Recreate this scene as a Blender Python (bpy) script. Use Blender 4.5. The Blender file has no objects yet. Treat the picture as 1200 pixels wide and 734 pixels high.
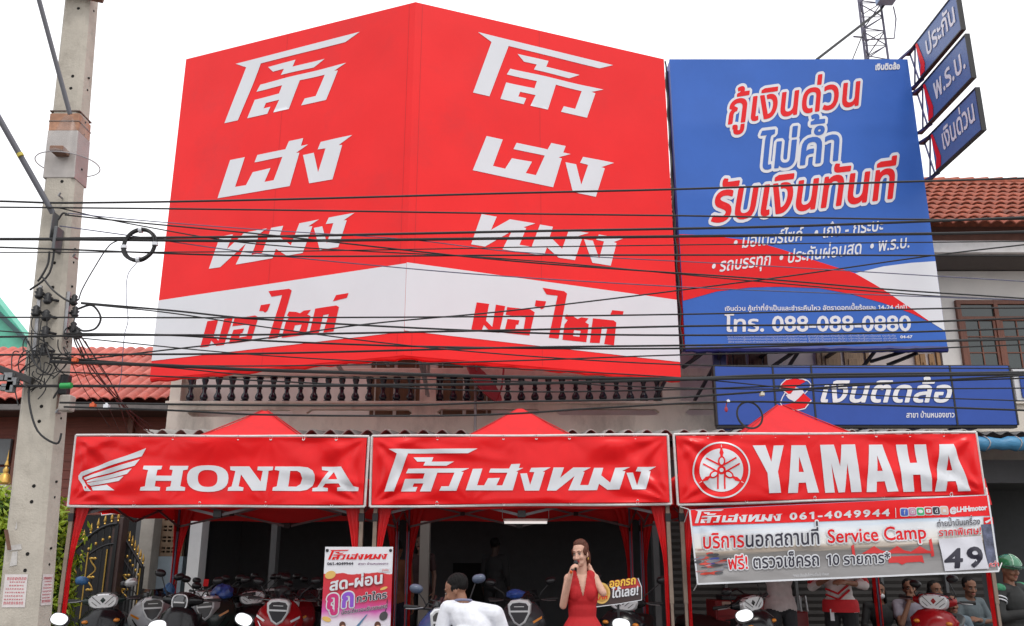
import bpy, bmesh, math, random
import numpy as np
from mathutils import Vector, Matrix, noise
from mathutils.geometry import delaunay_2d_cdt

R = math.radians
rnd = random.Random(11)
S = bpy.context.scene
COL = S.collection
V = Vector

# ------------------------------------------------------------------ camera, sky, sun, exposure
F, TH, EYE = 1036.0, R(15.8), 1.5            # focal length in photo pixels, pitch, eye height
cd = bpy.data.cameras.new('camera')
cam = bpy.data.objects.new('camera', cd)
COL.objects.link(cam)
cam.location = (0, 0, EYE)
cam.rotation_euler = (R(90) + TH, 0, 0)
cd.sensor_width = 36
cd.lens = 36 * F / 1200
cd.clip_start = 0.05
cd.clip_end = 3000
S.camera = cam

SUN_EL, SUN_AZ = R(58), R(200)
wd = bpy.data.worlds.new('World')
S.world = wd
wd.use_nodes = True
nt = wd.node_tree
bg = nt.nodes['Background']
sky = nt.nodes.new('ShaderNodeTexSky')
sky.sky_type = 'NISHITA'
sky.sun_disc = False
sky.sun_elevation = SUN_EL
sky.sun_rotation = SUN_AZ
sky.dust_density = 4
cl = nt.nodes.new('ShaderNodeTexNoise')
cl.inputs['Scale'].default_value = 1.6
cl.inputs['Detail'].default_value = 6
cr = nt.nodes.new('ShaderNodeValToRGB')
cr.color_ramp.elements[0].position = 0.3
cr.color_ramp.elements[0].color = (11.3, 11.5, 12.0, 1)
cr.color_ramp.elements[1].position = 0.75
cr.color_ramp.elements[1].color = (13.6, 13.5, 13.5, 1)
mx = nt.nodes.new('ShaderNodeMix')
mx.data_type = 'RGBA'
mx.inputs[0].default_value = 0.93                 # a closed cloud layer over the clear sky
nt.links.new(cl.outputs['Fac'], cr.inputs[0])
nt.links.new(sky.outputs[0], mx.inputs[6])
nt.links.new(cr.outputs[0], mx.inputs[7])
nt.links.new(mx.outputs[2], bg.inputs[0])
bg.inputs[1].default_value = 0.121
sl = bpy.data.lights.new('sun', 'SUN')
sl.energy = 1.1
sl.angle = R(14)
sl.color = (1, 0.96, 0.9)
sun = bpy.data.objects.new('sun', sl)
COL.objects.link(sun)
# light comes from behind the camera, a little to the right
sun.rotation_euler = (R(90) - SUN_EL, 0, R(18))
S.view_settings.view_transform = 'Standard'
S.view_settings.look = 'None'
S.view_settings.gamma = 1
S.view_settings.exposure = 0.0
S.cycles.max_bounces = 8
S.cycles.transparent_max_bounces = 12


def at(px, py, Y):
    """world point seen at photo pixel (px, py) on the vertical plane y = Y"""
    u, v = (px - 600) / F, (367 - py) / F
    dy, dz = math.cos(TH) - v * math.sin(TH), math.sin(TH) + v * math.cos(TH)
    t = Y / dy
    return V((u * t, Y, EYE + dz * t))


def ray(px, py):
    u, v = (px - 600) / F, (367 - py) / F
    return V((u, math.cos(TH) - v * math.sin(TH), math.sin(TH) + v * math.cos(TH)))


# ------------------------------------------------------------------ materials
MATS = {}


def mat(name, col, rough=0.6, metal=0.0, var=0.0, scale=6.0, bump=0.0, bscale=40.0, spec=0.5, coat=0.0,
        emit=None, alpha=None, transl=0.0, dirt=None, stretch=None):
    if name in MATS:
        return MATS[name]
    m = bpy.data.materials.new(name)
    m.use_nodes = True
    n, l = m.node_tree.nodes, m.node_tree.links
    b = n['Principled BSDF']
    b.inputs['Base Color'].default_value = (*col, 1)
    b.inputs['Roughness'].default_value = rough
    b.inputs['Metallic'].default_value = metal
    b.inputs['Specular IOR Level'].default_value = spec
    b.inputs['Coat Weight'].default_value = coat
    b.inputs['Coat Roughness'].default_value = 0.15
    tc = n.new('ShaderNodeNewGeometry')
    src = tc.outputs['Position']
    if stretch:
        mp = n.new('ShaderNodeMapping')
        mp.inputs['Scale'].default_value = stretch
        l.new(src, mp.inputs[0])
        src = mp.outputs[0]
    if var or dirt:
        t = n.new('ShaderNodeTexNoise')
        t.inputs['Scale'].default_value = scale
        t.inputs['Detail'].default_value = 8
        t.inputs['Roughness'].default_value = 0.65
        l.new(src, t.inputs['Vector'])
        r = n.new('ShaderNodeValToRGB')
        r.color_ramp.elements[0].position = 0.3
        r.color_ramp.elements[1].position = 0.7
        lo = [max(0, c * (1 - var)) for c in col]
        hi = [min(1, c * (1 + var)) for c in col]
        r.color_ramp.elements[0].color = (*lo, 1)
        r.color_ramp.elements[1].color = (*hi, 1)
        l.new(t.outputs['Fac'], r.inputs[0])
        out = r.outputs[0]
        if dirt:
            dcol, damt, dscale = dirt
            t2 = n.new('ShaderNodeTexNoise')
            t2.inputs['Scale'].default_value = dscale
            t2.inputs['Detail'].default_value = 10
            t2.inputs['Roughness'].default_value = 0.7
            l.new(src, t2.inputs['Vector'])
            r2 = n.new('ShaderNodeValToRGB')
            r2.color_ramp.elements[0].position = 0.52
            r2.color_ramp.elements[0].color = (0, 0, 0, 1)
            r2.color_ramp.elements[1].position = 0.72
            r2.color_ramp.elements[1].color = (damt, damt, damt, 1)
            l.new(t2.outputs['Fac'], r2.inputs[0])
            mm = n.new('ShaderNodeMix')
            mm.data_type = 'RGBA'
            l.new(r2.outputs[0], mm.inputs[0])
            l.new(out, mm.inputs[6])
            mm.inputs[7].default_value = (*dcol, 1)
            out = mm.outputs[2]
        l.new(out, b.inputs['Base Color'])
    if bump:
        t = n.new('ShaderNodeTexNoise')
        t.inputs['Scale'].default_value = bscale
        t.inputs['Detail'].default_value = 5
        l.new(src, t.inputs['Vector'])
        bp = n.new('ShaderNodeBump')
        bp.inputs['Strength'].default_value = bump
        bp.inputs['Distance'].default_value = 0.01
        l.new(t.outputs['Fac'], bp.inputs['Height'])
        l.new(bp.outputs[0], b.inputs['Normal'])
    if emit:
        b.inputs['Emission Color'].default_value = (*col, 1)
        b.inputs['Emission Strength'].default_value = emit
    if alpha is not None:
        b.inputs['Alpha'].default_value = alpha
    if transl:
        tr = n.new('ShaderNodeBsdfTranslucent')
        tr.inputs[0].default_value = (*col, 1)
        ms = n.new('ShaderNodeMixShader')
        ms.inputs[0].default_value = transl
        o = n['Material Output']
        l.new(b.outputs[0], ms.inputs[1])
        l.new(tr.outputs[0], ms.inputs[2])
        l.new(ms.outputs[0], o.inputs[0])
    MATS[name] = m
    return m


RED = mat('red_vinyl', (0.80, 0.010, 0.012), 0.55, var=0.06, scale=0.7, spec=0.32, dirt=((0.66, 0.018, 0.022), 0.6, 0.8))
BANRED = mat('red_banner', (0.78, 0.006, 0.009), 0.27, var=0.04, scale=3, spec=0.33)
TENTRED = mat('tent_cloth', (0.70, 0.010, 0.014), 0.6, var=0.08, scale=5, transl=0.10, dirt=((0.50, 0.014, 0.018), 0.6, 1.8))
WHT = mat('white_print', (0.66, 0.68, 0.72), 0.42, spec=0.4, var=0.02, scale=2)
WHTB = mat('white_banner_print', (0.67, 0.685, 0.72), 0.27, spec=0.5)
BLUE = mat('blue_vinyl', (0.030, 0.120, 0.47), 0.45, var=0.07, scale=1.0, spec=0.3)
BLUE2 = mat('blue_panel', (0.026, 0.075, 0.34), 0.4, var=0.06, scale=3, spec=0.3)
BLUEL = mat('grey_blue_panel', (0.085, 0.15, 0.34), 0.4, var=0.05, scale=3)
REDP = mat('red_print', (0.70, 0.010, 0.014), 0.5, spec=0.22)
BLK = mat('black_paint', (0.012, 0.012, 0.014), 0.45)
BLKP = mat('black_plastic', (0.014, 0.014, 0.016), 0.35, var=0.2, scale=20)
INK = mat('dark_print', (0.02, 0.018, 0.035), 0.4)
STEEL = mat('galvanised_steel', (0.34, 0.34, 0.35), 0.4, metal=0.7, var=0.15, scale=12)
PIPE = mat('white_pipe', (0.62, 0.61, 0.60), 0.4, var=0.12, scale=14)
LEGM = mat('tent_leg_steel', (0.25, 0.19, 0.15), 0.45, metal=0.3, var=0.2, scale=10)
TRUSS = mat('tent_truss_steel', (0.16, 0.15, 0.16), 0.45, metal=0.3, var=0.2, scale=10)
NAVY = mat('navy_steel', (0.03, 0.035, 0.13), 0.45, var=0.2)


# ------------------------------------------------------------------ mesh helpers
class MB:
    def __init__(s):
        s.v, s.f, s.mi = [], [], []

    def add(s, vs, fs, mi=0):
        k = len(s.v)
        s.v += [tuple(p) for p in vs]
        s.f += [tuple(k + i for i in f) for f in fs]
        s.mi += [mi] * len(fs)
        return s

    def box(s, x0, x1, y0, y1, z0, z1, mi=0):
        return s.add([(x0, y0, z0), (x1, y0, z0), (x1, y1, z0), (x0, y1, z0), (x0, y0, z1), (x1, y0, z1), (x1, y1, z1), (x0, y1, z1)],
                     [(0, 3, 2, 1), (4, 5, 6, 7), (0, 1, 5, 4), (1, 2, 6, 5), (2, 3, 7, 6), (3, 0, 4, 7)], mi)

    def bar(s, a, b, w, h=None, mi=0, up=(0, 0, 1)):
        """rectangular bar from a to b"""
        a, b = V(a), V(b)
        h = w if h is None else h
        d = (b - a).normalized()
        up = V(up)
        if abs(d.dot(up)) > 0.98:
            up = V((0, 1, 0))
        x = d.cross(up).normalized()
        y = x.cross(d)
        vs = []
        for p in (a, b):
            for i, j in ((-1, -1), (1, -1), (1, 1), (-1, 1)):
                vs.append(p + x * (i * w / 2) + y * (j * h / 2))
        return s.add(vs, [(0, 3, 2, 1), (4, 5, 6, 7), (0, 1, 5, 4), (1, 2, 6, 5), (2, 3, 7, 6), (3, 0, 4, 7)], mi)

    def tube(s, pts, r, seg=8, mi=0, cap=True, closed=False):
        pts = [V(p) for p in pts]
        n = len(pts)
        rs = r if isinstance(r, (list, tuple)) else [r] * n
        nrm = None
        vs = []
        for i, p in enumerate(pts):
            if closed:
                d = pts[(i + 1) % n] - pts[i - 1]
            else:
                d = pts[min(i + 1, n - 1)] - pts[max(i - 1, 0)]
            d.normalize()
            if nrm is None:
                nrm = d.orthogonal().normalized()
            nrm = (nrm - d * nrm.dot(d))
            nrm = nrm.normalized() if nrm.length > 1e-6 else d.orthogonal().normalized()
            bn = d.cross(nrm)
            for k in range(seg):
                a = 2 * math.pi * k / seg
                vs.append(p + (nrm * math.cos(a) + bn * math.sin(a)) * rs[i])
        fs = []
        for i in range(n if closed else n - 1):
            j = (i + 1) % n
            for k in range(seg):
                q = (k + 1) % seg
                fs.append((i * seg + k, i * seg + q, j * seg + q, j * seg + k))
        if cap and not closed:
            fs.append(tuple(range(seg - 1, -1, -1)))
            fs.append(tuple((n - 1) * seg + k for k in range(seg)))
        return s.add(vs, fs, mi)

    def loft(s, rings, mi=0, cap=True):
        n = len(rings[0])
        vs = [p for r in rings for p in r]
        fs = []
        for i in range(len(rings) - 1):
            for k in range(n):
                q = (k + 1) % n
                fs.append((i * n + k, i * n + q, (i + 1) * n + q, (i + 1) * n + k))
        if cap:
            fs.append(tuple(range(n - 1, -1, -1)))
            fs.append(tuple((len(rings) - 1) * n + k for k in range(n)))
        return s.add(vs, fs, mi)

    def lathe(s, prof, c=(0, 0, 0), seg=16, mi=0, axis='z'):
        rings = []
        for r, h in prof:
            ring = []
            for k in range(seg):
                a = 2 * math.pi * k / seg
                x, y = r * math.cos(a), r * math.sin(a)
                p = (x, y, h) if axis == 'z' else ((x, h, -y) if axis == 'y' else (h, x, y))
                ring.append((c[0] + p[0], c[1] + p[1], c[2] + p[2]))
            rings.append(ring)
        return s.loft(rings, mi)

    def ell(s, c, r, M=None, seg=16, mi=0, rings=10):
        rs = []
        c = V(c)
        for i in range(rings + 1):
            t = math.pi * (i + 0.001) / (rings + 0.002) - math.pi / 2
            ring = []
            for k in range(seg):
                a = 2 * math.pi * k / seg
                p = V((r[0] * math.cos(t) * math.cos(a), r[1] * math.cos(t) * math.sin(a), r[2] * math.sin(t)))
                ring.append(c + (M @ p if M is not None else p))
            rs.append(ring)
        return s.loft(rs, mi)

    def capsule(s, a, b, ra, rb, seg=12, mi=0):
        a, b = V(a), V(b)
        d = (b - a).normalized() if (b - a).length > 1e-5 else V((0, 0, 1))
        pts, rr = [], []
        for t in (-89, -60, -30):
            pts.append(a + d * ra * math.sin(R(t)))
            rr.append(ra * math.cos(R(t)))
        pts += [a, b]
        rr += [ra, rb]
        for t in (30, 60, 89):
            pts.append(b + d * rb * math.sin(R(t)))
            rr.append(rb * math.cos(R(t)))
        return s.tube(pts, rr, seg, mi)

    def prism(s, poly, n, mi=0):
        """closed polygon (list of 3D points) extruded by vector n"""
        k = len(poly)
        n = V(n)
        vs = [V(p) for p in poly] + [V(p) + n for p in poly]
        fs = [tuple(range(k)), tuple(range(2 * k - 1, k - 1, -1))]
        for i in range(k):
            j = (i + 1) % k
            fs.append((i, i + k, j + k, j))
        return s.add(vs, fs, mi)

    def build(s, name, m, parent=None, smooth=False, bevel=0, local=False, fixn=True):
        me = bpy.data.meshes.new(name)
        off = V((0, 0, 0))
        if not local:
            if parent is not None:
                p = parent
                while p is not None:
                    off += V(p.location)
                    p = p.parent
            else:
                a = np.array(s.v)
                off = V(((a[:, 0].min() + a[:, 0].max()) / 2, (a[:, 1].min() + a[:, 1].max()) / 2, a[:, 2].min()))
        me.from_pydata([(p[0] - off[0], p[1] - off[1], p[2] - off[2]) for p in s.v], [], s.f)
        ms = m if isinstance(m, (list, tuple)) else [m]
        for q in ms:
            me.materials.append(q)
        if len(ms) > 1:
            me.polygons.foreach_set('material_index', s.mi)
        if fixn:
            bm = bmesh.new()
            bm.from_mesh(me)
            bmesh.ops.recalc_face_normals(bm, faces=bm.faces)
            bm.to_mesh(me)
            bm.free()
        if smooth:
            me.polygons.foreach_set('use_smooth', [True] * len(me.polygons))
            if smooth != 2:
                try:
                    me.set_sharp_from_angle(angle=R(40))
                except Exception:
                    pass
        me.update()
        o = bpy.data.objects.new(name, me)
        COL.objects.link(o)
        if parent is not None:
            o.parent = parent
        elif not local:
            o.location = off
        if bevel:
            bv = o.modifiers.new('bevel', 'BEVEL')
            bv.width = bevel
            bv.segments = 2
            bv.limit_method = 'ANGLE'
            bv.angle_limit = R(50)
        return o


def tag(o, label=None, cat=None, group=None, kind=None):
    for k, v in (('label', label), ('category', cat), ('group', group), ('kind', kind)):
        if v:
            o[k] = v
    return o


def thing(name, loc, label, cat, group=None, rz=0):
    o = bpy.data.objects.new(name, None)
    o.empty_display_size = 0.2
    COL.objects.link(o)
    o.location = loc
    o.rotation_euler = (0, 0, rz)
    return tag(o, label, cat, group)


def copy_tree(o, parent=None):
    c = o.copy()
    COL.objects.link(c)
    c.parent = parent
    for ch in list(o.children):
        copy_tree(ch, c)
    return c


# ------------------------------------------------------------------ flat lettering and print
def fill(contours, grow=0.0, evenodd=False):
    """triangulated union of closed 2D contours (non-zero winding), optionally grown by a distance"""
    segs = []
    pts, edges = [], []
    for c in contours:
        c = [p for i, p in enumerate(c) if (abs(p[0] - c[i - 1][0]) + abs(p[1] - c[i - 1][1])) > 1e-5]
        k, n = len(pts), len(c)
        if n < 3:
            continue
        pts += c
        for i in range(n):
            edges.append((k + i, k + (i + 1) % n))
            segs.append((c[i], c[(i + 1) % n]))
    if not segs:
        return [], []
    A = np.array([q[0] for q in segs], float)
    B = np.array([q[1] for q in segs], float)
    if grow > 0:
        for (a, b) in segs:
            dx, dy = b[0] - a[0], b[1] - a[1]
            L = math.hypot(dx, dy)
            nx, ny = -dy / L * grow, dx / L * grow
            k = len(pts)
            pts += [(a[0] + nx, a[1] + ny), (b[0] + nx, b[1] + ny), (b[0] - nx, b[1] - ny), (a[0] - nx, a[1] - ny)]
            edges += [(k, k + 1), (k + 1, k + 2), (k + 2, k + 3), (k + 3, k)]
            k = len(pts)
            a0 = math.atan2(dy, dx)
            for i in range(8):
                t = a0 + math.pi / 8 + i * math.pi / 4
                pts.append((a[0] + math.cos(t) * grow, a[1] + math.sin(t) * grow))
                edges.append((k + i, k + (i + 1) % 8))
    res = delaunay_2d_cdt([V((p[0], p[1])) for p in pts], edges, [], 0, 1e-6)
    vs = np.array([(p[0], p[1]) for p in res[0]], float)
    tris = [f for f in res[2] if len(f) == 3]
    if not tris:
        return [], []
    T = np.array(tris)
    C = vs[T].mean(axis=1)
    x, y = C[:, 0][:, None], C[:, 1][:, None]
    ay, by = A[:, 1][None], B[:, 1][None]
    cr_ = (B[:, 0] - A[:, 0])[None] * (y - ay) - (x - A[:, 0][None]) * (B[:, 1] - A[:, 1])[None]
    up = (ay <= y) & (by > y) & (cr_ > 0)
    dn = (ay > y) & (by <= y) & (cr_ < 0)
    if evenodd:
        ins = ((up.sum(1) + dn.sum(1)) % 2) == 1
    else:
        ins = (up.sum(1) - dn.sum(1)) != 0
    if grow > 0:
        D = B - A
        t = ((x - A[:, 0][None]) * D[:, 0][None] + (y - ay) * D[:, 1][None]) / (D ** 2).sum(1)[None]
        t = np.clip(t, 0, 1)
        d = np.hypot(A[:, 0][None] + t * D[:, 0][None] - x, ay + t * D[:, 1][None] - y)
        ins |= d.min(1) < grow
    T = T[ins]
    return [tuple(p) for p in vs], [tuple(t) for t in T]


def text_splines(s):
    cu = bpy.data.curves.new('tmp', 'FONT')
    cu.body = s
    cu.resolution_u = 3
    o = bpy.data.objects.new('tmp', cu)
    COL.objects.link(o)
    dg = bpy.context.evaluated_depsgraph_get()
    oe = o.evaluated_get(dg)
    c = oe.to_curve(dg)
    out = []
    for sp in c.splines:
        bp = sp.bezier_points
        n = len(bp)
        pl = []
        for i in range(n):
            a, b = bp[i], bp[(i + 1) % n]
            p0, p1, p2, p3 = a.co.xy, a.handle_right.xy, b.handle_left.xy, b.co.xy
            pl.append((p0[0], p0[1]))
            chord = p3 - p0
            dev = max(abs(chord.x * (q - p0).y - chord.y * (q - p0).x) for q in (p1, p2)) / max(chord.length, 1e-6)
            if dev > 0.004:
                for t in ((0.5,) if dev < 0.03 else (0.33, 0.67)):
                    w = (1 - t)
                    q = p0 * w ** 3 + p1 * 3 * w * w * t + p2 * 3 * w * t * t + p3 * t ** 3
                    pl.append((q[0], q[1]))
        out.append(pl)
    oe.to_curve_clear()
    bpy.data.objects.remove(o)
    bpy.data.curves.remove(cu)
    return out


_G, _FILL, _LW = {}, {}, []


def glyph(c):
    if c not in _G:
        if not _LW:
            _LW.append(max(p[0] for q in text_splines('l') for p in q))
        cs = text_splines(c) if c.strip() else []
        if c == '1':                               # a one with a flag, as in the photograph's lettering
            t_ = max(p[1] for q in glyph('0')[0] for p in q)
            _G[c] = ([[(.21, 0), (.31, 0), (.31, t_), (.235, t_), (.06, t_ * .86), (.06, t_ * .74), (.21, t_ * .84)]], .44)
            return _G[c]
        adv = max(p[0] for q in text_splines(c + 'l') for p in q) - _LW[0]
        _G[c] = (cs, adv)
    return _G[c]


UPV, TONE = 'ัิีึืํ', '่้๊๋์็'
TALL = 'ปฝฟ'


def text_shapes(s, grow=0.0, track=0.0):
    """list of (verts, tris) per glyph in em units, total width, height of a plain letter"""
    x, out = 0.0, []
    for i, c in enumerate(s):
        cs, adv = glyph(c)
        lift, sh = 0.0, 0.0
        if c in TONE and i and (s[i - 1] in UPV or (i + 1 < len(s) and s[i + 1] == 'ำ')):
            lift = 0.23
        if (c in TONE or c in UPV) and i and (s[i - 1] in TALL or (i > 1 and s[i - 1] in UPV and s[i - 2] in TALL)):
            sh = -0.14
        if cs:
            key = (c, round(grow, 4))
            if key not in _FILL:
                _FILL[key] = fill(cs, grow)
            vs, fs = _FILL[key]
            if fs:
                out.append(([(p[0] + x + sh, p[1] + lift) for p in vs], fs))
        x += adv + (track if c not in TONE + UPV + 'ุู' else 0)
    return out, x


class Surf:
    """a plane (with optional relief) that print and lettering lie on"""

    def __init__(s, o, u, v, n, disp=None, step=None):
        s.o, s.u, s.v, s.n, s.disp, s.step = V(o), V(u).normalized(), V(v).normalized(), V(n).normalized(), disp, step

    def uv(s, px, py):
        d = ray(px, py)
        e = V((0, 0, EYE))
        t = (s.o - e).dot(s.n) / d.dot(s.n)
        p = e + d * t - s.o
        return (p.dot(s.u), p.dot(s.v))

    def P(s, a, b, h=0.0):
        if s.disp:
            h = h + s.disp(a, b)
        return s.o + s.u * a + s.v * b + s.n * h


def facing(Y, disp=None, step=None):
    return Surf((0, Y, 0), (1, 0, 0), (0, 0, 1), (0, -1, 0), disp, step)


def emit_flat(surf, shapes, name, m, parent, h):
    """shapes: list of (uv verts, tris); one mesh, each shape a hair above the one before it"""
    mb = MB()
    for k, (vs, fs) in enumerate(shapes):
        hh = h + (k % 4) * 0.0006
        if surf.step:
            bm = bmesh.new()
            bv = [bm.verts.new((p[0], p[1], 0)) for p in vs]
            for f in fs:
                try:
                    bm.faces.new([bv[i] for i in f])
                except ValueError:
                    pass
            for ax in (0, 1):
                lo, hi = min(p[ax] for p in vs), max(p[ax] for p in vs)
                t = math.ceil((lo + 0.01) / surf.step) * surf.step
                while t < hi - 0.01:
                    n = V((1, 0, 0)) if ax == 0 else V((0, 1, 0))
                    bmesh.ops.bisect_plane(bm, geom=bm.verts[:] + bm.edges[:] + bm.faces[:], plane_co=n * t, plane_no=n)
                    t += surf.step
            bm.verts.index_update()
            vs = [(v.co.x, v.co.y) for v in bm.verts]
            fs = [tuple(v.index for v in f.verts) for f in bm.faces]
            bm.free()
        mb.add([surf.P(p[0], p[1], hh) for p in vs], fs)
    o = mb.build(name, m, parent, fixn=False, smooth=2 if surf.step else False)
    me = o.data                                    # face the viewer side of the surface
    if len(me.polygons) and sum(p.normal.dot(surf.n) * p.area for p in me.polygons) < 0:
        me.flip_normals()
    return o


def aff(surf, g0, g1, g2, p0, p1, p2):
    """affine map from glyph points to surface coordinates given three pixel anchors"""
    A = np.array([[*g0, 1], [*g1, 1], [*g2, 1]], float)
    B = np.array([surf.uv(*p) for p in (p0, p1, p2)], float)
    M = np.linalg.solve(A, B)
    return lambda q: tuple(np.array([q[0], q[1], 1.0]) @ M)


def ptext(surf, parent, s, p0, p1, p2, m, h=0.006, grow=0.0, out=None, outm=None, track=0.0, ref=None, name='lettering', xh=None, shift=None):
    """text with its baseline from pixel p0 to p1; p2 is where the top of a plain letter above p0 lies"""
    shp, w = text_shapes(s, grow, track)
    if xh is None:
        r = ref or ('0' if any(c.isdigit() for c in s) else ('บ' if any(ord(c) > 0xE00 for c in s) else 'x'))
        xh = max(p[1] for q in glyph(r)[0] for p in q)
    f = aff(surf, (0, 0), (w, 0), (0, xh), p0, p1, p2)
    if out:
        so, _ = text_shapes(s, out, track)
        sx, sy = shift or (0, 0)
        emit_flat(surf, [([f((p[0] + sx, p[1] + sy)) for p in vs], fs) for vs, fs in so], name + '_outline', outm or WHT, parent, h)
        h += 0.004
    return emit_flat(surf, [([f(p) for p in vs], fs) for vs, fs in shp], name, m, parent, h)


def ppoly(surf, parent, polys, m, h=0.005, name='print', holes=(), grow=0.0):
    """polygons in pixels (list of contours); holes use opposite winding via even-odd"""
    c = [[surf.uv(*p) for p in poly] for poly in list(polys) + list(holes)]
    return emit_flat(surf, [fill(c, grow, evenodd=bool(holes))], name, m, parent, h)


def stroke(pts, w):
    """a polyline as a closed contour of width w (2D)"""
    L, Rr = [], []
    n = len(pts)
    for i in range(n):
        a, b = pts[max(i - 1, 0)], pts[min(i + 1, n - 1)]
        dx, dy = b[0] - a[0], b[1] - a[1]
        q = math.hypot(dx, dy) or 1
        nx, ny = -dy / q * w / 2, dx / q * w / 2
        L.append((pts[i][0] + nx, pts[i][1] + ny))
        Rr.append((pts[i][0] - nx, pts[i][1] - ny))
    return L + Rr[::-1]


def grid_sheet(surf, c4, nu, nv, name, m, parent, h=0.0, thick=0.0):
    """a (relief) sheet spanning four uv corners TL, TR, BR, BL, with a print UV map"""
    TL, TR, BR, BL = [np.array(c) for c in c4]
    vs, fs, uvs = [], [], []
    for j in range(nv + 1):
        t = j / nv
        for i in range(nu + 1):
            q = i / nu
            p = (1 - t) * ((1 - q) * BL + q * BR) + t * ((1 - q) * TL + q * TR)
            vs.append(surf.P(p[0], p[1], h))
            uvs.append((q, t))
    w = nu + 1
    for j in range(nv):
        for i in range(nu):
            fs.append((j * w + i, j * w + i + 1, (j + 1) * w + i + 1, (j + 1) * w + i))
    mb = MB()
    mb.add(vs, fs)
    if thick:
        k = len(vs)
        mb.add([V(p) - surf.n * thick for p in vs], [f[::-1] for f in fs])
        rim = [i for i in range(w)] + [j * w + nu for j in range(1, nv + 1)] + [nv * w + i for i in range(nu - 1, -1, -1)] + [j * w for j in range(nv - 1, 0, -1)]
        for a, b in zip(rim, rim[1:] + rim[:1]):
            mb.f.append((a, b, b + k, a + k))
            mb.mi.append(0)
        uvs = uvs + uvs
    o = mb.build(name, m, parent, smooth=1 if surf.disp else False, fixn=bool(thick))
    me = o.data
    if not thick and sum(p.normal.dot(surf.n) for p in me.polygons) < 0:
        me.flip_normals()
    ul = me.uv_layers.new(name='print')
    for lp in me.loops:
        ul.data[lp.index].uv = uvs[lp.vertex_index]
    return o
# ================================================================== SETTING
ASPH = mat('asphalt', (0.17, 0.168, 0.165), 0.85, var=0.25, scale=3, bump=0.3, bscale=120)
CONC = mat('paving_concrete', (0.13, 0.125, 0.12), 0.8, var=0.18, scale=2, bump=0.2, bscale=60, dirt=((0.12, 0.115, 0.11), 0.6, 1.2))
MB().add([(-600, -300, 0), (600, -300, 0), (600, 900, 0), (-600, 900, 0)], [(0, 1, 2, 3)]).build('ground', mat('ground_earth', (0.2, 0.18, 0.14), 0.9, var=0.2))['kind'] = 'structure'
MB().add([(-120, -9, 0.004), (120, -9, 0.004), (120, 4.2, 0.004), (-120, 4.2, 0.004)], [(0, 1, 2, 3)]).build('road', ASPH)['kind'] = 'structure'
MB().box(-60, 60, 4.2, 13.0, 0.0, 0.12).build('pavement', CONC, bevel=0.02)['kind'] = 'structure'
MB().box(-60, 60, 4.04, 4.195, 0.0, 0.135).build('kerb', mat('kerb_concrete', (0.36, 0.35, 0.33), 0.8, var=0.15), bevel=0.02)['kind'] = 'structure'
for ln, dash in ((-2.4, 3.0),):
    mb = MB()
    for k in range(-12, 12):
        mb.add([(k * 6, ln, 0.008), (k * 6 + dash, ln, 0.008), (k * 6 + dash, ln + 0.12, 0.008), (k * 6, ln + 0.12, 0.008)], [(0, 1, 2, 3)])
    mb.build('road_marking', mat('road_paint', (0.75, 0.75, 0.72), 0.6, var=0.1))['kind'] = 'structure'
GZ = 0.12


def plate(surf, outer, holes, thick, name, m, parent, mb=None):
    """a wall plate with real openings: outline and holes in surface coordinates, extruded backwards"""
    vs, fs = fill([outer] + list(holes), evenodd=True)
    own = mb is None
    mb = mb or MB()
    mb.add([surf.P(p[0], p[1], 0) for p in vs], fs)
    mb.add([surf.P(p[0], p[1], -thick) for p in vs], [f[::-1] for f in fs])
    for c in [outer] + list(holes):
        n = len(c)
        mb.add([surf.P(p[0], p[1], 0) for p in c] + [surf.P(p[0], p[1], -thick) for p in c],
               [(i, (i + 1) % n, n + (i + 1) % n, n + i) for i in range(n)])
    return mb.build(name, m, parent) if own else None


def rect(x0, x1, z0, z1):
    return [(x0, z0), (x1, z0), (x1, z1), (x0, z1)]


# ---------------------------------------------------------------- shophouse
WALLP = mat('painted_wall_pink_grey', (0.72, 0.63, 0.61), 0.8, var=0.08, scale=2, dirt=((0.45, 0.40, 0.38), 0.4, 1.5))
WALLC = mat('stained_cream_render', (0.74, 0.68, 0.60), 0.85, var=0.1, scale=2, bump=0.15, bscale=50, dirt=((0.16, 0.145, 0.13), 0.6, 1.1), stretch=(1, 1, 0.45))
WALLR = mat('grey_cream_wall', (0.76, 0.73, 0.70), 0.8, var=0.06, scale=2, dirt=((0.35, 0.32, 0.3), 0.4, 1.2))
FASC = mat('white_fascia', (0.66, 0.64, 0.63), 0.7, var=0.06, dirt=((0.4, 0.38, 0.36), 0.5, 2))
TILE = mat('terracotta_tile', (0.31, 0.078, 0.042), 0.8, var=0.45, scale=7, bump=0.2, bscale=30, dirt=((0.10, 0.04, 0.03), 0.85, 2.6))
TILE2 = mat('red_roof_sheet', (0.50, 0.12, 0.09), 0.7, var=0.32, scale=4, dirt=((0.24, 0.07, 0.06), 0.75, 1.8))
WOOD = mat('dark_door_wood', (0.10, 0.045, 0.022), 0.5, var=0.35, scale=8, stretch=(6, 6, 0.6))
WOODR = mat('red_brown_wood', (0.17, 0.055, 0.03), 0.45, var=0.25, scale=8, stretch=(6, 6, 0.8))
GLASS = mat('dark_window_glass', (0.02, 0.032, 0.03), 0.08, spec=0.8)
NAVB = mat('navy_glazed_ceramic', (0.010, 0.010, 0.026), 0.18, spec=0.7)
DARKW = mat('interior_shade_grey', (0.075, 0.078, 0.082), 0.8, var=0.1)  # dark wall colour; the unlit interior's shade is put into it
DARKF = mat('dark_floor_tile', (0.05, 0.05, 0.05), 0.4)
SOFF = mat('dark_soffit', (0.10, 0.085, 0.08), 0.8, var=0.1)

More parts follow.
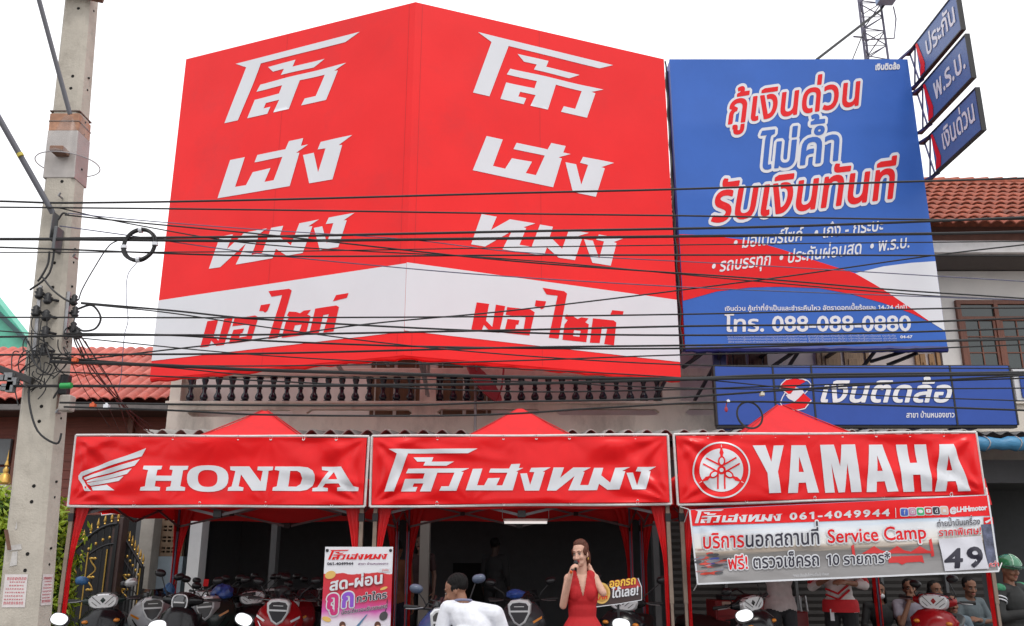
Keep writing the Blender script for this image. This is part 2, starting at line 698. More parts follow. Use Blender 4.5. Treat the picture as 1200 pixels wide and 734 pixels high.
shop = thing('shop_building', (0.8, 14, 0), 'two storey rendered shophouse with tiled roof and navy baluster balcony behind the big billboards', 'building')
XL = at(197, 475, 14).x
XR = 11.5
zc = lambda y, Y: at(600, y, Y).z
# upper wall
MB().box(XL + 0.05, XR, 15.0, 15.2, 3.2, 6.9).build('upper_wall', WALLP, shop)
MB().box(at(1090, 320, 14.93).x, XR, 14.9, 14.995, 3.4, zc(318, 14.9)).build('upper_wall', WALLR, shop)
MB().box(XL, XL + 0.15, 14.02, 15.0, 3.2, zc(441, 14)).build('side_wall', WALLC, shop)
# balcony front with real long slots
sf = facing(14.0)
def slot(x0, x1, y0, y1):
    ym, e = (y0 + y1) / 2, 5
    return [sf.uv(*p) for p in ((x0, ym), (x0 + e, y1), (x1 - e, y1), (x1, ym), (x1 - e, y0), (x0 + e, y0))]
zb, zt = 2.95, zc(474, 14)
plate(sf, rect(XL, XR, zb, zt), [slot(219.5, 344, 480.5, 488.5), slot(359, 483, 480, 488), slot(512, 634, 479.5, 486.8), slot(651.6, 773, 479.5, 486.8), slot(803, 920, 479.5, 487)], 0.12, 'balcony_parapet', WALLC, shop)
MB().box(XL, XR, 14.13, 15.0, 3.3, 3.42).build('balcony_floor', WALLC, shop)
MB().box(XL - 0.03, XR, 13.94, 14.16, zt, zt + 0.045).build('balcony_kerb', WALLC, shop, bevel=0.01)
rl = MB()
zr0, zr1 = zc(441.5, 14), zc(432, 14)
rl.box(XL - 0.02, XR, 13.95, 14.16, zr0, zr1)
rail = rl.build('balcony_rail', WALLC, shop, bevel=0.015)
# intermediate piers
for (a, b) in ((200, 212), (492.5, 511), (776, 797)):
    MB().box(at(a, 455, 13.96).x, at(b, 455, 13.96).x, 13.965, 14.15, zt + 0.045, zr0).build('balcony_pier', WALLC, shop)
xs = [223.6 + 16.09 * i for i in range(17)] + [515.4 + 15.92 * i for i in range(17)]
prof = [(0.055, 0), (0.068, 0.0), (0.068, 0.05), (0.04, 0.065), (0.058, 0.12), (0.066, 0.2), (0.052, 0.3), (0.034, 0.37), (0.032, 0.5), (0.044, 0.53), (0.044, 0.57), (0.033, 0.6), (0.034, 0.7), (0.052, 0.84), (0.056, 0.9), (0.042, 0.93), (0.062, 0.95), (0.062, 1.0), (0.05, 1.0)]
hb = zr0 - zt - 0.045
first = None
for x in xs:
    p = at(x, 457, 14.05)
    if first is None:
        mb = MB()
        mb.lathe([(r * 1.0, z * hb) for r, z in prof], (0, 0, 0), 14)
        first = mb.build('baluster', NAVB, shop, local=True, smooth=True)
        o = first
    else:
        o = first.copy()
        COL.objects.link(o)
    o.location = V((p.x, 14.05, zt + 0.045)) - shop.location
# timber doors and curtain behind the balcony
def door(x0, x1, y0, y1, Y=14.99, m=WOOD, name='balcony_door'):
    a, b = at(x0, y1, Y), at(x1, y0, Y)
    mb = MB()
    n = max(2, int(round((b.x - a.x) / 0.38)))
    w = (b.x - a.x) / n
    for k in range(n):
        X = a.x + k * w
        mb.box(X + 0.03, X + w - 0.03, Y - 0.035, Y - 0.004, 3.45, b.z - 0.05)
        mb.box(X + 0.09, X + w - 0.09, Y - 0.055, Y - 0.036, 3.7, b.z - 0.2)
    o = mb.build(name, m, shop, bevel=0.006)
    fr = MB()
    fr.box(a.x - 0.06, a.x, Y - 0.06, Y - 0.004, 3.43, b.z)
    fr.box(b.x, b.x + 0.06, Y - 0.06, Y - 0.004, 3.43, b.z)
    fr.box(a.x - 0.06, b.x + 0.06, Y - 0.06, Y - 0.004, b.z + 0.002, b.z + 0.06)
    fr.build('door_frame', m, o)
    return o
door(438, 489, 419, 475)
door(517, 572, 419, 475)
door(858, 893, 408, 440)
door(962, 1012, 408, 440, m=mat('pale_curtain_wood', (0.34, 0.23, 0.15), 0.7, var=0.4, scale=9, stretch=(9, 9, 0.3)))
door(1078, 1095, 412, 440, m=mat('light_timber', (0.36, 0.2, 0.09), 0.6, var=0.3, stretch=(6, 6, 0.5)))
# right hand window
def casement(x0, x1, y0, zbot, Y, parent):
    a, b = at(x0, y0, Y), at(x1, y0, Y)
    zt_ = a.z
    fr = MB()
    w = 0.075
    ztr = zc(374.5, Y)
    n = 3
    W = (b.x - a.x) / n
    fr.box(a.x, b.x, Y - 0.07, Y, zt_ - w, zt_)
    fr.box(a.x, b.x, Y - 0.065, Y, ztr - w / 2, ztr + w / 2)
    fr.box(a.x, b.x, Y - 0.07, Y, zbot, zbot + w)
    for k in range(n + 1):
        X = a.x + k * W
        fr.box(X - w / 2, X + w / 2, Y - 0.075, Y - 0.002, zbot, zt_)
    for k in range(n):
        X = a.x + k * W + w / 2
        iw = W - w
        e = 0.05
        fr.box(X, X + e, Y - 0.055, Y - 0.004, zbot + w, ztr - w / 2)
        fr.box(X + iw - e, X + iw, Y - 0.055, Y - 0.004, zbot + w, ztr - w / 2)
        fr.box(X + iw / 2 - 0.012, X + iw / 2 + 0.012, Y - 0.05, Y - 0.006, zbot + w, ztr - w / 2)
        for q in range(1, 4):
            z = zbot + w + (ztr - zbot - 1.5 * w) * q / 4
            fr.box(X + e, X + iw - e, Y - 0.048, Y - 0.008, z - 0.011, z + 0.011)
    o = fr.build('window', WOODR, parent, bevel=0.005)
    MB().box(a.x, b.x, Y - 0.03, Y - 0.02, zbot, zt_ - 0.01).build('pane', GLASS, o)
    return o
casement(1120, 1250, 353, 4.35, 14.9, shop)
# eave: fascia, soffit, tiled roof
fz0, fz1 = zc(297, 14), zc(283, 14)
XE = at(1000, 290, 14).x
MB().box(XL - 0.1, XR + 0.6, 13.96, 14.06, fz0, fz1).build('fascia', FASC, shop, bevel=0.01)
MB().box(XL - 0.1, XR + 0.6, 14.06, 15.3, fz0, fz0 + 0.05).build('soffit', SOFF, shop)
MB().box(XL - 0.1, XR + 0.6, 14.15, 14.22, fz1 - 0.1, zc(262, 14)).build('fascia_board', mat('brown_eave_board', (0.16, 0.07, 0.05), 0.7, var=0.2), shop)
def tiled_roof(x0, x1, eave, ridge, pitch_w, rows, amp, m, name, parent, step=0.03, hip=None):
    """wavy tile courses from eave (Y, Z) to ridge (Y, Z)"""
    mb = MB()
    nx = int((x1 - x0) / pitch_w * 8)
    ev, rg = V((0, *eave)), V((0, *ridge))
    d = rg - ev
    nrm = V((0, -d.z, d.y)).normalized()
    for r in range(rows):
        a, b = ev + d * (r / rows), ev + d * ((r + 1.12) / rows if r < rows - 1 else 1)
        vs, fs = [], []
        for i in range(nx + 1):
            x = x0 + (x1 - x0) * i / nx
            ph = (i % 8) / 8
            w = amp * (abs(math.sin(math.pi * ph)) ** 0.8)
            jit = 0.004 * math.sin(i // 8 * 12.9 + r * 7.3)
            lo = a + nrm * (w + step + jit) + V((x, 0, 0))
            vs += [lo - nrm * 0.02, lo, b + nrm * w + V((x, 0, 0))]
        for i in range(nx):
            k = i * 3
            fs += [(k, k + 3, k + 4, k + 1), (k + 1, k + 4, k + 5, k + 2)]
        mb.add(vs, fs)
    return mb.build(name, m, parent, smooth=True, fixn=False)
ez = zc(265, 13.75)
rf = tiled_roof(XL, XR + 1.5, (13.75, ez), (16.85, zc(216, 16.85)), 0.21, 10, 0.055, TILE, 'roof', shop, step=0.045)
mb = MB()
k = XL
while k < XR + 1.5:
    mb.tube([(k, 16.87, zc(216, 16.87) + 0.02), (k + 0.33, 16.87, zc(216, 16.87) + 0.035)], [0.1, 0.12], 10)
    k += 0.3
mb.build('ridge_tile', TILE, rf, smooth=True)
# back slope so that the roof is closed
MB().add([(XL, 16.9, zc(216, 16.87)), (XR + 1.5, 16.9, zc(216, 16.87)), (XR + 1.5, 21, ez), (XL, 21, ez)], [(0, 1, 2, 3)]).build('roof_back', TILE, shop)
MB().box(XL + 0.05, XR, 20.0, 20.2, 0, 7).build('back_wall', WALLP, shop)
# ground floor shell
gl = at(234, 650, 13).x
MB().box(at(220, 650, 13).x, gl, 13.0, 13.3, 0.0, 2.95).build('front_pillar', mat('white_pillar_paint', (0.62, 0.63, 0.64), 0.7, var=0.06), shop)
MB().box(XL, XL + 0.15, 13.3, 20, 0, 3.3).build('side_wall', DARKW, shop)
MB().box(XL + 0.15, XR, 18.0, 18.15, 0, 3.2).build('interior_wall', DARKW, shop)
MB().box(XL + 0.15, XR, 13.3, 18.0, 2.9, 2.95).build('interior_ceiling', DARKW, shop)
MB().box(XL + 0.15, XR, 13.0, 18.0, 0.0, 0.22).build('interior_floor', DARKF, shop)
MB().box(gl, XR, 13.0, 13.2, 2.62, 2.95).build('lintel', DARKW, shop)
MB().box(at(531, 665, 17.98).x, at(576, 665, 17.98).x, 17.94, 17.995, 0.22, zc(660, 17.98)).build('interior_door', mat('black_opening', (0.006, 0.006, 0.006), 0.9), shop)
GREYP = mat('grey_post_paint', (0.085, 0.087, 0.09), 0.6, var=0.1)
for (a, b, m_) in ((317, 324, GREYP), (492, 503, mat('pale_interior_post', (0.24, 0.22, 0.2), 0.7)), (236, 243, BLK), (765, 772, GREYP)):
    MB().box(at(a, 650, 13.4).x, at(b, 650, 13.4).x, 13.35, 13.55, 0.22, 2.9).build('post', m_, shop)
# right hand roller shutter with ribs
SHUT = mat('shutter_brown_grey', (0.022, 0.019, 0.017), 0.7, metal=0.0, var=0.15, scale=9)
mb = MB()
x0, x1 = at(790, 650, 13.1).x, at(1155, 650, 13.1).x
z = 0.22
while z < 2.6:
    mb.add([(x0, 13.3, z), (x1, 13.3, z), (x1, 13.286, z + 0.045), (x0, 13.286, z + 0.045), (x1, 13.3, z + 0.09), (x0, 13.3, z + 0.09)], [(0, 1, 2, 3), (3, 2, 4, 5)])
    z += 0.09
mb.build('roller_shutter', SHUT, shop)
for a in (852, 935, 1036, 1112):
    X = at(a, 700, 13.2).x
    MB().box(X - 0.02, X + 0.02, 13.2, 13.26, 0.22, 2.6).build('shutter_post', GREYP, shop)

# ---------------------------------------------------------------- corrugated fibre cement awning
AWN = mat('fibre_cement', (0.36, 0.35, 0.335), 0.85, var=0.15, scale=5, dirt=((0.16, 0.15, 0.14), 0.7, 2.0))
def corrugated(x0, x1, Y0, z0, Y1, z1, wl, amp, name, m, parent, thick=0.012):
    nx = int((x1 - x0) / wl * 10)
    vs, fs = [], []
    for i in range(nx + 1):
        x = x0 + (x1 - x0) * i / nx
        h = amp * math.cos(2 * math.pi * (x - x0) / wl)
        for (Y, z) in ((Y0, z0), (Y1, z1)):
            vs += [(x, Y, z + h), (x, Y, z + h - thick)]
    for i in range(nx):
        a, b = i * 4, i * 4 + 4
        fs += [(a, b, b + 2, a + 2), (a + 1, a + 3, b + 3, b + 1), (a, a + 1, b + 1, b), (a + 2, b + 2, b + 3, a + 3)]
    mb = MB()
    mb.add(vs, fs)
    return mb.build(name, m, parent, smooth=True, fixn=False)
aw = thing('corrugated_awning', (at(480, 508, 12).x, 12.2, 3.1), 'weathered grey corrugated awning running along the shopfront just above the red tents', 'awning')
corrugated(at(168, 508, 12).x, at(1136, 508, 12).x, 12.0, zc(506.5, 12), 13.98, zc(506.5, 12) + 0.22, 0.2535, 0.042, 'sheet', AWN, aw)
mb = MB()
for Y in (12.25, 13.2):
    zz = zc(506.5, 12) + (Y - 12) * 0.11 - 0.11
    mb.box(at(172, 508, 12).x, at(1130, 508, 12).x, Y, Y + 0.05, zz, zz + 0.06)
mb.build('purlin', BLK, aw)
mb = MB()
for x in (230, 420, 610, 800, 990, 1120):
    X = at(x, 508, 12).x
    mb.bar((X, 12.1, zc(506.5, 12) - 0.14), (X, 13.98, zc(506.5, 12) + 0.06), 0.05, 0.06)
mb.build('rafter', BLK, aw)
a2 = thing('corrugated_awning', (at(1180, 508, 12.1).x, 12.2, 3.1), 'darker corrugated awning at the right edge above the rolled blue tarpaulin', 'awning')
corrugated(at(1146, 505, 12.1).x, 9.6, 12.1, zc(507, 12.1), 13.98, zc(507, 12.1) + 0.2, 0.2, 0.02, 'sheet', mat('dark_fibre_cement', (0.15, 0.145, 0.14), 0.85, var=0.2), a2)
# rolled tarpaulin
p = at(1142, 519, 11.9)
TARP = mat('blue_tarpaulin', (0.045, 0.20, 0.36), 0.4, var=0.25, scale=6, stretch=(1, 4, 4), bump=0.5, bscale=14)
mb = MB()
pts, rs = [], []
for i in range(41):
    x = p.x + (9.6 - p.x) * i / 40
    pts.append((x, 12.0 + 0.012 * math.sin(i * 1.7), p.z + 0.01 * math.sin(i * 2.3)))
    rs.append(0.088 + 0.012 * math.sin(i * 1.1) + 0.006 * math.sin(i * 3.1))
mb.tube(pts, rs, 14)
tp = mb.build('rolled_tarpaulin', TARP, smooth=True)
tag(tp, 'blue tarpaulin rolled up and tied beneath the awning at the right edge', 'tarpaulin')
mb = MB()
for x in (1159, 1196, 1225):
    q = at(x, 519, 11.9)
    mb.tube([(q.x + 0.02 * s_, 12.0 + 0.103 * math.cos(t), p.z + 0.103 * math.sin(t)) for s_, t in [(math.sin(k), k * math.pi / 8) for k in range(16)]], 0.008, 6, closed=True)
mb.build('tie', STEEL, tp)

# ---------------------------------------------------------------- timber house on the left
SIDE = mat('red_brown_siding', (0.20, 0.052, 0.034), 0.6, var=0.2, scale=6, stretch=(0.6, 1, 6), dirt=((0.08, 0.03, 0.02), 0.6, 2))
hl, hr = -13.5, at(196, 480, 15.0).x
tim = thing('timber_house', (-9, 16, 0), 'red brown weatherboard house with a red corrugated roof left of the shophouse', 'house')
mb = MB()
z = 0.0
while z < 4.4:
    mb.add([(hl, 16.0, z), (hr, 16.0, z), (hr, 16.02, z + 0.17), (hl, 16.02, z + 0.17), (hl, 16.04, z), (hr, 16.04, z)], [(0, 1, 2, 3), (0, 4, 5, 1)])
    z += 0.155
mb.build('siding', SIDE, tim)
MB().box(hl, hr, 16.05, 21.5, 0, 4.3).build('wall', SIDE, tim)
ez2 = zc(470, 15.0)
ry, rz_ = 17.6, zc(409, 17.6)
rt = tiled_roof(hl - 1, hr - 0.02, (15.0, ez2), (ry, rz_), 0.2, 5, 0.05, TILE2, 'roof', tim)
MB().add([(hl - 1, ry, rz_), (hr, ry, rz_), (hr, 21.5, ez2), (hl - 1, 21.5, ez2)], [(0, 1, 2, 3)]).build('roof_back', TILE2, tim)
GUT = mat('gutter_metal', (0.14, 0.125, 0.12), 0.5, metal=0.3, var=0.2)
MB().box(hl - 1, hr, 15.02, 15.14, zc(481, 15.05), zc(474, 15.05)).build('gutter', GUT, tim, bevel=0.01)
MB().box(hl - 1, hr, 15.15, 16.0, ez2 - 0.12, ez2 - 0.09).build('soffit', mat('dark_brown_soffit', (0.07, 0.03, 0.022), 0.8), tim)
w = MB()
wa, wb = at(-25, 545, 15.98), at(16, 515, 15.98)
w.box(wa.x, wb.x, 15.9, 15.98, wa.z, wb.z)
wn = w.build('window', mat('grey_shutter', (0.17, 0.18, 0.19), 0.6, var=0.1), tim, bevel=0.01)
wa, wb = at(-25, 600, 15.98), at(13, 548, 15.98)
MB().box(wa.x, wb.x, 15.93, 15.985, wa.z, wb.z).build('pane', GLASS, wn)
for px in (20, 150):
    X = at(px, 540, 15.98).x
    MB().box(X - 0.05, X + 0.05, 15.9, 15.99, 0, 4.2).build('corner_post', WOODR, tim)
# green roofed building further back
GRN = mat('green_roof_sheet', (0.10, 0.46, 0.33), 0.5, var=0.12, scale=3)
gb = thing('green_roofed_building', (-14, 24, 0), 'building with a pale green sheet roof behind the timber house at the left edge', 'building')
a, b, c, d_ = at(-60, 300, 24), at(-60, 408, 24), at(36, 408, 24), at(0, 357, 24)
top = at(-3, 352, 24)
mb = MB()
mb.prism([at(-70, 268, 24), at(-2, 354, 24), at(35, 400, 24), at(35, 403, 24), at(-70, 300, 24)], (0, 0.5, 0))
mb.prism([at(-70, 306, 24.05), at(33, 404, 24.05), at(33, 430, 24.05), at(-70, 430, 24.05)], (0, 0.4, 0))
mb.build('roof', GRN, gb)
MB().prism([at(-70, 430, 24.1), at(28, 432, 24.1), V((at(28, 432, 24.1).x, 24.1, 0)), V((at(-70, 430, 24.1).x, 24.1, 0))], (0, 0.35, 0)).build('wall', mat('grey_blue_wall', (0.3, 0.33, 0.36), 0.8), gb)
mb = MB()
mb.bar(at(-70, 300, 23.97), at(36, 404, 23.97), 0.12)
mb.build('eave_beam', mat('dark_green_steel', (0.03, 0.09, 0.09), 0.5), gb)

# ---------------------------------------------------------------- gate, vents and blue wall left of the shop
GOLD = mat('gold_paint', (0.52, 0.33, 0.08), 0.4, metal=0.7, var=0.1)
def gate_leaf(x0, x1, ytl, ytr, Y, lab, orn, slope=0.0):
    a, b = at(x0, 700, Y).x, at(x1, 700, Y).x
    g = thing('gate_leaf', ((a + b) / 2, Y, GZ), lab, 'gate', 'black iron gate leaves')
    za, zb_ = zc(ytl, Y), zc(ytr, Y)
    def top(t):
        return za + (zb_ - za) * (math.sin(t * math.pi / 2) if ytr < ytl else t)
    bars, tips = MB(), MB()
    n = max(6, int((b - a) / 0.085))
    yy = lambda t: Y + slope * t
    for k in range(n + 1):
        t = k / n
        x = a + (b - a) * t
        bars.bar((x, yy(t), GZ + 0.08), (x, yy(t), top(t) + 0.02), 0.016)
        tips.lathe([(0.004, 0), (0.016, 0.02), (0.009, 0.035), (0.022, 0.06), (0.012, 0.1), (0.002, 0.15)], (x, yy(t), top(t) + 0.02), 8)
        tips.ell((x, yy(t), top(t) - 0.17), (0.02, 0.02, 0.025), seg=8, rings=5)
    o = bars.build('bar', BLK, g)
    tips.build('finial', GOLD, g, smooth=True)
    fr = MB()
    N = 16
    fr.tube([(a + (b - a) * k / N, yy(k / N) - 0.015, top(k / N)) for k in range(N + 1)], 0.022, 8)
    fr.tube([(a + (b - a) * k / N, yy(k / N) - 0.012, top(k / N) - 0.26) for k in range(N + 1)], 0.014, 8)
    fr.bar((a, yy(0), GZ + 0.3), (b, yy(1), GZ + 0.3), 0.04)
    fr.bar((a, yy(0), GZ + 0.02), (a, yy(0), za), 0.045)
    fr.bar((b, yy(1), GZ + 0.02), (b, yy(1), zb_), 0.045)
    fr.build('gate_frame', mat('grey_black_iron', (0.03, 0.03, 0.033), 0.35, metal=0.5), g)
    om = MB()
    for (px, py, h) in orn:
        p = at(px, py, Y - 0.03)
        pts = []
        for k in range(25):
            t = k / 24
            ang = (t - 0.5) * 2 * math.pi * 1.5
            pts.append((p.x + 0.045 * math.sin(ang) * (1.2 - abs(t - 0.5)), p.y, p.z + h * (t - 0.5)))
        om.tube(pts, 0.010, 6)
        for t in (-0.5, 0.5, -0.1):
            om.ell((p.x + 0.02, p.y, p.z + h * t), (0.03, 0.012, 0.02), seg=8, rings=5)
            om.ell((p.x - 0.025, p.y, p.z + h * t), (0.03, 0.012, 0.02), seg=8, rings=5)
        om.bar((p.x + 0.17, p.y + 0.01, GZ + 0.3), (p.x + 0.17, p.y + 0.01, p.z + h * 0.8), 0.014)
    om.build('scroll_ornament', GOLD, g, smooth=True)
    return g
gate_leaf(58, 128, 676, 614, 12.3, 'black iron gate leaf with gold scrolls and arched top, left of the brown post', [(84, 678, 0.42), (107, 673, 0.4)])
gate_leaf(140, 163, 632, 664, 12.5, 'narrow black iron gate leaf with gold spikes sloping down, right of the brown gate post', [(147, 688, 0.3)])
gp = MB().box(at(128, 650, 12.3).x, at(140, 650, 12.3).x, 12.3, 12.5, GZ, zc(606, 12.3)).build('gate_post', mat('dark_brown_post', (0.055, 0.032, 0.03), 0.5, var=0.2), bevel=0.01)
tag(gp, 'dark brown square post standing between the two black gate leaves', 'post')
MB_ = MB()
cp = MB_.box(at(161, 650, 13.2).x, at(177, 650, 13.2).x, 13.2, 13.5, GZ, zc(607, 13.2)).build('concrete_post', mat('raw_concrete', (0.30, 0.28, 0.25), 0.85, var=0.15, dirt=((0.15, 0.14, 0.12), 0.6, 2)), bevel=0.01)
tag(cp, 'bare grey concrete post between the gate and the vent block wall', 'post')
VENT = mat('sandy_vent_block', (0.30, 0.21, 0.14), 0.85, var=0.2, scale=6)
bw = thing('vent_block_wall', (at(195, 650, 13.6).x, 13.6, GZ), 'small wall of sandy ventilation blocks above pale blue render, behind the left tent leg', 'wall')
a, b = at(176, 640, 13.6), at(214, 640, 13.6)
sv = facing(13.6)
holes = []
zt_, zm = zc(606, 13.6), zc(652, 13.6)
for r in range(10):
    for k in range(6):
        cx = a.x + 0.17 + k * 0.075
        cz_ = zm + 0.05 + r * (zt_ - zm - 0.05) / 10
        if cx + 0.05 < b.x and r % 3 != 2:
            holes.append(rect(cx, cx + 0.055, cz_, cz_ + 0.028))
plate(sv, rect(a.x, b.x, zm, zt_), holes, 0.09, 'vent_block', VENT, bw)
MB().box(a.x, b.x, 13.72, 13.74, zm, zt_).build('vent_shade_sheet', mat('vent_shade_black', (0.012, 0.01, 0.01), 0.9), bw)  # near-black sheet; the shade behind the vent holes is put into its colour
MB().box(at(170, 640, 13.55).x, b.x + 0.06, 13.5, 13.75, GZ, zm - 0.003).build('blue_render', mat('pale_blue_render', (0.30, 0.37, 0.42), 0.8, var=0.08, dirt=((0.2, 0.24, 0.27), 0.5, 2)), bw)
MB().box(at(168, 640, 13.4).x, at(183, 640, 13.4).x, 13.3, 13.48, GZ, zc(655, 13.4)).build('blue_pier', mat('sky_blue_paint', (0.10, 0.27, 0.50), 0.7, var=0.12), bw, bevel=0.01)
# black panel behind the gate; the carport's shade is put into its colour
ds = MB().box(at(40, 650, 15.6).x, XL - 0.05, 15.6, 15.7, 0.0, at(600, 604, 15.6).z).build('carport_dark_panel', mat('carport_shade_black', (0.012, 0.012, 0.013), 0.9))
tag(ds, 'black panel painted as the shade in the unlit carport behind the iron gate', 'wall')

# ---------------------------------------------------------------- hedge and the spire above it
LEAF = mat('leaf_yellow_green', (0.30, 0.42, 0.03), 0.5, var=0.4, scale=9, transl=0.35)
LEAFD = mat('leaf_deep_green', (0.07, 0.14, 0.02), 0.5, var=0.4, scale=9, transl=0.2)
def bush(cx, cy, w, d, h, n, seed, lab):
    q = random.Random(seed)
    g = thing('hedge_bush', (cx, cy, GZ), lab, 'bush')
    lobes = [(q.uniform(-w, w) * 0.75, q.uniform(-d, d) * 0.7, q.uniform(0.25, 0.93) * h, q.uniform(0.2, 0.36)) for _ in range(34)]
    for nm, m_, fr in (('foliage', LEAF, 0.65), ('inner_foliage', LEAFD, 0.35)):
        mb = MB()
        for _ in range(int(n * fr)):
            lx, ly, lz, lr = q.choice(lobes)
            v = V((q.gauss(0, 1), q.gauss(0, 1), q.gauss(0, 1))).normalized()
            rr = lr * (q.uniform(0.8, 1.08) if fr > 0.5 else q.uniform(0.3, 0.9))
            p = V((cx + lx, cy + ly, GZ + lz)) + v * rr
            if p.z < GZ + 0.05:
                continue
            ax = (v + V((q.gauss(0, .5), q.gauss(0, .5), q.gauss(0, .5) + 0.4))).normalized()
            sd = ax.cross(V((q.gauss(0, 1), q.gauss(0, 1), q.gauss(0, 1)))).normalized()
            up = ax.cross(sd)
            L, W = q.uniform(0.05, 0.085), q.uniform(0.018, 0.03)
            mb.add([p - sd * L, p + up * W - ax * 0.008, p + sd * L, p - up * W - ax * 0.008, p + ax * 0.012], [(0, 3, 4), (3, 2, 4), (2, 1, 4), (1, 0, 4)])
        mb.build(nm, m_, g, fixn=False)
    mb = MB()
    for k in range(9):
        x, y = cx + q.uniform(-w, w) * 0.6, cy + q.uniform(-d, d) * 0.5
        mb.tube([(x, y, GZ), (x + q.uniform(-.1, .1), y, GZ + h * 0.4), (x + q.uniform(-.2, .2), y + q.uniform(-.1, .1), GZ + h * 0.8)], [0.02, 0.014, 0.006], 6)
    mb.build('stem', mat('twig_brown', (0.08, 0.055, 0.035), 0.8), g)
    return g
q0 = at(-10, 545, 10.2)
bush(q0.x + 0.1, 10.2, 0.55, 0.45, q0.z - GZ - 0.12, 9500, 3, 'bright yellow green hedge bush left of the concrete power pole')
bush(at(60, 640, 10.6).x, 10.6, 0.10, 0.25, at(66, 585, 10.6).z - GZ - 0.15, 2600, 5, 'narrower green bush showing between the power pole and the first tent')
sp = thing('spirit_house_spire', (at(8, 545, 11.5).x, 11.5, GZ), 'gilded pointed spire rising just above the hedge at the left edge', 'spire')
zz = zc(527, 11.5)
mb = MB()
mb.lathe([(r_ * .6, h_) for r_, h_ in [(0.001, 0), (0.008, -0.06), (0.012, -0.1), (0.02, -0.11), (0.012, -0.13), (0.03, -0.16), (0.045, -0.2), (0.02, -0.22), (0.06, -0.26), (0.05, -0.3), (0.1, -0.33), (0.13, -0.42), (0.06, -0.45)]][::-1], (sp.location.x, 11.5, zz), 12)
mb.build('finial', GOLD, sp, smooth=True)
mb = MB()
mb.box(sp.location.x - 0.12, sp.location.x + 0.12, 11.35, 11.65, zz - 1.0, zz - 0.46)
mb.box(sp.location.x - 0.07, sp.location.x + 0.07, 11.43, 11.57, GZ, zz - 1.0)
mb.build('shrine', mat('shrine_white', (0.55, 0.52, 0.47), 0.7), sp)

# ---------------------------------------------------------------- lattice mast behind the blue billboard
MAST = mat('mast_grey_steel', (0.10, 0.095, 0.14), 0.5, metal=0.3, var=0.15)
Ym = 17.4
c0, c1 = at(1024, 68, Ym), at(1018, -30, Ym)
ms = thing('lattice_mast', (c0.x, Ym, 8.5), 'grey steel lattice mast rising from behind the blue billboard', 'mast')
w0 = 0.34
z0_, z1_ = 8.6, c1.z + 1.5
mb = MB()
legs = [(-w0 * 0.8, -0.15), (w0 * 0.8, -0.15), (0, 0.3)]
for lx, ly in legs:
    mb.tube([(c0.x + lx, Ym + ly, z0_), (c0.x + lx * 0.85, Ym + ly * 0.85, z1_)], 0.026, 6)
mb.build('leg', MAST, ms)
mb = MB()
z = z0_
k = 0
while z < z1_ - 0.3:
    for i in range(3):
        a, b = legs[i], legs[(i + 1) % 3]
        if k % 2:
            a, b = b, a
        mb.tube([(c0.x + a[0] * 0.95, Ym + a[1] * 0.95, z), (c0.x + b[0] * 0.95, Ym + b[1] * 0.95, z + 0.36)], 0.013, 5)
        mb.tube([(c0.x + a[0] * 0.95, Ym + a[1] * 0.95, z), (c0.x + b[0] * 0.95, Ym + b[1] * 0.95, z)], 0.011, 5)
    z += 0.36
    k += 1
mb.build('brace', MAST, ms)
mb = MB()
mb.tube([at(1010, 47, Ym - 0.3), at(1048, 45, Ym - 0.3), at(1050, 22, Ym - 0.3), at(1047, 8, Ym - 0.3)], 0.016, 6)
mb.tube([at(1000, 43, Ym - 0.25), at(1012, 44, Ym - 0.25)], 0.02, 6)
mb.build('side_arm', MAST, ms)
mb = MB()
mb.tube([at(957, 70, 16.3), at(1032, 12, Ym - 0.3), at(1040, 0, Ym - 0.3)], 0.03, 6)
mb.tube([at(999, 70, 16.6), at(1012, 38, Ym - 0.2)], 0.012, 6)
mb.build('guy_wire', BLK, ms)
mb = MB()
mb.box(at(1028, 3, Ym - .4).x, at(1048, 3, Ym - .4).x, Ym - 0.7, Ym - 0.3, at(1030, 4, Ym - .4).z, at(1030, -10, Ym - .4).z)
mb.build('antenna_box', mat('pale_blue_plastic', (0.3, 0.42, 0.62), 0.5), ms, bevel=0.02)
# ================================================================== BILLBOARDS
def K(s, ox, oy, sc):
    return lambda L: [(ox + x / sc, oy + y / sc) for x, y in L]


# shop name letters, traced once in one common frame
_o = 1080
G_LO = [[(215, 160), (838, 155), (770, 189), (349, 190), (252, 457), (182, 457), (273, 192)],
        [(388, 218), (528, 216), (515, 248), (672, 246), (620, 276), (458, 276), (472, 248), (415, 248)],
        [(352, 298), (780, 293), (722, 318), (740, 321), (690, 453), (570, 453), (585, 422), (638, 422), (676, 325), (555, 325), (510, 457), (432, 457), (458, 400), (390, 400), (380, 425), (415, 425), (402, 457), (300, 457), (330, 370), (455, 368), (468, 330), (335, 330)]]
G_HE = [[(805, 298), (872, 296), (835, 415), (885, 415), (912, 365), (995, 362), (970, 415), (1012, 415), (1048, 325), (918, 325), (930, 296), (1060, 296), (1075, 265), (1138, 263), (1128, 293), (1160, 292), (1108, 318), (1122, 320), (1085, 450), (755, 450)],
        [(58 + _o, 332), (105 + _o, 330), (127 + _o, 413), (157 + _o, 322), (122 + _o, 320), (135 + _o, 292), (272 + _o, 289), (215 + _o, 320), (230 + _o, 322), (190 + _o, 452), (90 + _o, 452)]]
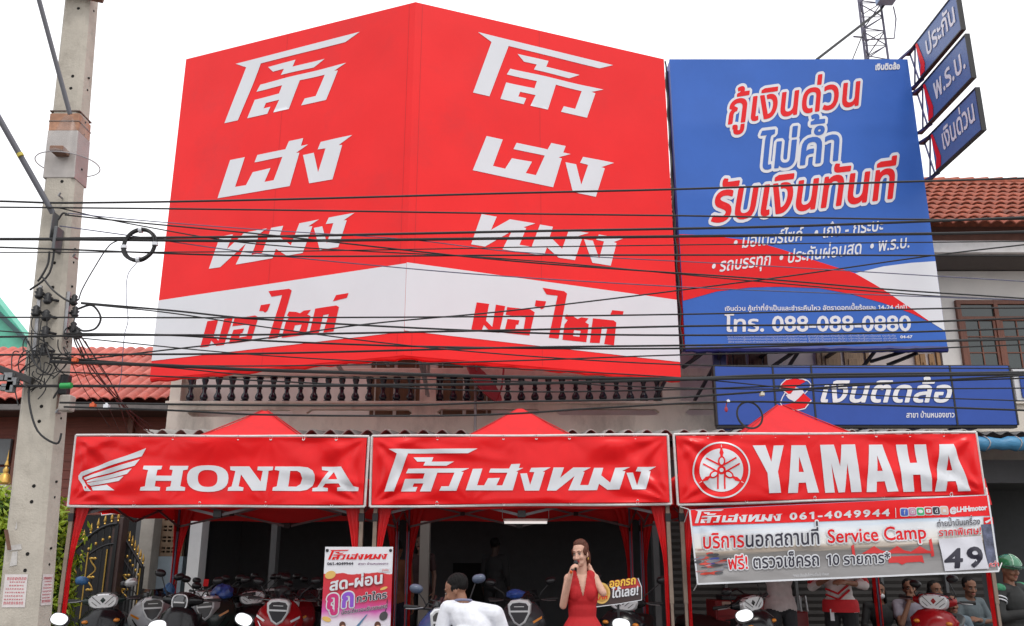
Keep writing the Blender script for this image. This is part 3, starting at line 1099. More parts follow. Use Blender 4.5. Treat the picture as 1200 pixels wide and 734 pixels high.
G_TH = [[(x + _o, y) for x, y in L] for L in (
    [(292, 290), (365, 289), (338, 362), (430, 289), (555, 288), (497, 318), (510, 320), (478, 412), (537, 412), (578, 290), (643, 289), (627, 343), (690, 395), (727, 289), (830, 286), (775, 312), (797, 315), (755, 443), (672, 445), (612, 402), (598, 447), (395, 450), (440, 348), (310, 452), (245, 452)],
    [(805, 325), (850, 324), (880, 415), (908, 318), (868, 316), (882, 286), (1012, 283), (960, 312), (975, 315), (940, 442), (845, 442)])]
LOGO = G_LO + G_HE + G_TH
M1 = [[(80, 148), (165, 158), (140, 270), (182, 312), (212, 162), (277, 172), (228, 352), (168, 345), (125, 298), (108, 336), (40, 328)],
      [(290, 178), (452, 195), (480, 215), (436, 372), (262, 352), (290, 258), (372, 268), (362, 298), (348, 297), (340, 325), (398, 330), (415, 248), (278, 230)],
      [(492, 132), (565, 140), (548, 185), (530, 195), (512, 180), (482, 172)],
      [(543, 45), (700, 68), (720, 85), (640, 398), (570, 390), (650, 100), (570, 92)],
      [(690, 300), (715, 270), (695, 255), (708, 230), (760, 245), (790, 262), (818, 250), (870, 258), (845, 285), (870, 300), (842, 424), (668, 405)],
      [(902, 258), (1055, 275), (1075, 290), (1045, 450), (972, 440), (1005, 322), (965, 318), (940, 432), (868, 428)],
      [(1050, 202), (1138, 210), (1128, 240), (1030, 240)]]
M1H = [(758, 338), (808, 344), (795, 385), (748, 380)]


def shapes(surf, parent, contours, g3, p3, m, h, name='lettering', holes=()):
    f = aff(surf, *g3, *p3)
    cs = [[f(q) for q in c] for c in contours]
    hs = [[f(q) for q in c] for c in holes]
    return emit_flat(surf, [fill(cs + hs, evenodd=bool(holes))], name, m, parent, h)


# ---------------------------------------------------------------- the folded red billboard
YF, YR = 12.5, 12.5 / 1.136
rb = thing('folded_billboard', (at(487, 400, YR).x, 12.0, 4.0), 'huge folded red billboard with white letters and a white band, its fold towards the street', 'billboard')
zt_r = (at(487, 2, YR).z + at(600, 70, YF).z) / 2
zb_r = (at(480, 417, YR).z + at(600, 444, YF).z) / 2
rx = at(487, 2, YR).x
lx, rxx = at(218, 70, YF).x, at(778, 70, YF).x
print('RB', zt_r, zb_r, rx, lx, rxx, at(480, 417, YR).x, at(177, 445, YF).x, at(800, 443, YF).x)
fL = Surf((lx, YF, zb_r), V((rx - lx, YR - YF, 0)), (0, 0, 1), V((YR - YF, lx - rx, 0)))
fR = Surf((rx, YR, zb_r), V((rxx - rx, YF - YR, 0)), (0, 0, 1), V((YF - YR, -(rxx - rx), 0)))
for q in (fL, fR):
    if q.n.y > 0:
        q.n = -q.n
HB = zt_r - zb_r
WL, WR = V((rx - lx, YR - YF, 0)).length, V((rxx - rx, YF - YR, 0)).length


def vinyl_disp(W, H, amp, frames):
    """print cloth pulled over a steel grid: shallow bellies between the bars, small puckers at the hems"""
    def d(a, b):
        e = min(a / 0.7, (W - a) / 0.7, b / 0.5, (H - b) / 0.5, 1.0)
        e = max(0.0, e)
        g = math.sin(math.pi * a / frames[0]) ** 2 * math.sin(math.pi * b / frames[1]) ** 2
        n_ = noise.noise(V((a * 0.8, b * 0.9, W)))
        hem = noise.noise(V((a * 5.0, b * 1.2, 3.1))) * 0.010 * max(0, 1 - b / 0.5)
        return -amp * g * e + 0.006 * n_ * e + hem
    return d


for (q, W) in ((fL, WL), (fR, WR)):
    q.disp = vinyl_disp(W, HB, 0.014, (1.0, 1.25))
    q.step = 0.12
for (q, W, nm) in ((fL, WL, 'left'), (fR, WR, 'right')):
    o = grid_sheet(q, [(0, HB), (W, HB), (W, 0), (0, 0)], 52, 56, 'vinyl_face', RED, rb, thick=0.03)
    band = [(308.5, 487), (388.5, 481)]
    pts = [(480, 308.2), (186.8, 352.3), (179.5, 423), (480, 388.3)] if q is fL else [(480, 308.2), (798, 352.3), (800.5, 425), (480, 388.3)]
    uvp = [q.uv(*p) for p in pts]
    cl_ = lambda p: (min(max(p[0], 0.002), W - 0.002), p[1])
    # run the band out to both edges of the face
    def ext(p, r, X):
        s_ = (r[1] - p[1]) / (r[0] - p[0])
        return (X, p[1] + s_ * (X - p[0]))
    a, b, c, d_ = uvp
    xa, xb = (W, 0.0) if q is fL else (0.0, W)
    quad = [ext(b, a, xa), ext(a, b, xb), ext(d_, c, xb), ext(c, d_, xa)]
    emit_flat(q, [fill([quad])], 'white_band', WHT, rb, 0.005)
LS = 0.005
SEAM = mat('red_seam', (0.56, 0.012, 0.015), 0.5, spec=0.35)
for q, W in ((fL, WL), (fR, WR)):
    emit_flat(q, [fill([[(x, 0.02), (x + 0.007, 0.02), (x + 0.007, HB - 0.02), (x, HB - 0.02)]]) for x in (W * 0.47, W - 0.1 if q is fL else 0.1)], 'weld_seam', SEAM, rb, 0.002)
shapes(fR, rb, G_LO, ((215, 160), (838, 155), (182, 457)), ((560, 38), (718.3, 76.7), (554.2, 108.9)), WHT, LS)
shapes(fR, rb, G_HE, ((805, 298), (755, 450), (272 + _o, 289)), ((570.1, 159.7), (553.9, 199.8), (719.4, 191.2)), WHT, LS)
shapes(fR, rb, G_TH, ((292 + _o, 290), (245 + _o, 452), (1012 + _o, 283)), ((564.3, 251.2), (552, 286.6), (730.3, 279.6)), WHT, LS)
shapes(fR, rb, M1, ((80, 148), (1045, 450), (543, 45)), ((558.3, 354.7), (719.2, 405), (635.5, 337.5)), REDP, LS + 0.004, holes=[M1H])
shapes(fL, rb, G_LO, ((215, 160), (838, 155), (182, 457)), ((276.4, 75.2), (421.8, 37.6), (263.3, 144.8)), WHT, LS)
shapes(fL, rb, G_HE, ((805, 298), (755, 450), (272 + _o, 289)), ((269.9, 187.9), (255.2, 232.7), (413, 158.5)), WHT, LS)
shapes(fL, rb, G_TH, ((292 + _o, 290), (245 + _o, 452), (1012 + _o, 283)), ((258, 277.5), (245, 315.4), (415.2, 249.5)), WHT, LS)
shapes(fL, rb, M1, ((80, 148), (1045, 450), (543, 45)), ((243.5, 376.8), (391.2, 388.8), (314.8, 341.5)), REDP, LS + 0.004, holes=[M1H])
# hem of the cloth folded under, steel frame and struts behind
mb = MB()
for (q, W) in ((fL, WL), (fR, WR)):
    pts = [q.P(W * k / 30, 0, -0.05) + V((0, 0, 0.012 * math.sin(k * 1.9))) for k in range(31)]
    mb.tube(pts, 0.045, 8)
mb.build('bottom_hem', RED, rb, smooth=True)
fr = MB()
for (q, W) in ((fL, WL), (fR, WR)):
    for t in np.linspace(0.06, W - 0.06, 5):
        fr.bar(q.P(t, 0.02, -0.12), q.P(t, HB - 0.03, -0.12), 0.06)
    for t in np.linspace(0.05, HB - 0.06, 5):
        fr.bar(q.P(0.06, t, -0.19), q.P(W - 0.06, t, -0.19), 0.05)
fr.build('steel_frame', NAVY, rb)
st = MB()
for t in np.linspace(1.6, HB - 0.3, 4):
    for q, a in ((fL, 0.3), (fL, WL * 0.5), (fR, WR * 0.5), (fR, WR - 0.3), (fR, 0.1)):
        p = q.P(a, t, -0.2)
        st.bar(p, (p.x, 15.0 if p.z < 6.8 else 14.2, min(p.z, 6.8)), 0.05)
for (x0, y0, x1, y1) in ((490, 415, 502, 464), (497, 415, 500, 462), (503, 415, 502, 440), (395, 427, 402, 437), (450, 420, 455, 428)):
    st.bar(at(x0, y0, 12.4), at(x1, y1, 13.9), 0.045)
st.build('strut', STEEL, rb)

# ---------------------------------------------------------------- blue loan billboard
YB = 12.6
sb = facing(YB)
bb = thing('loan_billboard', (at(943, 408, YB).x, YB, 4.2), 'large blue loan billboard with red and white slanted lettering and a phone number', 'billboard')
bx0, bx1 = at(784.5, 70, YB).x, at(1063.5, 68, YB).x
bz0, bz1 = at(945, 407.5, YB).z, at(945, 69.5, YB).z
sb.disp = lambda a, b: -0.012 * abs(math.sin(math.pi * (a - bx0) / 1.28)) ** 0.6 * abs(math.sin(math.pi * (b - bz0) / 1.2)) ** 0.6 + 0.007 * noise.noise(V((a * 1.1, b * 1.3, 7))) + (0.012 * noise.noise(V((a * 4, b * 2, 1))) * max(0, 1 - (bx1 - a) / 0.7))
sb.step = 0.15
grid_sheet(sb, [(bx0, bz1), (bx1, bz1), (bx1, bz0), (bx0, bz0)], 48, 56, 'vinyl_face', BLUE, bb, thick=0.03)
mb = MB()
for x in (bx0, bx1 - 0.06):
    mb.box(x + 0.003, x + 0.057, YB + 0.045, YB + 0.3, bz0 + 0.004, bz1 - 0.004)
mb.box(bx0 + 0.06, bx1 - 0.06, YB + 0.045, YB + 0.3, bz0 + 0.004, bz0 + 0.06)
mb.box(bx0 + 0.06, bx1 - 0.06, YB + 0.045, YB + 0.3, bz1 - 0.06, bz1 - 0.004)
mb.build('side_return', mat('violet_blue_vinyl', (0.05, 0.045, 0.36), 0.5, var=0.1), bb)
hm = MB()
hm.tube([(bx0 + (bx1 - bx0) * k / 40, YB + 0.02, bz0 - 0.02 + 0.02 * noise.noise(V((k * 0.7, 0, 0)))) for k in range(41)], 0.05, 8)
hm.build('bottom_hem', mat('deep_blue_vinyl', (0.015, 0.025, 0.17), 0.5, var=0.2), bb, smooth=True)
k3 = K(0, 780, 220, 3.333)
redz = k3([(60, 182), (130, 184), (200, 190), (330, 207), (450, 240), (600, 290), (740, 335), (810, 374), (870, 410), (940, 458), (1000, 500), (1035, 525), (960, 490), (850, 450), (720, 415), (600, 392), (450, 387), (330, 390), (200, 405), (75, 440)])
e0, e1 = sb.uv(*redz[0]), sb.uv(*redz[-1])
cz_ = [sb.uv(*p) for p in redz]
cz_[0] = (bx0 + 0.004, cz_[0][1]); cz_[-1] = (bx0 + 0.004, cz_[-1][1] - 0.01)
emit_flat(sb, [fill([cz_])], 'red_swoosh', REDP, bb, 0.005)
whz = [sb.uv(*p) for p in k3([(740, 335), (850, 308), (960, 294), (1060, 288), (1100, 560), (1035, 525), (1000, 500), (940, 458), (870, 410), (810, 374)])]
whz[3] = (bx1 - 0.004, whz[3][1]); whz[4] = (bx1 - 0.004, whz[4][1])
emit_flat(sb, [fill([whz])], 'white_swoosh', WHT, bb, 0.005)
# the red side edge where the swoosh wraps round
q0, q1 = sb.uv(796, 275), sb.uv(803, 405)
mb = MB(); mb.box(bx0 - 0.012, bx0 + 0.002, YB + 0.05, YB + 0.29, bz0 + 0.02, q0[1])
mb.build('red_return', REDP, bb)
ptext(sb, bb, 'กู้เงินด่วน', (850.5, 146), (1009, 122.5), (854, 118.5), REDP, out=0.088, grow=0.020, h=0.006)
ptext(sb, bb, 'ไม่ค้ำ', (888.5, 199), (985, 187.5), (891.5, 169.5), BLUE, out=0.085, grow=0.018, h=0.006)
ptext(sb, bb, 'รับเงินทันที', (832, 260.5), (1049, 231.5), (838, 226), REDP, out=0.082, grow=0.022, h=0.006)
ptext(sb, bb, '• มอเตอร์ไซค์   • เก๋ง - กระบะ', (858.5, 292), (1035, 270), (860, 280.5), WHT, grow=0.015, h=0.010)
ptext(sb, bb, '• รถบรรทุก  • ประกันผ่อนสด  • พ.ร.บ.', (832.5, 320), (1066, 290), (834.3, 308.3), WHT, grow=0.015, h=0.010)
ptext(sb, bb, 'เงินด่วน กู้เท่าที่จำเป็นและชำระคืนไหว อัตราดอกเบี้ยร้อยละ 14-24 ต่อปี', (849, 364.3), (1063.5, 362.6), (849, 359.3), WHT, grow=0.02, h=0.007)
ptext(sb, bb, 'โทร. 088-088-0880', (849, 388.5), (1068, 387.7), (849.5, 371), WHT, grow=0.022, h=0.007)
for r_, (ya, sx) in enumerate(((395.5, 1050), (398.7, 1051), (401.9, 1051))):
    ptext(sb, bb, 'อัตราดอกเบี้ยและค่าธรรมเนียมเป็นไปตามที่บริษัทกำหนด กู้เท่าที่จำเป็นและชำระคืนไหว บริการสินเชื่อทะเบียนรถ ประกันภัย', (852 + r_ * 0.6, ya), (sx, ya - 0.8), (852 + r_ * 0.6, ya - 1.7), mat('thin_white_print', (0.42, 0.46, 0.62), 0.5), h=0.007)
ptext(sb, bb, '04-67', (1055, 396.6), (1069, 396.4), (1055, 393.4), WHT, grow=0.03, h=0.007)
ptext(sb, bb, 'เงินติดล้อ', (1025.4, 82), (1054.5, 81.2), (1025.6, 76.8), WHT, grow=0.05, h=0.007)
# steelwork below and behind
st = MB()
for px in (800, 850, 940, 1030):
    p = at(px, 412, YB + 0.2)
    st.bar((p.x, YB + 0.22, bz0), (p.x, YB + 0.22, bz1 - 0.1), 0.06)
    st.bar((p.x, YB + 0.25, bz0 + 0.4), (p.x, 15, bz0 + 0.4), 0.05)
    st.bar((p.x, YB + 0.25, bz0 + 0.05), (p.x - 0.25, 14.0, 4.0), 0.04)
    st.bar((p.x, YB + 0.25, bz0 + 2.0), (p.x, 14.3, bz0 + 2.0), 0.05)
for (x0, y0, x1, y1) in ((800, 431, 826, 412), (905, 430, 930, 413), (1020, 424, 1060, 412), (1040, 428, 1075, 414)):
    st.bar(at(x0, y0, 13.2), at(x1, y1, 12.8), 0.045)
st.build('steel_frame', mat('black_steel', (0.018, 0.018, 0.03), 0.45), bb)
# cable ties and a string of bulbs in the gap beside the red billboard
mb = MB()
gx = at(783.5, 200, 12.55)
mb.tube([at(779.5 + 20 * t, 72 + 340 * t, 12.62) + V((0.012 * math.sin(t * 60), 0, 0)) for t in np.linspace(0, 1, 60)], 0.014, 5)
cab = mb.build('riser_cable', BLK, smooth=True)
tag(cab, 'black cable running down the gap between the red billboard and the blue billboard', 'cable')

# ---------------------------------------------------------------- lower blue shop sign
YS = 12.25
ss = facing(YS)
ls = thing('branch_sign', (at(1015, 498, YS).x, YS, 3.2), 'long blue panel sign with white lettering and a round emblem above the right tent', 'sign')
seams = [837, 908.5, 953.5, 1117, 1184]
zc0, zc1 = at(1015, 498, YS).z, at(1015, 429, YS).z
# verticals lean in the picture, so seams are placed at mid height
xs_ = [at(p, 463, YS).x for p in (838.5, 908, 953.5, 1117.5, 1188)]
for a, b in zip(xs_, xs_[1:]):
    MB().box(a + 0.012, b - 0.012, YS, YS + 0.12, zc0, zc1).build('panel', BLUE2, ls, bevel=0.006)
mb = MB()
mb.box(xs_[0], xs_[-1], YS + 0.03, YS + 0.14, zc0 - 0.035, zc0 - 0.003)
mb.box(xs_[0], xs_[-1], YS + 0.03, YS + 0.14, zc1 + 0.003, zc1 + 0.02)
for a in xs_:
    mb.box(a - 0.0115, a + 0.0115, YS - 0.006, YS + 0.12, zc0 - 0.003, zc1 + 0.003)
mb.build('sign_frame', BLK, ls)
SIL = mat('brushed_white_letter', (0.68, 0.69, 0.70), 0.35, metal=0.25, var=0.08, scale=10)
ptext(ss, ls, 'เงินติดล้อ', (957.5, 471.3), (1114, 471.3), (963, 452.3), SIL, grow=0.022, h=0.012)
ptext(ss, ls, 'สาขา บ้านหนองขาว', (1061.5, 489.6), (1118.5, 489.3), (1061.8, 484.6), WHT, grow=0.02, h=0.006)
k8 = K(0, 900, 435, 5.217)
ppoly(ss, ls, [k8([(70, 100), (110, 55), (165, 48), (215, 55), (228, 65), (172, 95), (138, 140), (124, 141)])], REDP, h=0.006, name='emblem')
ppoly(ss, ls, [k8([(215, 135), (264, 178), (225, 225), (170, 236), (110, 227), (92, 208), (160, 195), (200, 152)])], REDP, h=0.006, name='emblem')
ppoly(ss, ls, [k8([(140, 135), (168, 100), (205, 110), (222, 132), (188, 165), (162, 188), (125, 170), (108, 148)])], WHT, h=0.006, name='emblem')
wl = []
for pl in ([(225, 52), (245, 62), (264, 85), (250, 112), (222, 140)], [(105, 132), (88, 160), (74, 195), (86, 215), (110, 232), (145, 240), (180, 240), (225, 230), (264, 180)],
           [(68, 101), (85, 75), (110, 52), (165, 43), (215, 50), (232, 60)], [(68, 101), (122, 144)]):
    wl.append(k8(stroke(pl, 6)))
f_ = [fill([[ss.uv(*p) for p in c]]) for c in wl]
emit_flat(ss, f_, 'emblem_outline', WHT, ls, 0.008)
st = MB()
# posts and diagonal stays that carry the sign
pA, pB = at(845, 440, 13.0), at(853, 506, 13.0)
for px in (842, 850):
    a = at(px, 470, 13.1)
    st.bar((a.x, 13.1, 3.2), (a.x, 13.1, 5.2), 0.085)
for (x0, y0, x1, y1) in ((884, 505, 915, 497), (896, 480, 888, 506), (902, 470, 908, 506), (840, 462, 908, 506), (846, 445, 900, 430), (925, 508, 962, 498), (1020, 508, 1000, 497), (1105, 508, 1132, 498), (870, 506, 905, 470)):
    st.bar(at(x0, y0, 12.9), at(x1, y1, 12.45), 0.05)
for px in (880, 990, 1100, 1170):
    a = at(px, 460, 12.4)
    st.bar((a.x, 12.4, zc0 + 0.1), (a.x, 14.0, zc0 + 0.1), 0.05)
    st.bar((a.x, 12.4, zc1 - 0.1), (a.x, 14.0, zc1 - 0.1), 0.05)
st.build('stay', NAVY, ls)
# pale sign on the wall beyond its right end
pw = MB().box(at(1189, 450, 13.2).x, at(1240, 450, 13.2).x, 13.2, 13.26, at(1190, 470, 13.2).z, at(1190, 432, 13.2).z).build('wall_sign', mat('off_white_board', (0.6, 0.6, 0.61), 0.5, var=0.05), bevel=0.005)
tag(pw, 'off white sign board cut off by the right edge beside the long blue sign', 'sign')
MB().box(at(1196, 450, 13.18).x, at(1203, 450, 13.18).x, 13.17, 13.195, at(1190, 466, 13.18).z, at(1190, 436, 13.18).z).build('blue_bar', BLUE2, pw, bevel=0.004)

# ---------------------------------------------------------------- three projecting flag signs
YI = 12.35
def flag(it, ot, ob, ib, txt, lab, notch):
    X = at(it[0] + 5, (it[1] + ib[1]) / 2, YI).x
    s_ = Surf((X, 0, 0), (0, -1, 0), (0, 0, 1), (-1, 0, 0))
    c = [s_.uv(*p) for p in (it, ot, ob, ib)]
    u0 = (c[0][0] + c[3][0]) / 2
    u1 = (c[1][0] + c[2][0]) / 2
    z1, z0 = (c[0][1] + c[1][1]) / 2, (c[2][1] + c[3][1]) / 2
    g = thing('projecting_sign', (X, -u0, z0), lab, 'sign', 'blue signs projecting beside the loan billboard')
    mb = MB()
    mb.box(X + 0.004, X + 0.05, -u1, -u0, z0, z1)
    mb.build('panel', BLUEL, g, bevel=0.004)
    fr = MB()
    for (ya, yb_, za, zb_) in ((-u1, -u0 + 0.35, z1, z1 + 0.02), (-u1, -u0 + 0.35, z0 - 0.02, z0), (-u1 - 0.02, -u1, z0 - 0.02, z1 + 0.02)):
        fr.box(X - 0.008, X + 0.06, ya, yb_, za, zb_)
    fr.build('frame', BLK, g)
    ar = MB()
    for zz_ in (z0 - 0.015, z1 + 0.015):
        ar.bar((X + 0.05, -u0, zz_), (bx1 - 0.03, YB + 0.25, zz_), 0.035)
    ar.bar((X + 0.05, -u0 + 0.3, z0), (X + 0.05, -u0 + 0.12, z1), 0.02)
    ar.bar((X + 0.05, -u0 + 0.3, z1), (X + 0.05, -u0 + 0.12, z0), 0.02)
    ar.build('bracket', NAVY, g)
    w = u1 - u0
    emit_flat(s_, [fill([[(u0 + 0.005, z1 - 0.02), (u0 + 0.05 * w, z1 - 0.02), (u0 + 0.16 * w, z0 + 0.25 * (z1 - z0)), (u0 + 0.13 * w, z0 + 0.02), (u0 + 0.005, z0 + 0.02), (u0 + 0.06 * w, z0 + 0.3 * (z1 - z0))]])], 'red_chevron', REDP, g, 0.004)
    shp, tw = text_shapes(txt, 0.018)
    xh = max(p[1] for q in glyph('บ')[0] for p in q)
    sx = min((w * 0.72) / tw, 0.40 * (z1 - z0) / xh)
    tx = u0 + 0.2 * w + (w * 0.76 - sx * tw) / 2
    tz = z0 + 0.33 * (z1 - z0)
    emit_flat(s_, [([(tx + p[0] * sx, tz + p[1] * 0.40 * (z1 - z0) / xh) for p in vs], fs) for vs, fs in shp], 'lettering', WHT, g, 0.005)
flag((1070, 57), (1115, -5), (1131, 29), (1081, 88), 'ประกัน', 'topmost grey blue projecting sign, cut by the top edge of the photo', 0)
flag((1079, 100), (1130, 45), (1140, 90), (1090, 141), 'พ.ร.บ.', 'middle grey blue projecting sign, with three dotted letters', 0)
flag((1088, 158), (1143, 107), (1150, 150), (1099, 201), 'เงินด่วน', 'lowest grey blue projecting sign, just above the tiled roof', 0)

# ---------------------------------------------------------------- red satellite dish on the balcony
dc = at(563, 452, 13.6)
dsh = thing('satellite_dish', (at(557, 500, 13.7).x, 13.7, 3.4), 'red satellite dish seen edge-on in front of the balcony railing', 'satellite dish')
ax_ = V((0.72, -0.35, 0.55)).normalized()
Mq = ax_.to_track_quat('Z', 'Y').to_matrix()
mb = MB()
rings = []
for i in range(8):
    r = 0.40 * i / 7 + 0.001
    rings.append([dc + Mq @ V((r * math.cos(t), r * math.sin(t), r * r * 0.55)) for t in np.linspace(0, 2 * math.pi, 29)[:-1]])
for i in range(7, -1, -1):
    r = 0.40 * i / 7 + 0.001
    rings.append([dc + Mq @ V((r * math.cos(t), r * math.sin(t), r * r * 0.55 - 0.015)) for t in np.linspace(0, 2 * math.pi, 29)[:-1]])
mb.loft(rings)
mb.build('dish', mat('faded_red_paint', (0.36, 0.03, 0.045), 0.5, var=0.2), dsh, smooth=True)
mb = MB()
lo = dc + Mq @ V((0, -0.38, 0.1))
lo = min((dc + Mq @ V((0.4 * math.cos(t), 0.4 * math.sin(t), 0.09)) for t in np.linspace(0, 6.28, 40)), key=lambda p: p.z)
tip = dc + ax_ * 0.5
mb.tube([lo, lo * 0.5 + tip * 0.5 + V((0.02, 0, -0.05)), tip], 0.015, 8)
mb.build('feed_arm', mat('faded_red_paint', (0.36, 0.03, 0.045)), dsh, smooth=True)
mb = MB()
mb.capsule(tip - ax_ * 0.03, tip + ax_ * 0.06, 0.03, 0.024, 10)
mb.build('receiver_head', BLK, dsh, smooth=True)
mb = MB()
pp = at(557, 480, 13.75)
mb.tube([(pp.x, 13.75, 3.42), (pp.x, 13.75, at(557, 425, 13.75).z)], 0.022, 8)
mb.bar((pp.x, 13.75, dc.z), dc, 0.03)
mb.bar((pp.x, 13.75, 3.6), (pp.x, 13.88, 3.6), 0.03)
mb.build('mast', STEEL, dsh, smooth=True)
# ================================================================== TENTS AND BANNERS
def cloth_disp(surf, c4, seed, amp=1.0, grommets=7):
    """tied banner: tension folds fanning out from corners and ties, soft bellies between them"""
    TL, TR, BR, BL = [np.array(c) for c in c4]
    q = random.Random(seed)
    anchors = []
    for k in range(grommets):
        t = k / (grommets - 1)
        anchors.append((TL * (1 - t) + TR * t, 1.0 if k in (0, grommets - 1) else 0.35))
        if k % 2 == 0:
            anchors.append((BL * (1 - t) + BR * t, 1.0 if k in (0, grommets - 1) else 0.55))
    H = TL[1] - BL[1]
    ph = [q.uniform(0, 6) for _ in anchors]
    nf = [q.choice((9, 11, 13)) for _ in anchors]
    L0, R0 = (TL[0] + BL[0]) / 2, (TR[0] + BR[0]) / 2
    W = R0 - L0

    def d(a, b):
        s = 0.0
        for (an, w), p_, n_ in zip(anchors, ph, nf):
            dx, dy = a - an[0], b - an[1]
            r = math.hypot(dx, dy)
            reach = 0.95 if w == 1.0 else 0.34
            if r < 1e-3 or r > reach * 2.2:
                continue
            th = math.atan2(dy, dx)
            f = r / 0.18 * math.exp(-r / (reach * 0.36))
            s += w * 0.015 * f * math.sin(n_ * th + p_)
        # a few long creases
        for k in range(3):
            ang = (0.35, -0.5, 0.15)[k]
            t = (a - L0) * math.sin(ang) + (b - BL[1]) * math.cos(ang) - (0.25 + 0.2 * k) * H - 0.1 * k
            s += 0.016 * math.exp(-(t / 0.045) ** 2) * (0.5 + 0.5 * math.sin(a * 2.1 + k + seed))
        s += 0.034 * noise.noise(V((a * 1.5 + seed, b * 2.2, 1.7))) + 0.010 * noise.noise(V((a * 4.5 + seed, b * 5.5, 4.2)))
        u_ = (a - L0) / W
        v_ = (b - BL[1]) / H
        e = max(0.0, min(1.0, min(u_, 1 - u_) * W / 0.08)) * max(0.0, min(1.0, min(v_, 1 - v_) * H / 0.05))
        return amp * s * (0.25 + 0.75 * e)
    return d


def banner(Y, px4, name, label, cat, m, seed, amp=1.0, group=None, ties=9, framed=True, thick=0.004, step=0.05):
    s_ = facing(Y)
    c4 = [s_.uv(*p) for p in px4]
    s_.disp = cloth_disp(s_, c4, seed, amp)
    s_.step = step
    cx = sum(c[0] for c in c4) / 4
    g = thing(name, (cx, Y, min(c[1] for c in c4)), label, cat, group)
    grid_sheet(s_, c4, 150, 34, 'cloth', m, g, thick=thick)
    if framed:
        mb = MB()
        P4 = [V((c[0], Y + 0.02, c[1])) for c in c4]
        TL, TR, BR, BL = P4
        o = 0.018
        TL, TR, BR, BL = TL + V((-o, 0, o)), TR + V((o, 0, o)), BR + V((o, 0, -o)), BL + V((-o, 0, -o))
        def sag(a, b, s0):
            return [a.lerp(b, t) + V((0, 0, s0 * math.sin(t * 9.4))) for t in np.linspace(0, 1, 13)]
        mb.tube(sag(TL, TR, 0.004), 0.013, 8)
        mb.tube(sag(BL, BR, -0.004), 0.013, 8)
        mb.tube([TL, BL], 0.013, 8)
        mb.tube([TR, BR], 0.013, 8)
        mb.build('pipe_frame', PIPE, g, smooth=True)
        mb = MB()
        for k in range(1, ties):
            t = k / ties
            for a, b, sg in ((TL, TR, -1), (BL, BR, 1)):
                if sg > 0 and k % 2:
                    continue
                p = a.lerp(b, t)
                mb.tube([p + V((0.012 * math.cos(q), -0.017 * abs(math.sin(q)) - 0.004, sg * 0.02 + 0.024 * math.sin(q))) for q in np.linspace(0, 6.28, 11)[:-1]], 0.004, 5, closed=True)
        mb.build('rope_tie', mat('white_cord', (0.72, 0.72, 0.72), 0.7), g)
    return g, s_, c4


YBN = 8.88
# --- left banner: wing mark and slab serif name
g1, s1, c1 = banner(YBN, [(90, 512), (430, 513.5), (425, 591.5), (81, 591)], 'banner', 'red vinyl banner on the left tent with a white wing mark and white serif capitals', 'banner', BANRED, 3, 1.0, 'red brand banners along the tent fronts')
kw = K(0, 80, 510, 6.667)
wing = [[(608, 102), (572, 165), (380, 225), (200, 285), (110, 322), (105, 340), (170, 430), (180, 437), (132, 437), (80, 345), (78, 318), (100, 292), (250, 235), (450, 165)],
        [(558, 188), (520, 240), (350, 290), (210, 328), (130, 350), (118, 335), (130, 328), (350, 255)],
        [(500, 262), (465, 305), (340, 335), (250, 355), (150, 371), (140, 360), (250, 330)],
        [(438, 322), (400, 358), (300, 375), (180, 398), (150, 378), (260, 355)],
        [(300, 388), (362, 432), (192, 433), (180, 405)]]
emit_flat(s1, [fill([[s1.uv(*p) for p in kw(c)]]) for c in wing], 'wing_mark', WHTB, g1, 0.006)
kh = K(0, 250, 510, 6.316)
def sup(cx, cy, rx, ry, n=28, e=2.5):
    out = []
    for k in range(n):
        t = 2 * math.pi * k / n
        c, s = math.cos(t), math.sin(t)
        out.append((cx + rx * math.copysign(abs(c) ** (2 / e), c), cy + ry * math.copysign(abs(s) ** (2 / e), s)))
    return out
LET = [kw([(592, 240), (735, 240), (728, 268), (700, 272), (692, 318), (808, 318), (815, 272), (790, 268), (795, 240), (937, 240), (930, 268), (895, 275), (875, 400), (912, 408), (908, 435), (765, 435), (770, 408), (800, 402), (808, 358), (688, 358), (680, 402), (722, 408), (718, 435), (565, 435), (572, 408), (605, 402), (630, 275), (588, 268)]),
       sup(243.0, 560.8, 24.2, 15.6),
       kh([(120, 231), (264, 231), (350, 345), (366, 265), (325, 260), (328, 233), (443, 233), (440, 260), (408, 265), (390, 412), (290, 412), (202, 290), (187, 380), (224, 388), (221, 413), (105, 413), (110, 388), (135, 380), (160, 265), (122, 258)]),
       kh([(458, 233), (640, 233), (700, 240), (735, 262), (750, 295), (748, 335), (730, 375), (690, 404), (640, 413), (438, 413), (442, 388), (470, 380), (490, 265), (455, 258)]),
       kh([(800, 233), (946, 233), (1038, 380), (1075, 388), (1072, 415), (918, 415), (920, 390), (945, 385), (930, 359), (826, 359), (806, 385), (846, 392), (845, 415), (728, 415), (730, 392), (765, 385), (850, 265), (802, 258)])]
HOL = [sup(242.6, 560.6, 11.6, 10.0), kh([(570, 265), (620, 265), (645, 280), (655, 320), (640, 362), (610, 381), (552, 381)]), kh([(889, 272), (848, 328), (920, 328)])]
emit_flat(s1, [fill([[s1.uv(*p) for p in c] for c in LET + HOL], evenodd=True)], 'lettering', WHTB, g1, 0.006)

# --- middle banner: shop name
g2, s2, c2 = banner(YBN, [(437.5, 513), (781, 511.5), (784.5, 588.5), (435.5, 591.5)], 'banner', 'red vinyl banner on the middle tent with the slanted white Thai shop name', 'banner', BANRED, 8, 1.0, 'red brand banners along the tent fronts')
kl = K(0, 420, 500, 6.0)
emit_flat(s2, [fill([[s2.uv(*p) for p in kl(c)]]) for c in LOGO], 'lettering', WHTB, g2, 0.006)

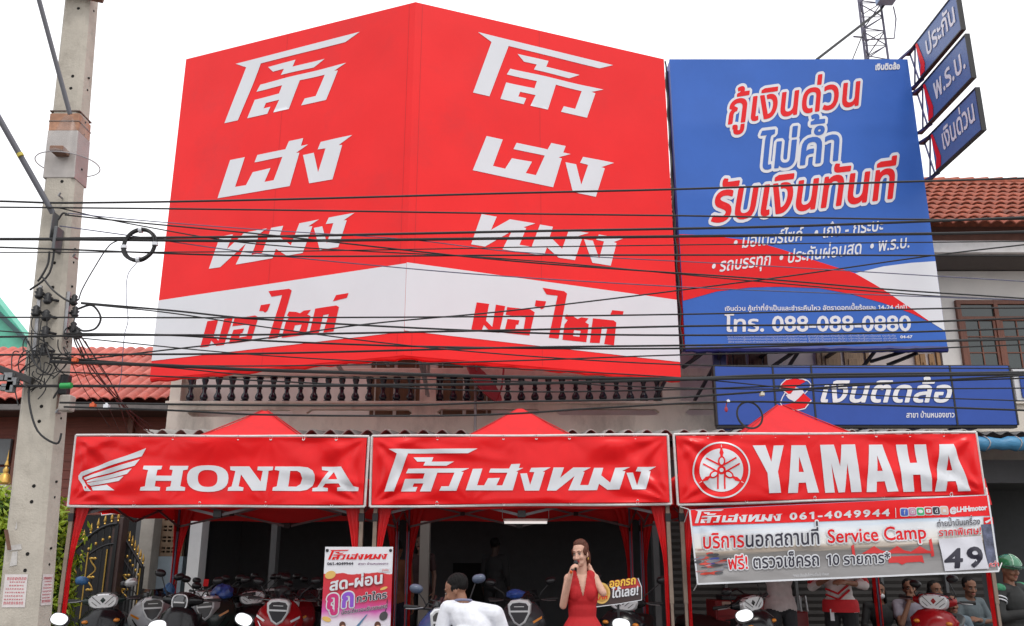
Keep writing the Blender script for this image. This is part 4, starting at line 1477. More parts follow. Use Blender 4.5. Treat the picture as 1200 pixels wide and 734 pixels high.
# --- right banner: three forks in a ring and bold capitals
g3, s3, c3 = banner(YBN, [(792, 511), (1143, 508.5), (1153.5, 579), (797, 589.5)], 'banner', 'red vinyl banner on the right tent with a round emblem and bold white capitals', 'banner', BANRED, 15, 1.0, 'red brand banners along the tent fronts')
ky = K(0, 800, 400, 3.0)
YL = [[(245, 367), (290, 366), (310, 425), (320, 367), (355, 366), (333, 460), (345, 533), (302, 535), (296, 465)],
      [(382, 366), (432, 366), (480, 532), (440, 533), (433, 497), (407, 498), (405, 533), (370, 534)],
      [(482, 365), (530, 364), (553, 440), (557, 364), (605, 363), (628, 530), (592, 531), (578, 430), (570, 531), (548, 532), (522, 430), (535, 532), (502, 533)],
      [(655, 364), (703, 363), (757, 528), (718, 530), (708, 493), (681, 494), (680, 530), (645, 531)],
      [(752, 363), (790, 363), (800, 428), (825, 427), (815, 363), (855, 363), (880, 527), (842, 528), (832, 470), (807, 470), (815, 529), (775, 530)],
      [(900, 363), (950, 362), (1010, 527), (968, 528), (958, 492), (929, 493), (928, 527), (890, 528)]]
YH = [[(409, 405), (407, 460), (426, 460)], [(683, 402), (682, 457), (700, 457)], [(929, 402), (930, 454), (949, 454)]]
emit_flat(s3, [fill([[s3.uv(*p) for p in ky(c)] for c in YL + YH], evenodd=True)], 'lettering', WHTB, g3, 0.006)
# emblem, drawn in its own frame: unit = ring radius
ec = (844.8, 551.3)
rxp, ryp = 33.4, 33.4
E_ = lambda L: [s3.uv(ec[0] + x * rxp + 0.6 * (y * 0), ec[1] - y * ryp) for x, y in L]
circ = lambda r, n=48: [(r * math.cos(2 * math.pi * k / n), r * math.sin(2 * math.pi * k / n)) for k in range(n)]
emit_flat(s3, [fill([E_(circ(1.0)), E_(circ(0.945))], evenodd=True)], 'emblem_ring', WHTB, g3, 0.006)
emit_flat(s3, [fill([E_(circ(0.76))])], 'emblem_disc', WHTB, g3, 0.006)
red, whi = [], []
def rot(L, a):
    c, s = math.cos(a), math.sin(a)
    return [(x * c - y * s, x * s + y * c) for x, y in L]
for k in range(3):
    a = R(120 * k)
    red.append(rot([(0.125 * math.cos(t), 0.30 + 0.19 * math.sin(t)) for t in np.linspace(0, 2 * math.pi, 25)[:-1]], a))
    whi.append(rot([(0.07 * math.cos(t), 0.31 + 0.12 * math.sin(t)) for t in np.linspace(0, 2 * math.pi, 25)[:-1]], a))
    red.append(rot([(-0.035, 0.46), (-0.05, 0.56), (-0.075, 0.6), (-0.05, 0.68), (0, 0.9), (0.05, 0.68), (0.075, 0.6), (0.05, 0.56), (0.035, 0.46)], a))
    whi.append(rot([(-0.015, 0.80), (0, 0.93), (0.015, 0.80)], a))
    for sx in (-1, 1):
        red.append(rot(stroke([(sx * 0.12, -0.1), (sx * 0.12, -0.66)], 0.055), a))
red.append(circ(0.15, 20))
whi.append(circ(0.07, 16))
emit_flat(s3, [fill([E_(c)]) for c in red], 'emblem_fork', BANRED, g3, 0.010)
emit_flat(s3, [fill([E_(c)]) for c in whi], 'emblem_inlay', WHTB, g3, 0.014)

# --- service banner below the right one
def printed(name, build):
    m = bpy.data.materials.new(name)
    m.use_nodes = True
    n, l = m.node_tree.nodes, m.node_tree.links
    b = n['Principled BSDF']
    b.inputs['Roughness'].default_value = 0.35
    uv = n.new('ShaderNodeUVMap')
    uv.uv_map = 'print'
    l.new(build(n, l, uv.outputs[0]), b.inputs['Base Color'])
    return m


def ramp(n, l, fac, stops):
    r = n.new('ShaderNodeValToRGB')
    e = r.color_ramp.elements
    e[0].position, e[0].color = stops[0][0], (*stops[0][1], 1)
    e[1].position, e[1].color = stops[1][0], (*stops[1][1], 1)
    for p, c in stops[2:]:
        q = e.new(p)
        q.color = (*c, 1)
    l.new(fac, r.inputs[0])
    return r.outputs[0]


def scenery(n, l, uv):
    sp_ = n.new('ShaderNodeSeparateXYZ')
    l.new(uv, sp_.inputs[0])
    mp = n.new('ShaderNodeMapping')
    mp.inputs['Scale'].default_value = (2.2, 9, 1)
    l.new(uv, mp.inputs[0])
    t = n.new('ShaderNodeTexNoise')
    t.inputs['Scale'].default_value = 2.0
    t.inputs['Detail'].default_value = 6
    l.new(mp.outputs[0], t.inputs['Vector'])
    ma = n.new('ShaderNodeMath')
    ma.operation = 'MULTIPLY_ADD'
    l.new(t.outputs['Fac'], ma.inputs[0])
    ma.inputs[1].default_value = 0.20
    l.new(sp_.outputs[1], ma.inputs[2])
    mb_ = n.new('ShaderNodeMath')
    mb_.operation = 'SUBTRACT'
    l.new(ma.outputs[0], mb_.inputs[0])
    mb_.inputs[1].default_value = 0.10
    return ramp(n, l, mb_.outputs[0], [(0.0, (0.30, 0.29, 0.29)), (1.0, (0.25, 0.50, 0.80)), (0.14, (0.32, 0.31, 0.31)), (0.28, (0.22, 0.21, 0.21)), (0.36, (0.16, 0.15, 0.14)), (0.41, (0.42, 0.34, 0.27)), (0.47, (0.78, 0.75, 0.70)), (0.66, (0.75, 0.78, 0.82)), (0.82, (0.45, 0.63, 0.82))])


SCN = printed('printed_road_scene', scenery)
g4, s4, c4 = banner(8.72, [(808, 597.5), (1157, 580.5), (1170, 669.5), (817.5, 684.5)], 'service_banner', 'printed service banner with a road picture and a paper price card, below the right tent', 'banner', SCN, 23, 0.5, None, framed=False)
# red strip along the top, white hem
emit_flat(s4, [fill([[s4.uv(*p) for p in [(808.2, 597.8), (1156.8, 580.8), (1159.9, 604.5), (811, 616.5)]]])], 'red_strip', BANRED, g4, 0.005)
hem = []
for a, b in (((808, 597.5), (817.5, 684.5)), ((817.5, 684.5), (1170, 669.5)), ((1170, 669.5), (1157, 580.5))):
    hem.append(stroke([s4.uv(*a), s4.uv(*b)], 0.016))
emit_flat(s4, [fill([c]) for c in hem], 'hem', WHTB, g4, 0.007)
shapes(s4, g4, LOGO, ((215, 160), (182, 457), (1012 + _o, 283)), ((814.5, 598), (814, 613.3), (917, 602.3)), WHTB, 0.009)
ptext(s4, g4, '061-4049944', (925.5, 609.2), (1045, 604.6), (925.5, 601.4), WHTB, grow=0.035, h=0.009, track=0.14)
emit_flat(s4, [fill([stroke([s4.uv(1049, 595.5), s4.uv(1050, 607)], 0.006)])], 'rule', WHTB, g4, 0.009)
def icon(px, py, col, body, nm):
    c = s4.uv(px, py)
    r = 0.034
    emit_flat(s4, [fill([[(c[0] + x * 1.22, c[1] + y * 1.22) for x, y in sup(0, 0, r, r, 20, 5)]])], 'icon_border', WHTB, g4, 0.008)
    emit_flat(s4, [fill([[(c[0] + x, c[1] + y) for x, y in sup(0, 0, r, r, 20, 5)]])], 'icon', col, g4, 0.011)
    shp = body(c, r)
    if shp:
        emit_flat(s4, [fill(cc, evenodd=eo) for cc, eo in shp], 'icon_glyph', WHTB, g4, 0.014)
mk = lambda n_, c: mat(n_, c, 0.4)
letter = lambda ch: (lambda c, r: [([[(c[0] + (p[0] - gl_w / 2) * 1.9 * r, c[1] + (p[1] - 0.33) * 1.9 * r) for p in q] for q in glyph(ch)[0]], False) for gl_w in [glyph(ch)[1]]])
icon(1059.5, 600.5, mk('icon_blue', (0.05, 0.12, 0.5)), letter('f'), 'f')
icon(1068.8, 600, mk('icon_pink', (0.55, 0.2, 0.35)), lambda c, r: [([[(c[0] + x, c[1] + y) for x, y in sup(0, 0, r * .6, r * .6, 16, 5)], [(c[0] + x, c[1] + y) for x, y in sup(0, 0, r * .45, r * .45, 16, 5)]], True), ([[(c[0] + x, c[1] + y) for x, y in circ(r * .28, 12)]], False)], 'o')
icon(1078, 599.6, mk('icon_green', (0.03, 0.45, 0.15)), lambda c, r: [([[(c[0] + x, c[1] + y) for x, y in sup(0, 0, r * .65, r * .5, 16, 2)]], False)], 'line')
icon(1087.3, 599, mk('icon_red', (0.55, 0.02, 0.03)), lambda c, r: [([[(c[0] + x, c[1] + y) for x, y in sup(0, 0, r * .7, r * .5, 16, 5)], [(c[0] - r * .2, c[1] - r * .28), (c[0] + r * .3, c[1]), (c[0] - r * .2, c[1] + r * .28)]], True)], 'play')
icon(1096.5, 598.7, INK, letter('d'), 'note')
icon(1106, 598.3, mk('icon_orange', (0.7, 0.5, 0.4)), lambda c, r: [([[(c[0] - r * .5, c[1] - r * .5), (c[0] + r * .5, c[1] - r * .5), (c[0] + r * .4, c[1] + r * .3), (c[0] - r * .4, c[1] + r * .3)]], False)], 'bag')
ptext(s4, g4, '@LHHmotor', (1112.5, 601), (1156, 597.6), (1112.5, 596.4), WHTB, grow=0.05, h=0.009, xh=0.55)
# main lines: red and dark letters with a thick white edge
def two(sv, g, a, b, pa, pb, p2, ma, mb2, out, grow, h=0.009):
    _, wa = text_shapes(a, 0)
    _, wb = text_shapes(b, 0)
    t = wa / (wa + wb)
    mid = (pa[0] + (pb[0] - pa[0]) * t, pa[1] + (pb[1] - pa[1]) * t)
    dx, dy = p2[0] - pa[0], p2[1] - pa[1]
    ptext(sv, g, a, pa, mid, p2, ma, out=out, grow=grow, h=h, outm=WHTB)
    ptext(sv, g, b, mid, pb, (mid[0] + dx, mid[1] + dy), mb2, out=out, grow=grow, h=h + 0.0005, outm=WHTB)
two(s4, g4, 'บริการ', 'นอกสถานที่', (823, 643), (961, 637.5), (822.5, 629.5), REDP, INK, 0.085, 0.012)
ptext(s4, g4, 'Service Camp', (969, 636.5), (1085.5, 631), (968.5, 626.3), REDP, out=0.085, grow=0.012, h=0.010, outm=WHTB)
two(s4, g4, 'ฟรี!', ' ตรวจเช็ครถ', (853, 667.5), (960.5, 662.8), (852.5, 656), REDP, INK, 0.085, 0.012)
ptext(s4, g4, '10 รายการ*', (968, 662.5), (1043, 659.5), (967.5, 650.5), INK, out=0.085, grow=0.012, h=0.010, outm=WHTB)
ptext(s4, g4, 'ถ่ายน้ำมันเครื่อง', (1097, 617.3), (1147.5, 614.5), (1096.8, 612), INK, out=0.06, grow=0.005, h=0.010, outm=WHTB)
ptext(s4, g4, 'ราคาพิเศษ!', (1099, 628.5), (1149, 626), (1098.8, 622), REDP, out=0.07, grow=0.012, h=0.010, outm=WHTB)
ptext(s4, g4, '*รายละเอียดเป็นไปตามเงื่อนไข กำหนด', (929, 676.5), (971, 674.5), (929, 674), WHTB, h=0.009)
ptext(s4, g4, 'กว่า', (1158, 664.5), (1170, 663.5), (1158, 660.5), REDP, out=0.08, grow=0.02, h=0.010, outm=WHTB)
# small red corner mark with a wing
emit_flat(s4, [fill([[s4.uv(*p) for p in [(1152, 606.5), (1162.5, 606), (1163.5, 614), (1153, 614.5)]]])], 'corner_mark', BANRED, g4, 0.008)
emit_flat(s4, [fill([[s4.uv(*p) for p in [(1153.5, 611.5), (1161, 608), (1159.5, 610.5), (1157.5, 612.5), (1155.5, 613.5)]]])], 'corner_wing', WHTB, g4, 0.011)
# little printed tents, flags and the blurred racing bike
pr = mat('printed_red', (0.62, 0.03, 0.03), 0.4)
for x in (1010, 1037, 1063):
    emit_flat(s4, [fill([[s4.uv(*p) for p in [(x - 1, 649), (x + 5, 646), (x + 14, 640), (x + 22, 645), (x + 29, 646.5), (x + 29, 648.5)]]])], 'printed_tent', pr, g4, 0.006)
emit_flat(s4, [fill([[s4.uv(*p) for p in [(1041, 652.5), (1080, 651), (1082.5, 660), (1078, 658.5), (1062, 659.5), (1057, 662), (1052, 659.5), (1041, 660)]]])], 'printed_tent', pr, g4, 0.006)
for x, y in ((1087, 631), (996, 638)):
    emit_flat(s4, [fill([[s4.uv(*p) for p in [(x + 1, y + 2), (x + 4, y), (x + 7, y + 21), (x + 3.5, y + 21.5)]]])], 'printed_flag', pr, g4, 0.006)
q = random.Random(5)
cols = [((0.55, 0.05, 0.03), 10), ((0.05, 0.07, 0.3), 4), ((0.06, 0.06, 0.07), 8), ((0.42, 0.2, 0.2), 4), ((0.2, 0.2, 0.24), 6)]
ci = 0
for col, n_ in cols:
    m_ = mat('printed_blur_%s' % ci, col, 0.4); ci += 1
    sh = []
    for k in range(n_):
        x, y = 833 + q.gauss(0, 9), 660 + q.gauss(0, 5)
        w_, h_ = q.uniform(4, 10), q.uniform(0.7, 2.0)
        sh.append(fill([[s4.uv(x + w_ * math.cos(t), y + h_ * math.sin(t) - 0.1 * w_ * math.cos(t)) for t in np.linspace(0, 6.28, 13)[:-1]]]))
    emit_flat(s4, sh, 'printed_racer', m_, g4, 0.005 + ci * 0.0007)
emit_flat(s4, [fill([[s4.uv(*p) for p in [(1149, 615), (1164, 614), (1169.5, 662), (1158, 663)]]])], 'printed_dark_rider', mat('printed_dark_blue', (0.09, 0.10, 0.16), 0.4, var=0.7, scale=14), g4, 0.006)
# paper price card taped on
pc = [s4.uv(*p) for p in [(1098.5, 632), (1148.5, 628), (1158, 666.5), (1106.5, 669.5)]]
card = emit_flat(s4, [fill([pc])], 'price_card', mat('card_paper', (0.66, 0.66, 0.72), 0.7), g4, 0.016)
card['label'] = 'white paper price card taped on the banner'
for ch, p0, p1, p2 in (('4', (1105.5, 666), (1126.5, 665), (1106.5, 644)), ('9', (1132.5, 664.5), (1153, 663.5), (1130, 642))):
    ptext(s4, card, ch, p0, p1, p2, INK, grow=0.028, h=0.019)
mb = MB()
for a, b in (((807, 597), (797, 594)), ((807, 597), (802, 612)), ((817, 685), (813, 692)), ((1157, 580), (1156, 572)), ((1170, 670), (1174, 660))):
    mb.tube([at(a[0], a[1], 8.72), at(b[0], b[1], 8.9)], 0.005, 5)
mb.build('cord', mat('white_cord', (0.72, 0.72, 0.72)), g4)

# ---------------------------------------------------------------- the three folding tents
EZ, PZ, DEP = 2.32, 3.24, 2.95
Y0T = 9.02
def tent(px0, px1, ypeak, lab):
    xa, xb = at(px0, 592, Y0T).x, at(px1, 592, Y0T).x
    cx, w = (xa + xb) / 2, (xb - xa) / 2
    cy = Y0T + DEP / 2
    g = thing('folding_tent', (cx, cy, GZ), lab, 'tent', 'red folding tents in front of the shop')
    pz = at(600, ypeak, cy).z
    # canopy: slightly concave pyramid with creases between poles
    mb = MB()
    N = 14
    ring_n = 4 * 8
    def rim(s):
        s = s % 4
        i = int(s)
        t = s - i
        c = [(-1, -1), (1, -1), (1, 1), (-1, 1)]
        a, b = c[i], c[(i + 1) % 4]
        return (a[0] + (b[0] - a[0]) * t, a[1] + (b[1] - a[1]) * t)
    rows = []
    for j in range(N + 1):
        r = max(0.02, j / N)
        row = []
        for k in range(ring_n):
            x, y = rim(k * 4 / ring_n)
            tt = (k * 4 / ring_n) % 1
            sag = 0.05 * math.sin(math.pi * tt) * r * (1.0 if j < N else 0.4)
            z = EZ + (pz - EZ) * (1 - r) ** 1.12 - sag + 0.022 * noise.noise(V((x * 3 * r, y * 3 * r, px0)))
            row.append((cx + x * w * r, cy + y * DEP / 2 * r, z))
        rows.append(row)
    mb.loft(rows, cap=False)
    mb.add([rows[0][k] for k in range(ring_n)], [tuple(range(ring_n))])
    mb.build('canopy', TENTRED, g, smooth=True, fixn=False)
    mb = MB()
    vs, fs = [], []
    n = ring_n * 2
    for k in range(n):
        x, y = rim(k * 4 / n)
        o = 0.012 * math.sin(k * 1.3)
        sg = 0.03 * math.sin(math.pi * ((k * 4 / n) % 1))
        vs += [(cx + x * (w + 0.01), cy + y * (DEP / 2 + 0.01), EZ - sg * 0.4), (cx + x * (w + 0.02 + o), cy + y * (DEP / 2 + 0.02 + o), EZ - 0.27 - sg + 0.01 * math.sin(k * 0.9))]
    for k in range(n):
        j = (k + 1) % n
        fs.append((2 * k, 2 * k + 1, 2 * j + 1, 2 * j))
    mb.add(vs, fs)
    mb.build('valance', TENTRED, g, smooth=True, fixn=False)
    # seam on the ridge of the canopy
    sm = MB()
    for sx, sy in ((-1, -1), (1, -1), (1, 1), (-1, 1)):
        sm.tube([(cx + sx * w * r, cy + sy * DEP / 2 * r, EZ + (pz - EZ) * (1 - r) ** 1.12 + 0.006) for r in np.linspace(0.02, 1, 12)], 0.008, 5)
    sm.build('ridge_seam', mat('dark_red_seam', (0.42, 0.01, 0.012), 0.6), g, smooth=True)
    for sx in (-1, 1):
        for sy in (-1, 1):
            lx_, ly_ = cx + sx * (w - 0.03), cy + sy * (DEP / 2 - 0.03)
            lg = MB()
            lg.box(lx_ - 0.02, lx_ + 0.02, ly_ - 0.02, ly_ + 0.02, GZ + 1.0, EZ)
            lg.box(lx_ - 0.015, lx_ + 0.015, ly_ - 0.015, ly_ + 0.015, GZ + 0.01, GZ + 1.02)
            lg.box(lx_ - 0.05, lx_ + 0.05, ly_ - 0.05, ly_ + 0.05, GZ, GZ + 0.012)
            lo = lg.build('leg', LEGM if sy < 0 else mat('blue_grey_tube', (0.16, 0.17, 0.26), 0.4, metal=0.3, var=0.2), g, bevel=0.003)
            cl = MB()
            cl.box(lx_ - 0.028, lx_ + 0.028, ly_ - 0.028, ly_ + 0.028, EZ - 0.42, EZ - 0.34)
            cl.box(lx_ - 0.03, lx_ + 0.03, ly_ - 0.03, ly_ + 0.03, EZ - 0.06, EZ - 0.005)
            cl.build('bracket', BLK, lo, bevel=0.004)
            # gathered corner drape: narrow folded strip on either side of the leg
            dr = MB()
            rows = []
            for j in range(22):
                t = j / 21
                z = EZ - 0.1 - t * 2.0
                wd_ = 0.035 + 0.16 * max(0, 1 - t * 2.6) ** 1.5
                row = []
                for k in range(13):
                    u = k / 12
                    f = 0.016 * math.sin(u * 15 + j * 0.5) * (0.5 + 0.5 * t)
                    row.append((lx_ - sx * (0.024 + u * wd_), ly_ + f, z))
                for k in range(12, -1, -1):
                    u = k / 12
                    f = 0.016 * math.sin(u * 15 + j * 0.5) * (0.5 + 0.5 * t)
                    row.append((lx_ - sx * (0.024 + u * wd_), ly_ + f + 0.006, z))
                rows.append(row)
            dr.loft(rows)
            rows = []
            for j in range(22):
                t = j / 21
                z = EZ - 0.1 - t * 2.0
                wd_ = 0.03 + 0.12 * max(0, 1 - t * 2.8) ** 1.4
                row = [(lx_ + sx * 0.0, ly_ - sy * (0.024 + u * wd_), z) for u in np.linspace(0, 1, 7)] + [(lx_ + sx * 0.006, ly_ - sy * (0.024 + u * wd_), z) for u in np.linspace(1, 0, 7)]
                rows.append(row)
            dr.loft(rows)
            dr.build('corner_drape', TENTRED, g, smooth=True)
    # scissor trusses under the eaves
    tr = MB()
    hi, lo_ = EZ - 0.03, EZ - 0.36
    def sc(a, b):
        a, b = V(a), V(b)
        for k in range(2):
            p, q = a.lerp(b, k / 2), a.lerp(b, (k + 1) / 2)
            tr.bar((p.x, p.y, hi), (q.x, q.y, lo_), 0.014, 0.026)
            tr.bar((p.x, p.y + 0.015, lo_), (q.x, q.y + 0.015, hi), 0.014, 0.026)
    i_ = 0.05
    sc((xa + i_, Y0T + i_, 0), (xb - i_, Y0T + i_, 0))
    sc((xa + i_, Y0T + DEP - i_, 0), (xb - i_, Y0T + DEP - i_, 0))
    sc((xa + i_, Y0T + i_, 0), (xa + i_, Y0T + DEP - i_, 0))
    sc((xb - i_, Y0T + i_, 0), (xb - i_, Y0T + DEP - i_, 0))
    for sx, sy in ((-1, 0), (1, 0), (0, -1), (0, 1)):
        tr.bar((cx + sx * w * 0.95, cy + sy * DEP * 0.47, hi), (cx, cy, pz - 0.35), 0.02)
    tr.bar((cx, cy, EZ - 0.1), (cx, cy, pz - 0.03), 0.035)
    tr.build('truss', TRUSS, g)
    jn = MB()
    for k in (0.25, 0.5, 0.75):
        for Y in (Y0T + i_, Y0T + DEP - i_):
            jn.box(xa + (xb - xa) * k - 0.03, xa + (xb - xa) * k + 0.03, Y - 0.02, Y + 0.03, EZ - 0.22, EZ - 0.17) if k != 0.5 else jn.box(cx - 0.04, cx + 0.04, Y - 0.025, Y + 0.035, lo_ - 0.02, lo_ + 0.05)
    jn.build('truss_joint', BLK, g, bevel=0.004)
    return g
tent(81, 427.5, 480, 'leftmost red folding tent, beside the concrete power pole')
tent(436.5, 786, 478.5, 'middle red folding tent, behind the woman singing')
tent(795, 1157, 473.5, 'rightmost red folding tent, over the price banner')

# tube lamp hung at the back of the middle tent
tl = at(616, 612.5, 11.7)
mb = MB(); mb.tube([(at(591, 612, 11.7).x, 11.7, tl.z), (at(641, 612, 11.7).x, 11.7, tl.z)], 0.016, 10)
lamp = thing('tube_lamp', (tl.x, 11.7, tl.z), 'white fluorescent tube lamp under the back edge of the middle tent', 'lamp')
mb.build('tube', mat('lamp_white', (1, 0.97, 0.93), 0.4, emit=0.75), lamp, smooth=True)
mb = MB(); mb.box(at(590, 612, 11.72).x, at(642, 612, 11.72).x, 11.72, 11.76, tl.z + 0.012, tl.z + 0.05)
mb.bar((tl.x - 0.3, 11.74, tl.z + 0.05), (tl.x - 0.3, 11.74, 2.3), 0.008)
mb.bar((tl.x + 0.3, 11.74, tl.z + 0.05), (tl.x + 0.3, 11.74, 2.3), 0.008)
mb.build('batten', PIPE, lamp)

# small red sign hanging behind the left tent
rs_ = MB(); a, b = at(118, 604, 11.2), at(166, 592, 11.2)
rs_.prism([at(118, 590, 11.2), at(168, 588, 11.2), at(168, 598, 11.2), at(119, 604, 11.2)], (0, 0.02, 0))
o = rs_.build('hanging_sign', BANRED)
tag(o, 'small red sign with a white edge hanging inside the left tent near the gate', 'sign')
mb = MB(); mb.tube([at(118, 590, 11.18), at(119, 604, 11.18), at(168, 598, 11.18)], 0.008, 6)
mb.build('white_edge', WHTB, o)
for px in (128, 160):
    p = at(px, 589, 11.21)
MB().bar(at(130, 590, 11.21), at(130, 590, 11.21) + V((0, 0, 0.4)), 0.008).bar(at(160, 588.5, 11.21), at(160, 588.5, 11.21) + V((0, 0, 0.4)), 0.008).build('hanger', BLK, o)

# ---------------------------------------------------------------- roll-up poster in front
YP = 8.0
sP = facing(YP)
TLp, TRp = (381, 641.5), (461, 640.5)
zt_ = at(421, 641, YP).z
xl, xr = at(379, 680, YP).x, at(459.3, 680, YP).x
def poster_print(n, l, uv):
    sp_ = n.new('ShaderNodeSeparateXYZ')
    l.new(uv, sp_.inputs[0])
    t = n.new('ShaderNodeTexNoise')
    t.inputs['Scale'].default_value = 3.0
    t.inputs['Detail'].default_value = 4
    l.new(uv, t.inputs['Vector'])
    ma = n.new('ShaderNodeMath')
    ma.operation = 'MULTIPLY_ADD'
    l.new(t.outputs['Fac'], ma.inputs[0])
    ma.inputs[1].default_value = 0.06
    l.new(sp_.outputs[1], ma.inputs[2])
    return ramp(n, l, ma.outputs[0], [(0.0, (0.75, 0.76, 0.8)), (1.0, (0.74, 0.74, 0.78)), (0.50, (0.74, 0.76, 0.8)), (0.60, (0.76, 0.70, 0.78)), (0.66, (0.62, 0.10, 0.40)), (0.73, (0.58, 0.02, 0.06)), (0.86, (0.60, 0.025, 0.03)), (0.873, (0.60, 0.025, 0.03)), (0.8735, (0.75, 0.75, 0.79))])
PM = printed('printed_poster', poster_print)
pg = thing('poster_stand', ((xl + xr) / 2, YP, GZ), 'white and red printed poster on a stand, with a phone number and Thai slogan', 'poster')
pz0 = 0.2
grid_sheet(sP, [(xl, zt_), (xr, zt_), (xr, pz0), (xl, pz0)], 8, 20, 'poster_sheet', PM, pg, thick=0.004)
mb = MB()
mb.bar((xl, YP + 0.03, pz0), ((xl + xr) / 2, YP + 0.12, 0.85), 0.014)
mb.bar((xr, YP + 0.03, pz0), ((xl + xr) / 2, YP + 0.12, 0.85), 0.014)
mb.bar((xl + 0.01, YP + 0.02, zt_), ((xl + xr) / 2, YP + 0.12, 0.85), 0.014)
mb.bar((xr - 0.01, YP + 0.02, zt_), ((xl + xr) / 2, YP + 0.12, 0.85), 0.014)
mb.bar(((xl + xr) / 2, YP + 0.12, 0.85), ((xl + xr) / 2, YP + 0.5, GZ), 0.016)
mb.bar(((xl + xr) / 2, YP + 0.12, 0.85), (xl, YP - 0.1, GZ), 0.016)
mb.bar(((xl + xr) / 2, YP + 0.12, 0.85), (xr, YP - 0.1, GZ), 0.016)
mb.build('stand', BLK, pg)
mb = MB()
for x in (xl + 0.02, xr - 0.02):
    mb.ell((x, YP - 0.004, zt_ - 0.03), (0.014, 0.008, 0.014), seg=8, rings=5)
mb.build('eyelet', BLK, pg)
k7 = K(0, 370, 635, 7.41)
P = lambda x, y: (370 + x / 7.41, 635 + y / 7.41)
shapes(sP, pg, LOGO, ((215, 160), (182, 457), (1012 + _o, 283)), (P(125, 72), P(107, 156), P(630, 105)), REDP, 0.006)
ptext(sP, pg, '061-4049944', P(100, 203), P(328, 201), P(100, 180), INK, grow=0.03, h=0.006)
ptext(sP, pg, 'สาขา บ้านหนองขาว', P(368, 200), P(632, 198), P(368, 187), mat('purple_print', (0.16, 0.06, 0.16), 0.5), grow=0.02, h=0.006)
ppoly(sP, pg, [[P(556, 232), P(648, 230), P(646, 262), P(555, 266)]], WHTB, h=0.006, name='print_tag')
ptext(sP, pg, 'จำกัด', P(575, 258), P(635, 255), P(575, 243), REDP, h=0.009)
GOLDP = mat('printed_gold', (0.72, 0.45, 0.12), 0.4)
for (x, y, w_, h_, a) in ((128, 288, 48, 34, -0.35), (592, 405, 34, 12, -0.35), (95, 672, 40, 22, 0.3)):
    ppoly(sP, pg, [[P(x + w_ * math.cos(t) * math.cos(a) - h_ * math.sin(t) * math.sin(a), y + w_ * math.cos(t) * math.sin(a) + h_ * math.sin(t) * math.cos(a)) for t in np.linspace(0, 6.28, 21)[:-1]]], GOLDP, h=0.006, name='printed_coin')
ptext(sP, pg, 'สด-ผ่อน', P(118, 425), P(588, 358), P(122, 352), WHTB, grow=0.03, out=0.06, outm=mat('printed_dark_red', (0.33, 0.01, 0.02), 0.4), h=0.007, ref='บ', shift=(0.03, -0.05))
_, wth = text_shapes('ถู', 0)
PUR = mat('printed_violet', (0.25, 0.08, 0.55), 0.4)
MAG = mat('printed_magenta', (0.55, 0.02, 0.16), 0.4)
ptext(sP, pg, 'ถู', P(90, 582), P(205, 570), P(96, 466), MAG, grow=0.04, out=0.095, outm=WHTB, h=0.008)
ptext(sP, pg, 'ก', P(222, 568), P(338, 556), P(226, 452), PUR, grow=0.04, out=0.095, outm=WHTB, h=0.008)
ptext(sP, pg, 'กว่าใคร', P(350, 528), P(620, 488), P(352, 480), INK, grow=0.015, out=0.06, outm=WHTB, h=0.008)
ptext(sP, pg, 'บัตรเดียวจบรับรถเลย!', P(222, 632), P(624, 572), P(222, 606), INK, grow=0.008, out=0.045, outm=WHTB, h=0.008)
ppoly(sP, pg, [[P(345, 740), P(440, 632), P(452, 630), P(372, 740)]], mat('printed_steel_blue', (0.09, 0.2, 0.34), 0.4), h=0.007, name='printed_pen')
ppoly(sP, pg, [[P(590 + 36 * math.cos(t) - 8 * math.sin(t), 645 + 40 * math.sin(t)) for t in np.linspace(0, 6.28, 21)[:-1]]], mat('printed_charcoal', (0.06, 0.055, 0.06), 0.4), h=0.007, name='printed_pan')
ppoly(sP, pg, [stroke([P(600, 620), P(620, 560), P(622, 500)], 0.9)], INK, h=0.0075, name='printed_handle')
for (x, y) in ((233, 725), (538, 725)):
    ppoly(sP, pg, [[P(x + 28 * math.cos(t), y + 34 * math.sin(t)) for t in np.linspace(0, 6.28, 21)[:-1]]], mat('printed_hair', (0.10, 0.035, 0.02), 0.4), h=0.007, name='printed_hair')
    ppoly(sP, pg, [[P(x + 4 + 18 * math.cos(t), y + 20 + 24 * math.sin(t)) for t in np.linspace(0, 6.28, 21)[:-1]]], mat('printed_skin', (0.6, 0.35, 0.24), 0.4), h=0.009, name='printed_face')

# ---------------------------------------------------------------- offer sign behind the singer
YO = 8.9
sO = facing(YO)
kO = K(0, 600, 600, 5.478)
og = thing('offer_sign', (at(730, 695, YO).x, YO, GZ), 'small cut out offer sign with gold coin and yellow and white letters behind the singer', 'sign')
outl = kO([(605, 468), (650, 440), (760, 425), (808, 425), (830, 480), (832, 565), (690, 590), (525, 612), (535, 560)])
plate(sO, [sO.uv(*p) for p in outl], [], 0.012, 'board', mat('offer_board_dark', (0.05, 0.028, 0.028), 0.45), og)
ppoly(sO, og, [kO([(640, 445), (800, 428), (828, 480), (640, 505)])], mat('printed_brick_red', (0.45, 0.03, 0.03), 0.4), h=0.004, name='print')
emit_flat(sO, [fill([[sO.uv(*p) for p in c]]) for c in [kO(stroke([(808, 425), (830, 480), (832, 565), (690, 590), (525, 612)], 5))]], 'white_edge', WHTB, og, 0.007)
ppoly(sO, og, [kO([(575 + 55 * math.cos(t), 522 + 68 * math.sin(t)) for t in np.linspace(0, 6.28, 33)[:-1]])], GOLDP, h=0.008, name='coin')
